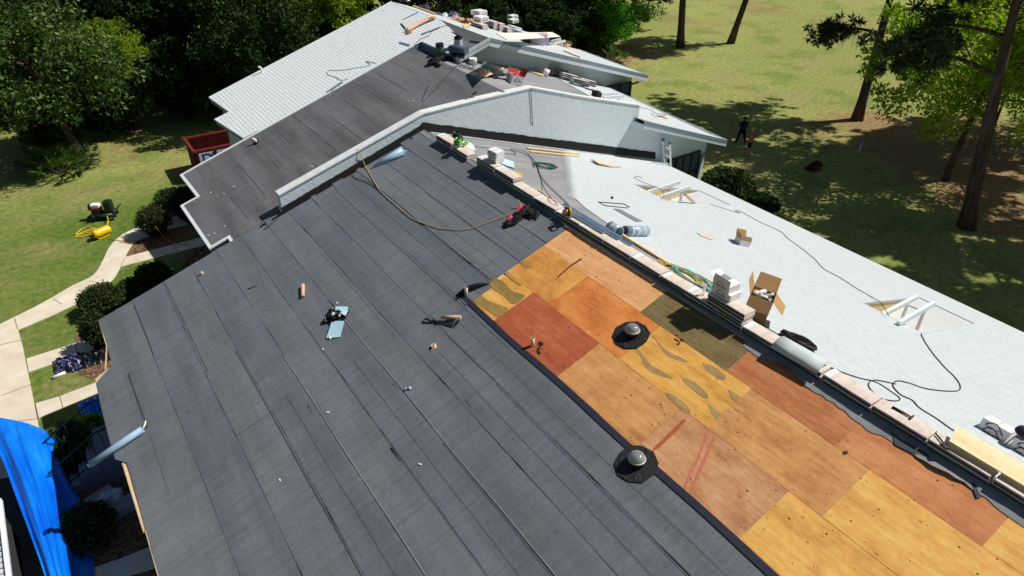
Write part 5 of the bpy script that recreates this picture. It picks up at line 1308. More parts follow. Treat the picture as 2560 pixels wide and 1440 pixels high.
o = thing('utility_box', 'black tool box on the middle right slope beside the white beams', 'tool box', Matrix.Translation(R2(1490, 243)) @ Matrix.Rotation(R_(20), 4, 'Z') @ Matrix.Rotation(.34, 4, 'Y')); b = MB(); b.box((0, 0, .12), (.5, .3, .24)); b.build('case', M_BLK, o, bevel=.02); b = MB(); b.tube([(-.12, 0, .24), (-.1, 0, .3), (.1, 0, .3), (.12, 0, .24)], .015, 6); b.build('handle', M_DGREY, o)
for i, (lab, pix) in enumerate((('thin dark cable over the grey felt of the middle ridge', [(1106, 162), (1116, 172), (1140, 168), (1165, 165), (1190, 180), (1215, 190)]), ('second tangled cable on the grey felt of the middle ridge', [(1060, 128), (1090, 140), (1130, 150), (1150, 168), (1185, 172), (1175, 160), (1150, 160), (1180, 178)]), ('thin cable at the edge of the middle right slope', [(1598, 270), (1625, 275), (1640, 285), (1665, 288), (1640, 294), (1628, 284)]))):
    cable(lab, pix, .012, M_HOSEB, 'R2', .03, name='cable', cat='cable')
o = thing('debris', 'low heap of brown shingle scraps near the eave of the middle right slope', 'scraps', Matrix.Translation(R2(1652, 292)) @ Matrix.Rotation(.34, 4, 'Y')); b = MB(); lump(b, (0, 0, 0), (.35, .25, .05), 3, rough=.4); b.build('scrap_heap', plain('scrap_brown', (170, 130, 110), .8, var=.3), o)
o = thing('nail_tool', 'black roofing tool with its cord on the dark middle slope', 'tool', on('L', 1190, 234, 1176, 242)); b = MB(); b.tube([(-.05, 0, .04), (.12, 0, .04)], [.05, .03], 8); b.build('tool_body', M_BLK, o); b = MB(); b.tube([(.12, 0, .03), (.3, .03, .015), (.5, 0, .015)], .012, 5); b.build('cord', M_BLK, o)

# ------------------------------------------------------------------ clutter on the far section
b = MB(); b.lathe([(.001, 0), (.15, 0), (.17, .36), (.16, .37), (.15, .1), (.001, .08)], n=16)
o = thing('bucket', 'black and white bucket with its dark lid tipped up on the far dark felt', 'bucket', Matrix.Translation(L(1146, 115))); b.build('bucket_body', M_TAR, o)
b = MB(); b.lathe([(.172, .04), (.178, .28)], n=16); b.build('label_band', plain('label_grey', (200, 206, 214), .6, var=.2), o); b = MB(); b.lathe([(.001, 0), (.19, 0), (.19, .03), (.001, .03)], (-.05, .1, .45), 16, rot=Matrix.Rotation(.6, 3, 'Y')); b.build('lid', M_TAR, o)
b = MB(); b.lathe([(.001, 0), (.15, 0), (.17, .36), (.16, .37), (.15, .1), (.001, .08)], n=16); o = thing('bucket', 'dark bucket with a green and white label at the foot of the far pale shingles', 'bucket', Matrix.Translation(L(1100, 131))); b.build('bucket_body', M_TAR, o)
b = MB(); b.lathe([(.17, .03), (.176, .24)], n=16); b.build('label_band', plain('label_green', (96, 130, 104), .6, var=.4, scale=8), o)
o = thing('felt_roll', 'dark felt roll partly unrolled beside the far gable', 'roll', (0, 0, 0)); b = MB(); b.tube([L(1126, 122, .16), L(1166, 126, .16)], .15, 14); b.build('roll_sheet', plain('dark_roll', (84, 96, 116), .6, .4, var=.1), o)
b = MB(); P = [[L(1126 + 40 * k / 4, 126 + 4 * k / 4, .1) for k in range(5)], [L(1126 + 36 * k / 4, 133 + 5 * k / 4, .03) for k in range(5)], [L(1130 + 30 * k / 4, 140 + 8 * k / 4, .02) for k in range(5)]]; b.grid(P); b.build('loose_end', M_SELV, o)
lumpthing('card_trough', 'curved peach cardboard trough lying on the far pale shingles', 'cardboard', on('L', 1054, 64, 1078, 52), (('ends', plain('brown_card', (186, 140, 116), .85), (((.62, .1, 0), (.2, .14, .12)), ((-.7, -.1, 0), (.16, .16, .1)))),))
o = bpy.data.objects['card_trough']; b = MB(); P = []
for k in range(8):
    a = k / 7 * 1.5 - .75; P.append([Vector((a, .12 * math.cos(a * 2) - .16, .12)), Vector((a, .12 * math.cos(a * 2) - .05, .02)), Vector((a, .12 * math.cos(a * 2) + .1, .02)), Vector((a, .12 * math.cos(a * 2) + .2, .13))])
b.grid(P); b.build('trough', plain('peach_card', (236, 204, 180), .85), o, solid=.01)
MG_ = plain('grey_strip2', (120, 136, 144), .6, var=.1)
for lab, pix in (('grey metal strip on the far pale shingles, upper one', [(1006, 49), (1008, 49), (1046, 31), (1044, 30)]), ('dark short metal strip on the far pale shingles', [(1001, 59), (1004, 58), (1016, 72), (1013, 74)]), ('long grey metal strip on the far pale shingles beside a cable', [(1053, 84), (1055, 87), (1100, 70), (1098, 68)]), ('small blue-grey strip at the end of the white edge', [(998, 104), (1000, 109), (1024, 115), (1025, 111)]), ('grey felt strip lying on the pale shingles beside the white edge', [(815, 230), (855, 203), (858, 206), (830, 228)]), ('dark blue strip on the far dark felt', [(1174, 101), (1176, 105), (1198, 107), (1200, 104)])):
    flat('metal_strip', lab, 'strip', pix, MG_ if 'dark' not in lab else M_SELV, 'L', .02, .01)
cable('thin cable looping over the far pale shingles to the far ridge', [(1035, 113), (1050, 98), (1070, 90), (1082, 76), (1100, 68), (1120, 62)], .01, M_HOSEB, 'L', .03, name='cable', cat='cable')
cable('thin cable squiggle on the far pale shingles above the white edge', [(940, 158), (915, 153), (925, 163), (890, 170), (850, 176), (822, 176), (820, 186), (840, 193), (852, 200), (870, 198)], .01, plain('grey_cable', (120, 140, 146), .6), 'L', .02, name='cable', cat='cable')
def R3p(px, py, h=0): return R3(px, py, h)
M_ = lambda px, py, rz=0: Matrix.Translation(R3(px, py)) @ Matrix.Rotation(R_(rz), 4, 'Z')
lumpthing('cloth_bag', 'small dark bag far up on the far ridge', 'bag', M_(1062, 25), (('bag_body', plain('slate_cloth', (70, 72, 90), .9, var=.2), (((0, 0, 0), (.34, .3, .3)), ((-.3, -.1, 0), (.2, .2, .12)))),))
lumpthing('cloth_bag', 'dark backpack at the very top end of the far ridge', 'bag', M_(1006, 5), (('bag_body', plain('slate_cloth2', (44, 44, 54), .9, var=.2), (((0, 0, 0), (.3, .3, .3)),)), ('pale_patch', M_METL, (((.2, -.2, .05), (.16, .12, .16)),))))
lumpthing('debris', 'heap of blue-grey and white wrapping beside the far ridge', 'scraps', M_(1110, 42), (('wrap', plain('wrap_slate', (92, 96, 118), .7, var=.3), (((-.3, 0, 0), (.26, .2, .24)), ((.5, -.1, 0), (.34, .24, .22)))), ('white_wrap', M_BOXW, (((.05, .0, 0), (.2, .16, .18)),))))
lumpthing('debris', 'heap of torn brown paper and wrapping on the far ridge', 'scraps', M_(1146, 55), (('paper', plain('torn_paper', (190, 150, 112), .85, var=.35, scale=14), (((-.5, .1, 0), (.35, .25, .16)), ((0, 0, 0), (.4, .3, .24)), ((.5, -.2, 0), (.34, .26, .16)))), ('dark_wrap', plain('torn_dark', (70, 50, 36), .85), (((.2, -.32, 0), (.34, .2, .12)),)), ('white_wrap', M_PINKW, (((.0, .25, .1), (.2, .18, .2)),))))
flat('wood_strip', 'long thin brown board along the far ridge', 'timber', [(1030, 16), (1034, 14), (1090, 34), (1086, 37)], plain('brown_board', (176, 140, 110), .8), 'R3', .02, .04)
flat('cardboard_piece', 'tan cardboard sheet beside the white cartons on the far ridge', 'cardboard', [(1156, 62), (1170, 58), (1176, 68), (1160, 70)], plain('tan_card2', (226, 184, 138), .85), 'R3', .03, .02)
CG = 'bundles and cartons on the far ridge'
def fbox(px, py, h, size, lab, mat=M_BOXW, rz=8, logos=True):
    return carton('carton', lab, 'carton', Matrix.Translation(R3(px, py) + Vector((0, 0, h))) @ Matrix.Rotation(R_(rz), 4, 'Z'), size, mat, group=CG, logos=(('x-', .34, 0), ('y-', .34, 0)) if logos else ())
for k in range(3): slope_bundle(1199, 72, k, R3, '', f'shingle bundle under the white cartons at the far ridge, {LAY[k]}', rot=4, sl=.05)
fbox(1203, 72, .36, (.5, .6, .24), 'white printed carton on the far ridge bundles, lower of the front pair'); fbox(1201, 70, .61, (.46, .56, .24), 'white printed carton on the far ridge bundles, upper of the front pair'); fbox(1190, 60, .5, (.4, .4, .22), 'white blank carton behind the printed pair on the far ridge', logos=False)
for k in range(5):
    slope_bundle(1228, 72, k, R3, '', f'brown bundle in the big brown pile on the far ridge, left half, {LAY[k]}', rot=2, sl=.12); slope_bundle(1242, 76, k, R3, '', f'brown bundle in the big brown pile on the far ridge, right half, {LAY[k]}', rot=2, sl=.12)
for k in range(4): slope_bundle(1262, 82, k, R3, '', f'brown and teal bundle in the pile right of the big brown pile, {LAY[k]}', rot=0, sl=.15)
for k in range(4): slope_bundle(1298, 92, k, R3, '', f'pink-topped lilac bundle right of the white cartons on the far ridge, {LAY[k]}', pale=True, rot=6, sl=.2)
for k in range(5): slope_bundle(1286, 86, k, R3, '', f'lilac wrapped bundle under the two white cartons on the far ridge, {LAY[k]}', pale=True, rot=3, sl=.2)
for k in range(3): slope_bundle(1306, 92, k, R3, '', f'pink wrapped bundle behind the long white board on the far ridge, {LAY[k]}', pale=True, rot=86, sl=.25)
for k in range(2): slope_bundle(1332, 90, k, R3, '', f'pink wrapped bundle far back beyond the white board on the far ridge, {LAY[k]}', pale=True, rot=80, sl=.25)
fbox(1283, 80, .56, (.5, .46, .2), 'white printed carton above lilac bundles on the far ridge, lower one'); fbox(1282, 78, .77, (.5, .46, .2), 'white printed carton above lilac bundles on the far ridge, upper one')
p, q = R3(1268, 101, .25), R3(1400, 92, .55); d = (q - p); b = MB(); b.prism([p, q, q + Vector((.1, .9, .05)), p + Vector((.1, .9, .05))], (0, 0, .03)); tag(b.build('board', plain('white_board', (238, 232, 214), .7, var=.04)), 'long white board propped over cartons on the far right slope', 'board')
b = MB(); b.lathe([(.001, 0), (.17, 0), (.18, .4), (.001, .41)], n=14); tag(b.build('bucket', M_TAR, m=Matrix.Translation(R3(1308, 104)) @ Matrix.Rotation(1.3, 4, 'X')), 'black bucket lying in the shade under the long white board', 'bucket')
fbox(1342, 112, 0, (.9, .5, .5), 'lilac printed box under the long white board, nearer the rake edge', M_LILAC, -14, False); fbox(1358, 112, 0, (.5, .5, .55), 'lilac printed box under the end of the long white board', M_LILAC, -18, False)
lumpthing('debris', 'brown heap of shingle scraps and paper on the far right slope', 'scraps', M_(1392, 112), (('scrap', plain('scrap_dark', (110, 82, 58), .85, var=.4, scale=14), (((-.6, .3, 0), (.5, .4, .24)), ((.1, 0, 0), (.5, .4, .22)), ((.6, -.2, 0), (.4, .3, .18)))), ('paper', plain('torn_paper', (190, 150, 112), .85), (((-.7, .5, .15), (.4, .3, .2)), ((-.2, -.45, 0), (.3, .2, .14)), ((.3, -.55, 0), (.3, .18, .12)))),))
flat('timber_offcut', 'pale pink timber offcut along the far right rake edge', 'timber', [(1408, 128), (1414, 126), (1452, 142), (1450, 145)], plain('pink_timber', (226, 200, 184), .8), 'R3', .02, .06)

# ------------------------------------------------------------------ dumpster and things on the lawn
A, B_, C_ = G(484, 380, 1.75), G(570, 363, 1.75), G(472, 345, 1.75)
ux = (B_ - A); ux.z = 0; ux.normalize(); uy = Vector((-ux.y, ux.x, 0))
if uy.dot(C_ - A) < 0: uy = -uy
wid = (C_ - A).dot(uy); 
md = Matrix(((ux.x, uy.x, 0, A.x), (ux.y, uy.y, 0, A.y), (0, 0, 1, 0), (0, 0, 0, 1)))
M_DUMP = plain('dumpster_red', (70, 20, 18), .75, .15, var=.35, scale=2.5); M_DUMPI = plain('dumpster_inside', (48, 28, 24), .8, var=.3)
dm = thing('dumpster', 'dark red open-top roll-off dumpster with white lettering, half hidden by the roof', 'dumpster', md)
DL, DW, DH = 6.0, max(2.3, wid), 1.75
b = MB()
for c, s_ in (((DL / 2, .04, DH / 2 + .1), (DL, .08, DH - .2)), ((DL / 2, DW - .04, DH / 2 + .1), (DL, .08, DH - .2)), ((.04, DW / 2, DH / 2 + .1), (.08, DW - .16, DH - .2)), ((DL - .04, DW / 2, DH / 2 + .1), (.08, DW - .16, DH - .2)), ((DL / 2, DW / 2, .25), (DL - .2, DW - .2, .08))): b.box(c, s_)
b.build('container_body', M_DUMP, dm)
b = MB()
for c, s_ in (((DL / 2, .02, DH + .0), (DL + .1, .14, .1)), ((DL / 2, DW - .02, DH), (DL + .1, .14, .1)), ((.0, DW / 2, DH + .002), (.14, DW - .1, .1)), ((DL, DW / 2, DH + .002), (.14, DW - .1, .1))): b.box(c, s_)
b.build('top_rim', plain('dumpster_rim', (112, 44, 34), .75, var=.3), dm)
for k in range(7):
    b = MB(); b.box((.1 + k * (DL - .2) / 6, -.06, DH / 2 + .05), (.1, .1, DH - .2)); b.build('rib', M_DUMP, dm)
b = MB(); b.box((1.6, -.012, 1.22), (2.8, .03, .8)); b.build('sign_panel', plain('sign_blue', (186, 196, 216), .6, var=.1), dm)
text_mesh('DUMP', .8, plain('sign_navy', (44, 46, 92), .6), Matrix.Translation((1.4, -.03, 1.22)) @ Matrix.Rotation(R_(90), 4, 'X'), dm, bold=.012)
b = MB(); lump(b, (DL / 2, DW / 2, .3), (DL / 2 - .3, DW / 2 - .2, 1.0), 8, n=18, rough=.3); b.build('rubbish', M_DUMPI, dm)
for y in (.3, DW - .3):
    b = MB(); b.tube([(.4, y - .08, .12), (.4, y + .08, .12)], .12, 10); b.build('wheel', M_BLK, dm)

# wheeled air compressor
gm = lambda px, py, px2, py2: frame(G(px, py), (0, 0, 1), G(px2, py2) - G(px, py))
cp = thing('air_compressor', 'dark green wheeled air compressor with a white fuel tank on the lawn', 'air compressor', gm(232, 556, 292, 552))
M_CGRN = plain('compressor_green', (24, 44, 36), .45, .4, var=.2)
for y in (.16, .52):
    b = MB(); b.tube([(-.05, y, .24), (1.0, y, .24)], .13, 12); b.lathe([(.13, 0), (.1, .06), (.001, .08)], (1.0, y, .24), 12, rot=Matrix.Rotation(R_(90), 3, 'Y')); b.build('air_tank', M_CGRN, cp)
for y in (.0, .68):
    b = MB(); b.tube([(.0, y - .05, .19), (.0, y + .05, .19)], .19, 16); b.build('wheel', M_BLK, cp)
b = MB(); b.box((.22, .34, .5), (.42, .36, .26)); b.build('engine', plain('engine_red', (120, 34, 30), .5, var=.2), cp, bevel=.02)
b = MB(); b.box((.22, .34, .72), (.42, .3, .2)); b.build('fuel_tank', M_BOXW, cp, bevel=.05)
b = MB(); b.tube([(-.08, .34, .66), (.04, .34, .66)], .16, 14); b.build('muffler', M_BLK, cp)
b = MB(); b.box((.8, .34, .66), (.36, .4, .56)); b.build('belt_guard', M_CGRN, cp, bevel=.04)
b = MB()
for y in (.1, .58): b.tube(smooth_path([(.9, y, .3), (1.15, y, .5), (1.3, y, .62)], 4), .02, 6)
b.tube([(1.3, .1, .62), (1.3, .58, .62)], .02, 6); b.build('handle', M_BLK, cp)
# yellow air tank
yt = thing('air_tank', 'yellow portable air tank lying on the grass beside the path', 'air tank', gm(240, 600, 266, 589)); M_YT = plain('tank_yellow', (240, 196, 20), .35, .5, var=.05)
b = MB(); b.lathe([(.001, -.42), (.12, -.41), (.19, -.35), (.2, -.28), (.2, .28), (.19, .35), (.12, .41), (.001, .42)], (.36, 0, .27), 20, rot=Matrix.Rotation(R_(90), 3, 'Y')); b.build('tank_shell', M_YT, yt)
b = MB(); b.box((.36, 0, .04), (.5, .26, .05)); b.box((.1, 0, .1), (.06, .24, .14)); b.box((.6, 0, .1), (.06, .24, .14)); b.build('stand', M_YT, yt)
b = MB(); b.tube([(-.06, 0, .27), (-.2, .0, .25)], .05, 8); b.tube([(-.14, -.12, .25), (-.14, .12, .25)], .05, 8); b.build('regulator', M_BLK, yt)
b = MB(); b.lathe([(.202, -.05), (.203, .05)], (.36, 0, .27), 20, rot=Matrix.Rotation(R_(90), 3, 'Y')); b.f = b.f[2:6]; b.m = b.m[2:6]; b.sm = b.sm[2:6]; b.build('label', M_BOXW, yt)
M_YHOSE = plain('bright_yellow_hose', (232, 190, 30), .5)
cable('bright yellow hose coiled loosely between the compressor and the yellow tank', [(268, 540, .25), (270, 556, .1), (262, 568), (240, 580), (230, 584), (235, 576), (225, 568), (208, 570), (195, 580), (190, 586), (215, 578), (238, 570), (232, 580), (205, 584), (188, 592), (200, 592), (218, 588), (240, 584), (262, 576), (268, 572), (250, 572), (240, 580), (248, 588), (246, 594)], .022, M_YHOSE, 'G', .03, k=5)
cable('thin yellow hose running over the path to the round shrub', [(268, 594), (280, 596), (294, 601), (320, 602), (338, 602), (335, 608), (300, 605)], .014, plain('dull_yellow_hose', (190, 160, 70), .5), 'G', .06)
cable('orange hose leaving the round shrub towards the second path', [(388, 566, 1.1), (400, 580, .7), (412, 594, .3), (424, 604), (437, 609), (470, 612)], .016, plain('orange_hose', (206, 130, 50), .5), 'G', .06)
# black and pale plastic sheeting, white pipe, blue tarp heap
wr = thing('plastic_sheeting', 'bunched black and silvery plastic sheeting on the grass by the path', 'plastic sheet', (0, 0, 0))
def ruck(b, pix0, pix1, hs, seed, n=22, m_=12, mi=0, surf=G):
    r = np.random.default_rng(seed); P = []
    for i in range(m_ + 1):
        a = i / m_; row = []
        for j in range(n + 1):
            c = j / n; px = pix0[0][0] + (pix0[1][0] - pix0[0][0]) * c; py = pix0[0][1] + (pix0[1][1] - pix0[0][1]) * c
            qx = pix1[0][0] + (pix1[1][0] - pix1[0][0]) * c; qy = pix1[0][1] + (pix1[1][1] - pix1[0][1]) * c
            edge = min(1, 4 * a, 4 * (1 - a)) * min(1, 6 * c, 6 * (1 - c))
            h = hs * edge * (0.35 + .65 * abs(math.sin(c * 17 + 3 * a + r.uniform(-.7, .7)))) + .02
            p = surf(px + (qx - px) * a + r.uniform(-1, 1) * 2, py + (qy - py) * a + r.uniform(-1, 1) * 2); row.append(p + Vector((0, 0, h)))
        P.append(row)
    b.grid(P, mi, smooth=False)
t = NT('glossy_black_plastic', .22, .6); t.color(t.ramp(t.noise(3, t.mapping((1, 3, 1)), detail=3), [(.45, srgb(14, 14, 26)), (.55, srgb(30, 36, 70)), (.66, srgb(120, 130, 190))])); t.bump(t.noise(5, detail=4), .6, .08); M_GBLK = t.m
b = MB(); ruck(b, ((128, 905), (215, 878)), ((140, 942), (205, 925)), .26, 1); b.build('silvery_sheet', M_GBLK, wr)
b = MB(); ruck(b, ((195, 898), (275, 856)), ((205, 925), (280, 900)), .2, 2); b.build('dark_sheet', plain('flat_black_plastic', (16, 18, 26), .4, .4, var=.4, bump=.4), wr)
b = MB(); b.tube([G(132, 944, .06), G(164, 931, .06)], .06, 10); tag(b.build('white_pipe', M_PVCW), 'short white pipe lying on the grass beside the black sheeting', 'pipe')
t = NT('blue_tarp', .28, .5); nz = t.noise(1.0, t.mapping((1.2, .35, 1), (0, 0, .35)), detail=5, rough=.65); nz2 = t.noise(9, detail=4)
t.color(t.ramp(nz, [(.3, srgb(4, 84, 210)), (.5, srgb(6, 116, 236)), (.72, srgb(30, 150, 248))])); t.bump(t.math('ADD', nz, t.math('MULTIPLY', nz2, .2)), .45, .12); M_TARP = t.m  # two-tone blue paints fold highlights and shade into the colour
tp = thing('blue_tarp', 'small crumpled blue tarp lying on the path end beside the eave', 'tarp', (0, 0, 0)); b = MB(); ruck(b, ((192, 1012), (262, 985)), ((212, 1050), (268, 1040)), .22, 5, n=18); b.build('tarp_sheet', M_TARP, tp)
# big draped tarp
rows = [[(-70, 1036, 1.17), (0, 1044, 1.17), (60, 1056, 1.09), (110, 1074, 0.72), (148, 1096, 0.57)],
        [(-42, 1080, 1.17), (15, 1090, 1.26), (70, 1105, 1.17), (120, 1122, 0.98), (152, 1140, 0.54)],
        [(-10, 1120, 1.13), (35, 1140, 1.26), (85, 1158, 1.19), (140, 1184, 0.72), (172, 1206, 0.45)],
        [(16, 1180, 1.09), (56, 1195, 1.23), (106, 1212, 1.15), (162, 1236, 0.60), (206, 1256, 0.27)],
        [(42, 1250, 1.05), (78, 1260, 1.19), (120, 1274, 1.11), (172, 1296, 0.54), (224, 1310, 0.18)],
        [(72, 1330, 1.05), (102, 1335, 1.17), (140, 1350, 1.05), (185, 1368, 0.48), (232, 1380, 0.13)],
        [(102, 1410, 1.01), (127, 1415, 1.13), (155, 1425, 1.01), (195, 1440, 0.48), (240, 1446, 0.12)], [(134, 1510, 1.01), (155, 1510, 1.09), (185, 1512, 1.01), (215, 1515, 0.48), (255, 1515, 0.12)]]
def upsample(rows, k1=6, k2=8):
    g = [smooth_path([Vector(p) for p in row], k2) for row in rows]; cols = list(zip(*g)); cols = [smooth_path(list(c_), k1) for c_ in cols]; return list(zip(*cols))
P = []
for i, row in enumerate(upsample(rows)):
    rw = []
    for j, v in enumerate(row):
        fold = .035 * math.sin(j * .9 + .06 * i) + .022 * math.sin(j * 1.9 - .08 * i + 1) * (1 + .4 * math.sin(i * .5))
        rw.append(G(v.x, v.y, max(.05, v.z + fold * min(1, v.z))))
    P.append(rw)
tp = thing('blue_tarp', 'large bright blue tarp draped over a heap at the lower left corner', 'tarp', (0, 0, 0)); b = MB(); b.grid(P); b.build('tarp_sheet', M_TARP, tp)
# what the tarp covers
b = MB(); c_ = [G(70, 1180), G(110, 1180), G(160, 1400), G(110, 1400)]; b.prism([Vector((p.x, p.y, 0)) for p in c_], (0, 0, .5)); tag(b.build('covered_pile', M_BLK), 'dark pile hidden under the large blue tarp', 'pile')
# white slatted trailer at the lower left
wt = thing('slatted_trailer', 'white framed slatted trailer cut by the lower left corner of the photo', 'trailer', (0, 0, 0))
h = 1.5; q = [G(-110, 1230, h), G(0, 1252, h), G(24, 1450, h), G(40, 1560, h), G(-110, 1560, h)]
b = MB(); b.tube([q[1], q[2], q[3]], .07, 4, smooth=False); b.tube([q[0], q[1]], .06, 4, smooth=False); b.build('frame', M_WHITE, wt)
b = MB()
for k in range(22):
    a = k / 21; e = G(0 + 40 * a, 1258 + 300 * a, h - .03); w = G(-110, 1258 - 8 + 300 * a, h - .03); d = (e - w).normalized(); n = Vector((-d.y, d.x, .35)) * .05
    b.poly([w - n, e - n, e + n, w + n])
b.build('slats', plain('slat_grey', (214, 216, 220), .6), wt)
b = MB(); b.prism([q[1] - Vector((.08, 0, .1)), q[3] - Vector((.08, 0, .1)), Vector((q[3].x - .08, q[3].y, .1)), Vector((q[1].x - .08, q[1].y, .1))], (-.05, 0, 0)); b.build('side_panel', plain('trailer_side', (60, 62, 66), .7), wt)

# porch steps and railings in the shade of the eave
st = thing('porch_steps', 'shaded grey porch landing with steps and dark railings below the eave', 'steps', (0, 0, 0)); M_STEP = plain('step_grey', (122, 128, 140), .85, var=.1)
yl, yh = 6.6, 8.1
b = MB(); b.box((-10.6, 7.35, .45), (1.6, 1.5, .9)); b.build('landing', M_STEP, st)
for k in range(4):
    b = MB(); b.box((-11.55 - .28 * k, 7.35, .38 - .11 * k), (.28, 1.46, .74 - .2 * k)); b.build('step', M_STEP, st)
M_RAIL = plain('rail_black', (20, 20, 24), .5, .4)
for y in (6.66, 8.06):
    b = MB(); b.tube([(-9.9, y, 1.85), (-11.2, y, 1.85), (-12.6, y, 1.05)], .025, 6); b.tube([(-9.9, y, 1.05), (-11.2, y, 1.05), (-12.6, y, .3)], .018, 6)
    for k in range(10):
        x = -10.0 - k * .28; zt_ = 1.85 if x > -11.2 else 1.85 - (-11.2 - x) * .57; b.tube([(x, y, zt_ - .8), (x, y, zt_)], .012, 5)
    b.build('railing', M_RAIL, st)
rl = thing('handrail', 'thin black metal handrail beside the notch of the white edged roof', 'railing', (0, 0, 0)); b = MB(); a_, c_ = G(457, 668, .9), G(517, 610, 1.2); b.tube([G(455, 672, .55), a_, c_, G(532, 606, 1.2)], .03, 6)
for k in range(6):
    p = a_.lerp(c_, k / 5); b.tube([Vector((p.x, p.y, 0)), p], .018, 5)
b.build('rails', M_RAIL, rl)
# rubble and a bag in the shaded bed
M_SLAB = plain('slab_grey', (150, 152, 160), .85, var=.15)
for i, (px, py, sx, sy, rz, lab) in enumerate(((250, 1258, .9, .5, 20, 'pale concrete slab in the shaded bed, left of the white bag'), (305, 1278, 1.1, .5, 14, 'pale concrete slab in the shaded bed, right of the white bag'), (255, 1300, .4, .6, 10, 'broken concrete block in the shaded bed by the round bush'))):
    b = MB(); b.box((0, 0, .12), (sx, sy, .24)); tag(b.build('concrete_slab', M_SLAB, m=Matrix.Translation(G(px, py)) @ Matrix.Rotation(R_(rz), 4, 'Z'), bevel=.03), lab, 'slab', 'concrete slabs in the shaded bed')
o = lumpthing('plastic_bag', 'crumpled white plastic bag between the concrete slabs in the shade', 'bag', Matrix.Translation(G(282, 1252)), (('bag_body', plain('bag_white', (210, 214, 224), .6, var=.1, bump=.4), (((0, 0, 0), (.34, .3, .45)),)),))
# small things on the right lawn
M_STAKE = plain('stake_white', (214, 222, 226), .6)
b = MB(); p = G(1942, 352); b.box((0, 0, .3), (.04, .04, .6)); tag(b.build('marker_stake', M_STAKE, m=Matrix.Translation(p)), 'thin pale marker stake in the dappled shade left of the yard sign', 'stake')
b = MB(); b.box((0, 0, .3), (.04, .04, .6)); tag(b.build('marker_stake', M_STAKE, m=Matrix.Translation(G(2432, 567))), 'thin pale stake at the foot of the big leaning pine', 'stake')
sg = thing('yard_sign', 'small blue and white yard sign on a stake in the dappled shade', 'sign', Matrix.Translation(G(2147, 384)) @ Matrix.Rotation(R_(30), 4, 'Z')); b = MB(); b.box((0, 0, .4), (.03, .03, .8)); b.build('stake', M_STAKE, sg); b = MB(); b.prism([(-.16, 0, .28), (.16, 0, .34), (.2, 0, .66), (-.12, 0, .6)], (0, .03, 0)); b.build('white_panel', M_STAKE, sg); b = MB(); b.prism([(-.12, -.005, .602), (.2, -.005, .662), (.26, -.005, .9), (-.04, -.005, .84)], (0, .03, 0)); b.build('blue_panel', plain('sign_sky', (60, 130, 220), .6), sg)
lumpthing('cooler_bag', 'dark red and navy bag lying in the shade on the right lawn', 'bag', Matrix.Translation(G(2033, 422)), (('bag_body', plain('bag_navy', (26, 26, 44), .8, var=.2), (((0, 0, 0), (.55, .35, .35)), ((.6, .2, 0), (.4, .3, .25)))), ('red_panel', plain('bag_red', (110, 30, 36), .8), (((-.1, -.25, .05), (.3, .16, .25)),))))
# ladder leaning on the near right eave
M_LAD = plain('ladder_aluminium', (226, 230, 232), .5, .4)
fx = R1(1652, 412); lx, ly = e1x(9.0) + .25, 8.95
tp1 = YP(1644, 368, ly + .0); ld = thing('ladder', 'aluminium ladder with blue tips rising above the near right eave by the wall', 'ladder', (0, 0, 0))
dirn = Vector((.24, 0, -1)).normalized(); c1 = Vector((e1x(9.3) + .07, 9.3, zR1(13.1))) - dirn * 1.2; c2 = Vector((e1x(8.85) + .07, 8.85, zR1(13.1))) - dirn * 1.2; ln_ = (c1.z - .05) / -dirn.z
for c in (c1, c2):
    b = MB(); b.tube([c, c + dirn * ln_], .04, 4, smooth=False); b.build('rail', M_LAD, ld); b = MB(); b.box(c, (.1, .1, .12)); b.build('tip', plain('tip_blue', (40, 110, 170), .5), ld)
k = 0.35
while k < ln_:
    b = MB(); b.tube([c1 + dirn * k, c2 + dirn * k], .034, 6); b.build('rung', M_LAD, ld); k += .42
# ------------------------------------------------------------------ vegetation
def leaf_mat(name, cols, trans=0.35, rough=0.5, spec=0.35):
    t = NT(name, rough, spec)
    g = t.node('ShaderNodeNewGeometry'); c = t.ramp(g.outputs['Random Per Island'], [(i / max(1, len(cols) - 1), srgb(*q)) for i, q in enumerate(cols)])
    t.color(c)
    tr = t.node('ShaderNodeBsdfTranslucent'); mx = t.node('ShaderNodeMixShader'); mx.inputs[0].default_value = trans
    t.l.new(t.mix(1.0, c, (1.15, 1.25, .6), 'MULTIPLY'), tr.inputs[0])
    out = t.n.get('Material Output'); t.l.new(t.b.outputs[0], mx.inputs[1]); t.l.new(tr.outputs[0], mx.inputs[2]); t.l.new(mx.outputs[0], out.inputs[0]); return t.m
t = NT('bark', .95, .1); nn = t.noise(1.0, t.mapping((6, 6, 1.2)), detail=5, rough=.7); t.color(t.ramp(nn, [(.3, srgb(46, 38, 34)), (.6, srgb(92, 78, 70)), (.8, srgb(128, 112, 100))])); t.bump(nn, .8, .06); M_BARK = t.m
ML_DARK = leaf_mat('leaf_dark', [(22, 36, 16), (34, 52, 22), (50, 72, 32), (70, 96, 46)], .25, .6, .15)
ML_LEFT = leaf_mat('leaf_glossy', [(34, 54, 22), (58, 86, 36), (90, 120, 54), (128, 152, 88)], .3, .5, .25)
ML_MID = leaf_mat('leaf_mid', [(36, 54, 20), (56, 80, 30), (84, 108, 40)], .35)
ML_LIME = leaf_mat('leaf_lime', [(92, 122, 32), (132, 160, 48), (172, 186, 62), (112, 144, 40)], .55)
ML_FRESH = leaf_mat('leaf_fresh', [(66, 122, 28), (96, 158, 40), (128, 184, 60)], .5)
ML_PINE = leaf_mat('pine_needle', [(34, 46, 22), (52, 66, 34), (74, 86, 48)], .25)
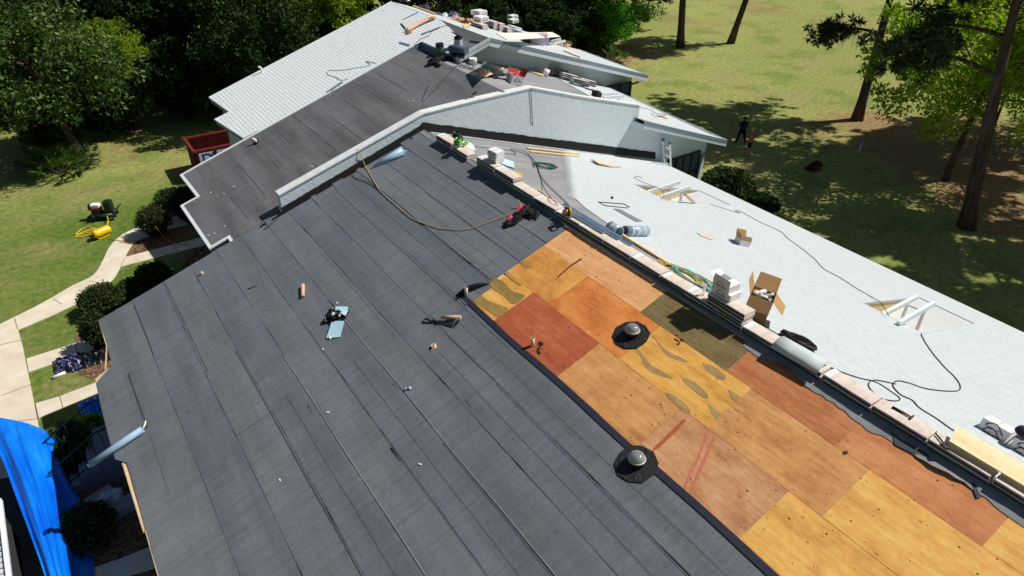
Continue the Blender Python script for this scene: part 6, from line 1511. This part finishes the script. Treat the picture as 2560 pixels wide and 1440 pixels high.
ML_SHRUB = leaf_mat('shrub_leaf', [(24, 34, 16), (44, 58, 26), (68, 82, 42), (84, 98, 52)], .2, .55, .2)
ML_PALM = leaf_mat('palm_leaf', [(46, 74, 24), (80, 112, 40), (112, 140, 58)], .3)
M_MOSS = leaf_mat('moss_grey', [(66, 66, 54), (96, 94, 80)], .2)
def mesh_np(name, V, F, mats, mi=None, smooth=False):
    me = bpy.data.meshes.new(name); V = np.asarray(V, np.float32); F = np.asarray(F, np.int32); n, k = F.shape
    me.vertices.add(len(V)); me.vertices.foreach_set('co', V.ravel()); me.loops.add(n * k); me.loops.foreach_set('vertex_index', F.ravel())
    me.polygons.add(n); me.polygons.foreach_set('loop_start', np.arange(0, n * k, k, dtype=np.int32)); me.polygons.foreach_set('loop_total', np.full(n, k, np.int32))
    for m_ in (mats if isinstance(mats, (list, tuple)) else [mats]): me.materials.append(m_)
    if mi is not None: me.polygons.foreach_set('material_index', np.asarray(mi, np.int32))
    me.update(); me.validate(); return me
def leaf_quads(cen, dirs, ln, wd, rg):
    """diamond leaves: centre, direction, length, width arrays"""
    n = len(cen); d = dirs / np.linalg.norm(dirs, axis=1, keepdims=True); r = rg.normal(size=(n, 3)); s = np.cross(d, r); s /= np.linalg.norm(s, axis=1, keepdims=True) + 1e-9
    V = np.stack([cen - d * ln[:, None] / 2, cen + s * wd[:, None] / 2, cen + d * ln[:, None] / 2, cen - s * wd[:, None] / 2], 1).reshape(-1, 3)
    return V, np.arange(n * 4).reshape(n, 4)
def clump_leaves(cs, rs, per, size, rg, flat_=.75, up=.35, asp=.5):
    C = np.repeat(np.asarray(cs), per, 0); Rr = np.repeat(np.asarray(rs), per)
    u = rg.normal(size=(len(C), 3)); u /= np.linalg.norm(u, axis=1, keepdims=True); k = rg.random(len(C)) ** .45
    off = u * (k * Rr)[:, None]; off[:, 2] *= flat_
    dirs = u + rg.normal(size=u.shape) * .8; dirs[:, 2] += up - .4
    ln = size * rg.uniform(.6, 1.3, len(C)); return leaf_quads(C + off, dirs, ln, ln * asp, rg)
def limbs(base, height, crown_r, crown_z, n, rg, lean=(0, 0), r0=.2, flat_=1.0, fork=3):
    """trunk path, limb paths and tip points of a tree (local, base at 0)"""
    top = Vector((lean[0], lean[1], height)); trunk = [Vector((0, 0, -.1)), Vector((lean[0] * .3 + rg.normal() * .06, lean[1] * .3, height * .35)), Vector((lean[0] * .65, lean[1] * .65 + rg.normal() * .08, height * .7)), top]
    L_ = []; tips = []
    for i in range(n):
        a = 6.283 * i / n + rg.uniform(-.4, .4); k = rg.uniform(.45, 1); s_ = trunk[1].lerp(top, k) if k < .8 else top
        el = rg.uniform(-.15, .9); e = s_ + Vector((math.cos(a) * math.cos(el), math.sin(a) * math.cos(el), math.sin(el) * flat_)) * crown_r * rg.uniform(.65, 1.0)
        e.z = max(e.z, crown_z[0]); e.z = min(e.z, crown_z[1]); mid = s_.lerp(e, .5) + Vector((0, 0, rg.uniform(0, .12) * crown_r)); L_.append(([s_, mid, e], r0 * .34)); tips += [e, mid.lerp(e, .5)]
        for j in range(fork):
            q = mid.lerp(e, rg.uniform(.1, .9)); f = q + Vector((rg.normal(), rg.normal(), rg.normal() * .6 + .2)) * crown_r * .3; f.z = min(max(f.z, crown_z[0]), crown_z[1]); L_.append(([q, q.lerp(f, .5) + Vector((0, 0, .05)), f], r0 * .14)); tips.append(f)
    return trunk, L_, tips
def make_tree(name, label, cat, pos, height, crown_r, crown_z, n=9, per=170, size=.2, mat=None, seed=1, r0=.2, lean=(0, 0), group=None, clump=.16, flat_=.8, fork=3, asp=.5, extra=None):
    rg = np.random.default_rng(seed); o = thing(name, label, cat, Matrix.Translation(Vector(pos)), group)
    trunk, L_, tips = limbs(None, height, crown_r, crown_z, n, rg, lean, r0, 1.0, fork)
    b = MB(); tp_ = smooth_path(trunk, 4); b.tube(tp_, [r0 * (1.25 if i == 0 else 1 - .62 * i / (len(tp_) - 1)) for i in range(len(tp_))], 10)
    b.build('trunk', M_BARK, o); b = MB()
    for p, r in L_: b.tube(p, [r, r * .7, r * .25], 5, caps=False)
    b.build('branches', M_BARK, o)
    cs = np.array([tuple(t_) for t_ in tips]); 
    if extra is not None: cs = np.concatenate([cs, np.asarray(extra)])
    rs = crown_r * clump * rg.uniform(.6, 1.5, len(cs)); V, F = clump_leaves(cs, rs, per, size, rg, flat_, asp=asp)
    c = bpy.data.objects.new('crown', mesh_np('crown', V, F, mat)); link(c, o); return o
def pine_tufts(cs, rg, ln=.42, per=16, spread=.5, droop=-.1):
    C = np.repeat(np.asarray(cs), per, 0); u = rg.normal(size=(len(C), 3)); u[:, 2] += droop; u /= np.linalg.norm(u, axis=1, keepdims=True)
    l_ = ln * rg.uniform(.6, 1.15, len(C)); return leaf_quads(C + u * (l_ * .5)[:, None], u, l_, np.full(len(C), .085) * ln / .42, rg)
def pine(label, pos, height, lean, r0, branches, seed, group='tall pines on the right lawn', crown_from=.6, nb=22, crown_r=3.9, per=26, tn=14, only=None):
    """tall pine: bare trunk, whorls of limbs with needle tufts"""
    rg = np.random.default_rng(seed); o = thing('pine_tree', label, 'pine tree', Matrix.Translation(Vector(pos)), group)
    tr = [Vector((lean[0] * k + .12 * math.sin(k * 5 + seed), lean[1] * k, height * k)) for k in np.linspace(-.004, 1, 12)]; b = MB(); b.tube(tr, [r0 * (1.3 if i == 0 else 1 - .75 * i / 11) for i in range(12)], 12); b.build('trunk', M_BARK, o)
    b = MB(); cs = []
    def limb(z, a, ln, rise, rr):
        k = z / height; s_ = Vector((lean[0] * k, lean[1] * k, z)); d = Vector((math.cos(a), math.sin(a), 0)); p = [s_, s_ + d * ln * .35 + Vector((0, 0, rise * .7)), s_ + d * ln * .7 + Vector((0, 0, rise)), s_ + d * ln + Vector((0, 0, rise * .7))]
        b.tube(smooth_path(p, 3), [rr * (1 - .8 * i / 9) for i in range(10)], 6, caps=False)
        for q in range(tn):
            f = rg.uniform(.4, 1); w = p[1].lerp(p[3], f) if f > .35 else p[1]; e = w + Vector((rg.normal() * .3, rg.normal() * .3, rg.normal() * .16)) * ln * .42; b.tube([w, e], [.03, .01], 4, caps=False)
            for g_ in range(4): cs.append(tuple(e + Vector((rg.normal(), rg.normal(), rg.normal() * .6)) * .32))
    for i in range(nb):
        k = crown_from + (1 - crown_from) * (i + .5) / nb; limb(height * k, rg.uniform(0, 6.28), crown_r * (1.15 - .8 * (k - crown_from) / (1 - crown_from)) * rg.uniform(.7, 1.1), rg.uniform(-.2, .7), .1)
    for z, a, ln, rise in branches: limb(z, R_(a), ln, rise, .11)
    b.build('branches', M_BARK, o); V, F = pine_tufts(cs, rg, per=per); c = bpy.data.objects.new('needles', mesh_np('needles', V, F, ML_PINE)); link(c, o); return o
def toward(b_, t_, z):
    """lean of a trunk based at pixel b_ that passes pixel t_ at height z"""
    p = G(*b_); q = hitp(*t_, (0, 0, 1), z); return p, (q - p)
def shrub(label, px, py, r, h, mat, seed, name='shrub', group='clipped shrubs beside the path', n=2600, size=.085, pos=None):
    rg = np.random.default_rng(seed); p = pos or G(px, py); o = thing(name, label, 'shrub', Matrix.Translation(p), group)
    u = rg.normal(size=(n, 3)); u /= np.linalg.norm(u, axis=1, keepdims=True); u[:, 2] = np.abs(u[:, 2]) * 1.0 - .25 * rg.random(n); wob = 1 + .10 * np.sin(u[:, 0] * 5 + seed) * np.cos(u[:, 1] * 6) + .07 * rg.normal(size=n)
    k = (1 - .22 * rg.random(n) ** 2) * wob; c = np.stack([u[:, 0] * r * k, u[:, 1] * r * k, h * .45 + u[:, 2] * h * .55 * k], 1); c[:, 2] = np.maximum(c[:, 2], .04)
    ln = size * rg.uniform(.7, 1.4, n); V, F = leaf_quads(c, u + rg.normal(size=u.shape) * .7, ln, ln * .62, rg); co_ = bpy.data.objects.new('leaves', mesh_np('leaves', V, F, mat)); link(co_, o)
    b = MB(); 
    for i in range(7):
        a = i * .9; b.tube([(.05 * math.cos(a), .05 * math.sin(a), -.02), (r * .3 * math.cos(a), r * .3 * math.sin(a), h * .45), (r * .66 * math.cos(a), r * .66 * math.sin(a), h * .8)], [.03, .02, .008], 5)
    b.build('stems', M_BARK, o)
    i_ = MB(); i_.lathe([(.001, h * .04), (r * .6, h * .12), (r * .82, h * .4), (r * .7, h * .72), (r * .35, h * .9), (.001, h * .93)], n=12); i_.build('shade_core', plain('shade_core_dark', (30, 32, 20), .95, .05, var=.4), o); return o  # dark solid core added inside the leaves to block light
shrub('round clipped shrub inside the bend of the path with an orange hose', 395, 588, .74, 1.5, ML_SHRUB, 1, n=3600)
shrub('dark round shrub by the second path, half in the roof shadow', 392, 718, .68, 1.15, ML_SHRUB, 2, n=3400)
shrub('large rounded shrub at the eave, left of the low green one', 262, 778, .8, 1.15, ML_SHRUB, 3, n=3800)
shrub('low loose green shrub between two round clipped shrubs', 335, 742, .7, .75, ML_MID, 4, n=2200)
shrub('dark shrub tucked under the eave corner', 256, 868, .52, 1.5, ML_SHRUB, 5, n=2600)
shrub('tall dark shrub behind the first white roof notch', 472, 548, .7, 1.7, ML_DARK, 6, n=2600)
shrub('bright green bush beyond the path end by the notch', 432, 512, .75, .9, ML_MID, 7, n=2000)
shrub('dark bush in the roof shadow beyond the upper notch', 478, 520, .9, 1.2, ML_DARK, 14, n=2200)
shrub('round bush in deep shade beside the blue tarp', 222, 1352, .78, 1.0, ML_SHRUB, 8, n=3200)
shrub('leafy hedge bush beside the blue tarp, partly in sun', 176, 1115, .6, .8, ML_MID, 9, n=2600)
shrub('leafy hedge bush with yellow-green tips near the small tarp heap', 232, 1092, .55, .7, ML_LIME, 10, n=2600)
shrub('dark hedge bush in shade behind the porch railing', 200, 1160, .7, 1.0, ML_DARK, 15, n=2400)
shrub('glossy broadleaf bush at the wall corner beyond the right eave', 1812, 492, 1.35, 1.5, ML_SHRUB, 11, group=None, n=4200, size=.2)
shrub('dark low bush beside the glossy one in the pine shade', 1890, 525, 1.0, .8, ML_DARK, 12, group=None, n=2600, size=.2)
def palm(label, px, py, n, ln, seed, name='palm', z=.2):
    rg = np.random.default_rng(seed); o = thing(name, label, 'palmetto', Matrix.Translation(G(px, py)), 'palmettos at the wood edge'); Vs = []; 
    b = MB()
    for i in range(n):
        a = rg.uniform(0, 6.28); el = rg.uniform(.3, 1.25); d = Vector((math.cos(a) * math.cos(el), math.sin(a) * math.cos(el), math.sin(el))); e = d * ln * rg.uniform(.5, .8); b.tube([(0, 0, 0), e * .5 + Vector((0, 0, .08)), e], [.02, .014, .01], 4, caps=False)
        for k in range(15):
            th = -1.3 + 2.6 * k / 14; u = d.cross(Vector((0, 0, 1))).normalized(); w = (d * math.cos(th) + u * math.sin(th)); q = e + w * ln * .5 + Vector((0, 0, -.1 * ln * abs(th))); s_ = w.cross(Vector((0, 0, 1))).normalized() * .035; m_ = e.lerp(q, .5); Vs += [tuple(e), tuple(m_ + s_), tuple(q), tuple(m_ - s_)]
    b.build('stalks', M_BARK, o); c = bpy.data.objects.new('fronds', mesh_np('fronds', Vs, np.arange(len(Vs)).reshape(-1, 4), ML_PALM)); link(c, o); return o
palm('palmetto clump at the foot of the big leafy tree', 160, 440, 26, 1.6, 1); palm('small palmetto with pale fronds right of the big trunk', 228, 412, 14, 1.1, 2); palm('palmetto beyond the eave of the far right slope', 1535, 158, 22, 1.4, 3); palm('second palmetto at the far right wood edge', 1490, 138, 22, 1.4, 4)
palm('palmetto in the grass shade left of the big trunk', 100, 428, 22, 1.4, 5)

# big leafy tree on the left
bt = G(216, 412)
ex = np.random.default_rng(3).normal(size=(70, 3)); ex /= np.linalg.norm(ex, axis=1, keepdims=True); ex = np.concatenate([ex * [3.7, 3.4, 3.5] + [-1.4, .6, 6.3], ex[:40] * [2.6, 2.4, 2.4] + [-1.2, .4, 6.0]])
make_tree('broadleaf_tree', 'large glossy-leaved tree standing on the left lawn', 'tree', bt, 5.6, 4.2, (2.6, 10.5), 12, 150, .25, ML_LEFT, 5, .24, (-.9, .5), extra=ex, clump=.2)
# woodland trees: a few shared crowns, each tree its own copy
WG = 'trees of the dark wood beyond the far roof'
def placed(src, x, y, sc, rz, label):
    o = copy_tree(src); o.matrix_world = Matrix.Translation((x, y, 0)) @ Matrix.Rotation(R_(rz), 4, 'Z') @ Matrix.Scale(sc, 4); o['label'] = label; o['group'] = WG; return o
def egg(n, rx, rz, cz, seed):
    e = np.random.default_rng(seed).normal(size=(n, 3)); e /= np.linalg.norm(e, axis=1, keepdims=True); e *= np.random.default_rng(seed + 1).uniform(.6, 1.05, (n, 1)); return e * [rx, rx, rz] + [0, 0, cz]
woods = [('dark', ML_DARK, 3.9, 7.2, 5.2, .28), ('dark', ML_DARK, 4.4, 8.0, 6.0, .30), ('mid', ML_MID, 3.6, 6.6, 5.0, .26), ('lime', ML_LIME, 3.4, 8.6, 3.4, .30), ('under', ML_DARK, 2.4, 2.6, 2.4, .24)]
protos = {}
spots = []
rw = random.Random(17)
lab_words = {'dark': 'dark dense tree', 'mid': 'mid green tree', 'lime': 'yellow-green sunlit tree', 'under': 'dark understorey bush'}
tree_list = [  # kind index, x, y, scale, place words
 (0, -2.6, 42.5, .95, 'just right of the big leafy tree'), (1, -9.5, 45, 1.1, 'behind the big leafy tree'), (1, -1.0, 44.5, 1.05, 'above the far left eave corner'),
 (0, 2.6, 40, .95, 'close behind the far left eave'), (1, 5.6, 46, 1.1, 'behind the middle of the far left slope'), (0, 8.8, 44.5, .9, 'just behind the upper far left slope'), (3, 5.0, 37.6, .82, 'with bright tips above the far left slope'), (3, 8.8, 37.4, .86, 'with bright tips behind the far ridge start'), (3, -5.4, 38.0, .55, 'beside the crown of the big leafy tree'),
 (1, 12.5, 45, 1.05, 'behind the top of the far ridge'), (0, 16, 42, 1.0, 'behind the white cartons of the far ridge'), (1, 19.5, 46, 1.1, 'high behind the far ridge piles'), (0, 22.5, 41, .95, 'behind the big brown pile'), (1, 25, 46, 1.1, 'behind the lilac bundles'), (0, 27.2, 41.5, .9, 'behind the long white board'), (2, 30.2, 44.5, .9, 'at the right end of the wood'), (2, 29, 40, .62, 'loose one near the far right eave'),
 (0, -5, 52, 1.1, 'in the back row, left part'), (1, 15, 53, 1.1, 'in the back row, middle part'), (0, 23, 54, 1.1, 'in the back row, right part'), (1, -1, 56, 1.2, 'farthest back behind the bright tips'), (1, 30, 55, 1.1, 'farthest back at the right end'), (0, 2.2, 33.4, .8, 'nearest, just behind the far left eave corner'), (1, -2.0, 49, 1.0, 'in the gloom left of the bright tips')]
under = [(-2.2, 38.2, 'by the lawn corner'), (.4, 36.2, 'under the far left eave'), (4, 36, 'hidden in the gloom behind the far left eave'), (-6.8, 37.4, 'at the lawn edge'), (10.5, 37.5, 'behind the far left ridge'), (14.5, 38, 'below the far ridge end'), (18.5, 38, 'under the cartons'), (22, 37, 'under the brown pile'), (25.5, 37, 'under the white board'), (28.5, 36.5, 'by the far right eave'), (31.5, 36.8, 'at the brown clearing'), (-9.8, 36.6, 'behind the big trunk'), (7.2, 37, 'behind the coursed shingles')]
for k, (kd, mat, rx, cz, rz_, sz) in enumerate(woods):
    pts = [q for q in tree_list if q[0] == k] if kd != 'under' else [(4, x, y, 1.0, w) for x, y, w in under]
    first = None
    for (kk, x, y, sc, w) in pts:
        lab = f'{lab_words[kd]} {w}' + (' in the wood' if kd != 'under' else ' at the wood edge')
        if first is None:
            first = make_tree('woodland_tree' if kd != 'under' else 'woodland_bush', lab, 'tree' if kd != 'under' else 'bush', (0, 0, 0), cz * .85, rx, (1.2 if kd != 'under' else .3, cz + rz_), 9, 110, sz, mat, 40 + k, .2 if kd != 'under' else .08, (rx * .1, 0), WG, extra=egg(120, rx, rz_, cz, k), clump=.21)
            first.matrix_world = Matrix.Translation((x, y, 0)) @ Matrix.Rotation(R_(rw.uniform(0, 360)), 4, 'Z') @ Matrix.Scale(sc, 4)
        else: placed(first, x, y, sc * rw.uniform(.92, 1.08), rw.uniform(0, 360), lab)
make_tree('broadleaf_tree', 'fresh bright green tree at the right end of the wood beyond the far roof', 'tree', G(1520, 124), 2.4, 3.2, (.5, 4.2), 11, 220, .22, ML_FRESH, 77, .13, (.3, .3), clump=.24, extra=egg(40, 2.8, 1.5, 2.3, 5))
make_tree('broadleaf_tree', 'thin dark tree with open crown just beyond the far right eave', 'tree', G(1450, 118), 3.4, 2.6, (1.0, 5.0), 9, 120, .18, ML_MID, 78, .16, (-.4, .5), clump=.24)
# right lawn: tall pines and small oaks
p, d = toward((2140, 300), (2225, 0), 7.55); pine('tall leaning pine at the middle of the right lawn with one mossy low branch', p, 15, (d.x * 14.5 / 7.55, d.y * 14.5 / 7.55), .33, [(5.6, 163, 4.6, .5)], 1, crown_from=.66, crown_r=6.2, nb=34, tn=20)
p, d = toward((2412, 570), (2545, 0), 10.3); PB = p; pine('big leaning pine nearest the near right slope with a long crooked limb', p, 15, (d.x * 15 / 10.3, d.y * 15 / 10.3), .34, [(7.2, 140, 5.2, 1.0), (8.8, 150, 4.4, .6)], 2, crown_from=.7, crown_r=3.0, nb=22)
p, d = toward((1700, 118), (1709, 0), 4.0); pine('straight pine trunk at the top centre of the right lawn', p, 18, (d.x * 18 / 4, d.y * 18 / 4), .33, [], 3)
p, d = toward((1828, 108), (1880, 0), 3.75); pine('leaning pine trunk at the top right of centre', p, 18, (d.x * 18 / 3.75 * .6, d.y * 18 / 3.75 * .6), .3, [], 4)
p, d = toward((1580, 62), (1590, 0), 2.5); pine('pine with low dark boughs above the bright green tree', p, 15, (0, 0), .32, [(3.2, -70, 3.0, -.2), (4.0, -30, 3.4, -.3), (4.4, -110, 2.6, -.2)], 6, crown_from=.5)
make_tree('oak_tree', 'small oak with open pale green crown between the two leaning pines', 'tree', G(2362, 450), 6.2, 5.4, (2.8, 10.6), 16, 170, .24, ML_LIME, 31, .2, (.3, -.2), clump=.17, extra=egg(110, 5.6, 3.8, 6.6, 9))
make_tree('oak_tree', 'pale green oak at the right edge beyond the big pine', 'tree', G(2640, 330), 5.2, 4.6, (2.2, 9.6), 12, 170, .24, ML_LIME, 32, .2, (-.6, .2), clump=.18, extra=egg(24, 3.8, 2.8, 6.0, 10))
make_tree('oak_tree', 'small bright oak sapling right of the big pine trunk', 'tree', G(2480, 330), 3.4, 2.6, (1.2, 5.2), 9, 130, .18, ML_LIME, 33, .1, (.1, .2), clump=.22)
# pines just outside the frame on the right whose crowns shade the lawn
for i, (x, y, h_) in enumerate(((29.5, -6.5, 18), (34, -3.5, 20), (26.5, -11.5, 17), (38.5, 1.5, 19), (42.5, 2.8, 19))):
    pine(['pine beyond the right edge shading the near lawn', 'second pine beyond the right edge of the photo', 'pine off the lower right whose shadow falls by the near roof', 'third pine beyond the right edge of the photo', 'farthest pine beyond the right edge'][i], (x, y, 0), h_, (rw.uniform(-1, 1), rw.uniform(-1, 1)), .4, [], 50 + i, crown_from=.45, nb=28, crown_r=4.4, tn=20)
# hanging moss under the low branch of the middle pine
mo = [o for o in bpy.data.objects if o.name.startswith('pine_tree')][0]; rg = np.random.default_rng(8); Vs = []
for i in range(60):
    a = R_(163); f = rg.uniform(.5, 1.05); c = Vector((mo.matrix_world.translation)) * 0 + Vector((math.cos(a) * 4.6 * f + .9, math.sin(a) * 4.6 * f + rg.normal() * .3, 5.7 + rg.normal() * .2)); l_ = rg.uniform(.3, 1.1); s_ = Vector((.04, .03, 0)); Vs += [tuple(c), tuple(c + s_ - Vector((0, 0, l_ * .5))), tuple(c - Vector((0, 0, l_))), tuple(c - s_ - Vector((0, 0, l_ * .5)))]
link(bpy.data.objects.new('hanging_moss', mesh_np('hanging_moss', Vs, np.arange(len(Vs)).reshape(-1, 4), M_MOSS)), mo)

# ------------------------------------------------------------------ the two people on the lawn
def person(label, pos, rz, pose, shirt, legs, skin, hair, bare_legs=False):
    o = thing('person', label, 'person', Matrix.Translation(pos) @ Matrix.Rotation(R_(rz), 4, 'Z'), None)
    V = []; E = []; Rr = []
    def ch(pts, par=None):
        idx = par
        for p, r in pts:
            V.append(p); Rr.append(r); k = len(V) - 1
            if idx is not None: E.append((idx, k))
            idx = k
        return idx
    pel = ch([((0, 0, .93), (.15, .11))]); che = ch([((0, .01, 1.12), (.135, .1)), ((0, .02, 1.32), (.165, .11)), ((0, .01, 1.43), (.1, .08)), ((0, 0, 1.5), (.055, .055)), ((0, -.015, 1.57), (.075, .085)), ((0, -.02, 1.64), (.08, .095)), ((0, -.01, 1.70), (.06, .075))], pel)
    chest = 2; 
    for s_ in (-1, 1):
        hip = pose['hip'][(s_ + 1) // 2]
        foot = ch([((s_ * .1, 0, .86), (.095, .1)), ((s_ * .11 + hip[0] * .5, hip[1] * .5 - .02, .5), (.065, .068)), ((s_ * .11 + hip[0] * .9, hip[1] * .9 + .02, .26), (.052, .055)), ((s_ * .11 + hip[0], hip[1], .08), (.042, .045)), ((s_ * .12 + hip[0], hip[1] - .13, .035), (.04, .032))], pel)
        arm = pose['arm'][(s_ + 1) // 2]
        w = ch([((s_ * .19, .01, 1.39), (.06, .06)), (arm[0], (.047, .047)), (arm[1], (.033, .033))], chest)
        d = (Vector(arm[1]) - Vector(arm[0])).normalized(); side = d.orthogonal().normalized(); up_ = d.cross(side)
        palm_ = ch([(tuple(Vector(arm[1]) + d * .06), (.032, .02))], w)
        for k in range(4):
            f0 = Vector(V[palm_]) + side * (.024 - .016 * k); ch([(tuple(f0 + d * .05), (.009, .009)), (tuple(f0 + d * (.075 + .008 * (1.5 - abs(k - 1.5))) + up_ * .012), (.008, .008))], palm_)
        ch([(tuple(Vector(V[palm_]) + side * .035 + d * .015), (.01, .01)), (tuple(Vector(V[palm_]) + side * .045 + d * .045), (.009, .009))], palm_)
    me = bpy.data.meshes.new('body'); me.from_pydata([tuple(v) for v in V], E, []); me.materials.append(shirt_mat(shirt, legs, skin, bare_legs))
    bo_ = bpy.data.objects.new('body', me); link(bo_, o); md_ = bo_.modifiers.new('skin', 'SKIN'); 
    for i, r in enumerate(Rr): me.skin_vertices[0].data[i].radius = (r[0] * 1.3, r[1] * 1.3) if r[0] > .04 else r
    me.skin_vertices[0].data[0].use_root = True; bo_.modifiers.new('sub', 'SUBSURF').render_levels = 2
    b = MB(); b.lathe([(.001, .1), (.05, .09), (.085, .05), (.098, .0), (.092, -.06)], (0, .012, 1.66), 16); b.build('hair', plain('hair_' + hair[0], hair[1], .8, var=.2, scale=30), o)
    for s_ in (-1, 1):
        b = MB(); b.lathe([(.001, .012), (.011, .006), (.012, 0), (.001, -.012)], (s_ * .032, -.098, 1.63), 8); b.build('eye', M_BLK, o)
        b = MB(); b.lathe([(.001, .03), (.016, .015), (.018, 0), (.001, -.03)], (s_ * .088, -.01, 1.62), 8); b.build('ear', plain('skin_tone', skin, .6, var=.05), o)
    b = MB(); b.lathe([(.001, .03), (.014, -.01), (.001, -.02)], (0, -.112, 1.605), 8); b.build('nose', plain('skin_tone', skin, .6), o); b = MB(); b.box((0, -.1, 1.565), (.045, .012, .012)); b.build('mouth', plain('lip', (150, 84, 76), .6), o)
    return o
def shirt_mat(shirt, legs, skin, bare):
    t = NT('clothing_' + str(shirt[0]), .85, .2); sep = t.node('ShaderNodeSeparateXYZ'); t.l.new(t.co(), sep.inputs[0]); z = sep.outputs['Z']; ax = t.math('ABSOLUTE', sep.outputs['X'])
    st_ = [(0, srgb(40, 36, 34)), (.055, srgb(*(skin if bare else legs))), (.53 if bare else .3, srgb(*legs)), (.88, srgb(*shirt)), (1.0, srgb(*shirt))]
    low = t.ramp(t.math('DIVIDE', z, 1.0), st_, 'CONSTANT'); c = t.mix(t.math('GREATER_THAN', z, 1.46), low, srgb(*skin))
    far = t.math('MULTIPLY', t.math('GREATER_THAN', ax, .245), t.math('LESS_THAN', z, 1.46)); 
    c = t.mix(t.math('MULTIPLY', far, t.math('GREATER_THAN', z, .7)), c, srgb(*skin)); return t.color(c)
nl_ = (.2, 0, 0)
person('person in a coral red top and dark shorts standing on the dappled lawn', G(1870, 389), -150, {'hip': ((0, 0), (.02, -.06)), 'arm': (((-.25, .0, 1.12), (-.16, -.2, 1.06)), ((.25, .0, 1.12), (.2, -.18, .98)))}, (196, 84, 84), (34, 32, 40), (176, 128, 104), ('grey', (170, 160, 148)), True)
person('person in a navy top and dark trousers standing with legs apart in the shade', G(1850, 360), 150, {'hip': ((-.16, .02), (.14, -.05)), 'arm': (((-.27, .02, 1.14), (-.12, -.18, 1.2)), ((.28, .0, 1.14), (.3, -.1, 1.3)))}, (34, 34, 78), (24, 26, 40), (120, 84, 66), ('dark', (40, 34, 32)))
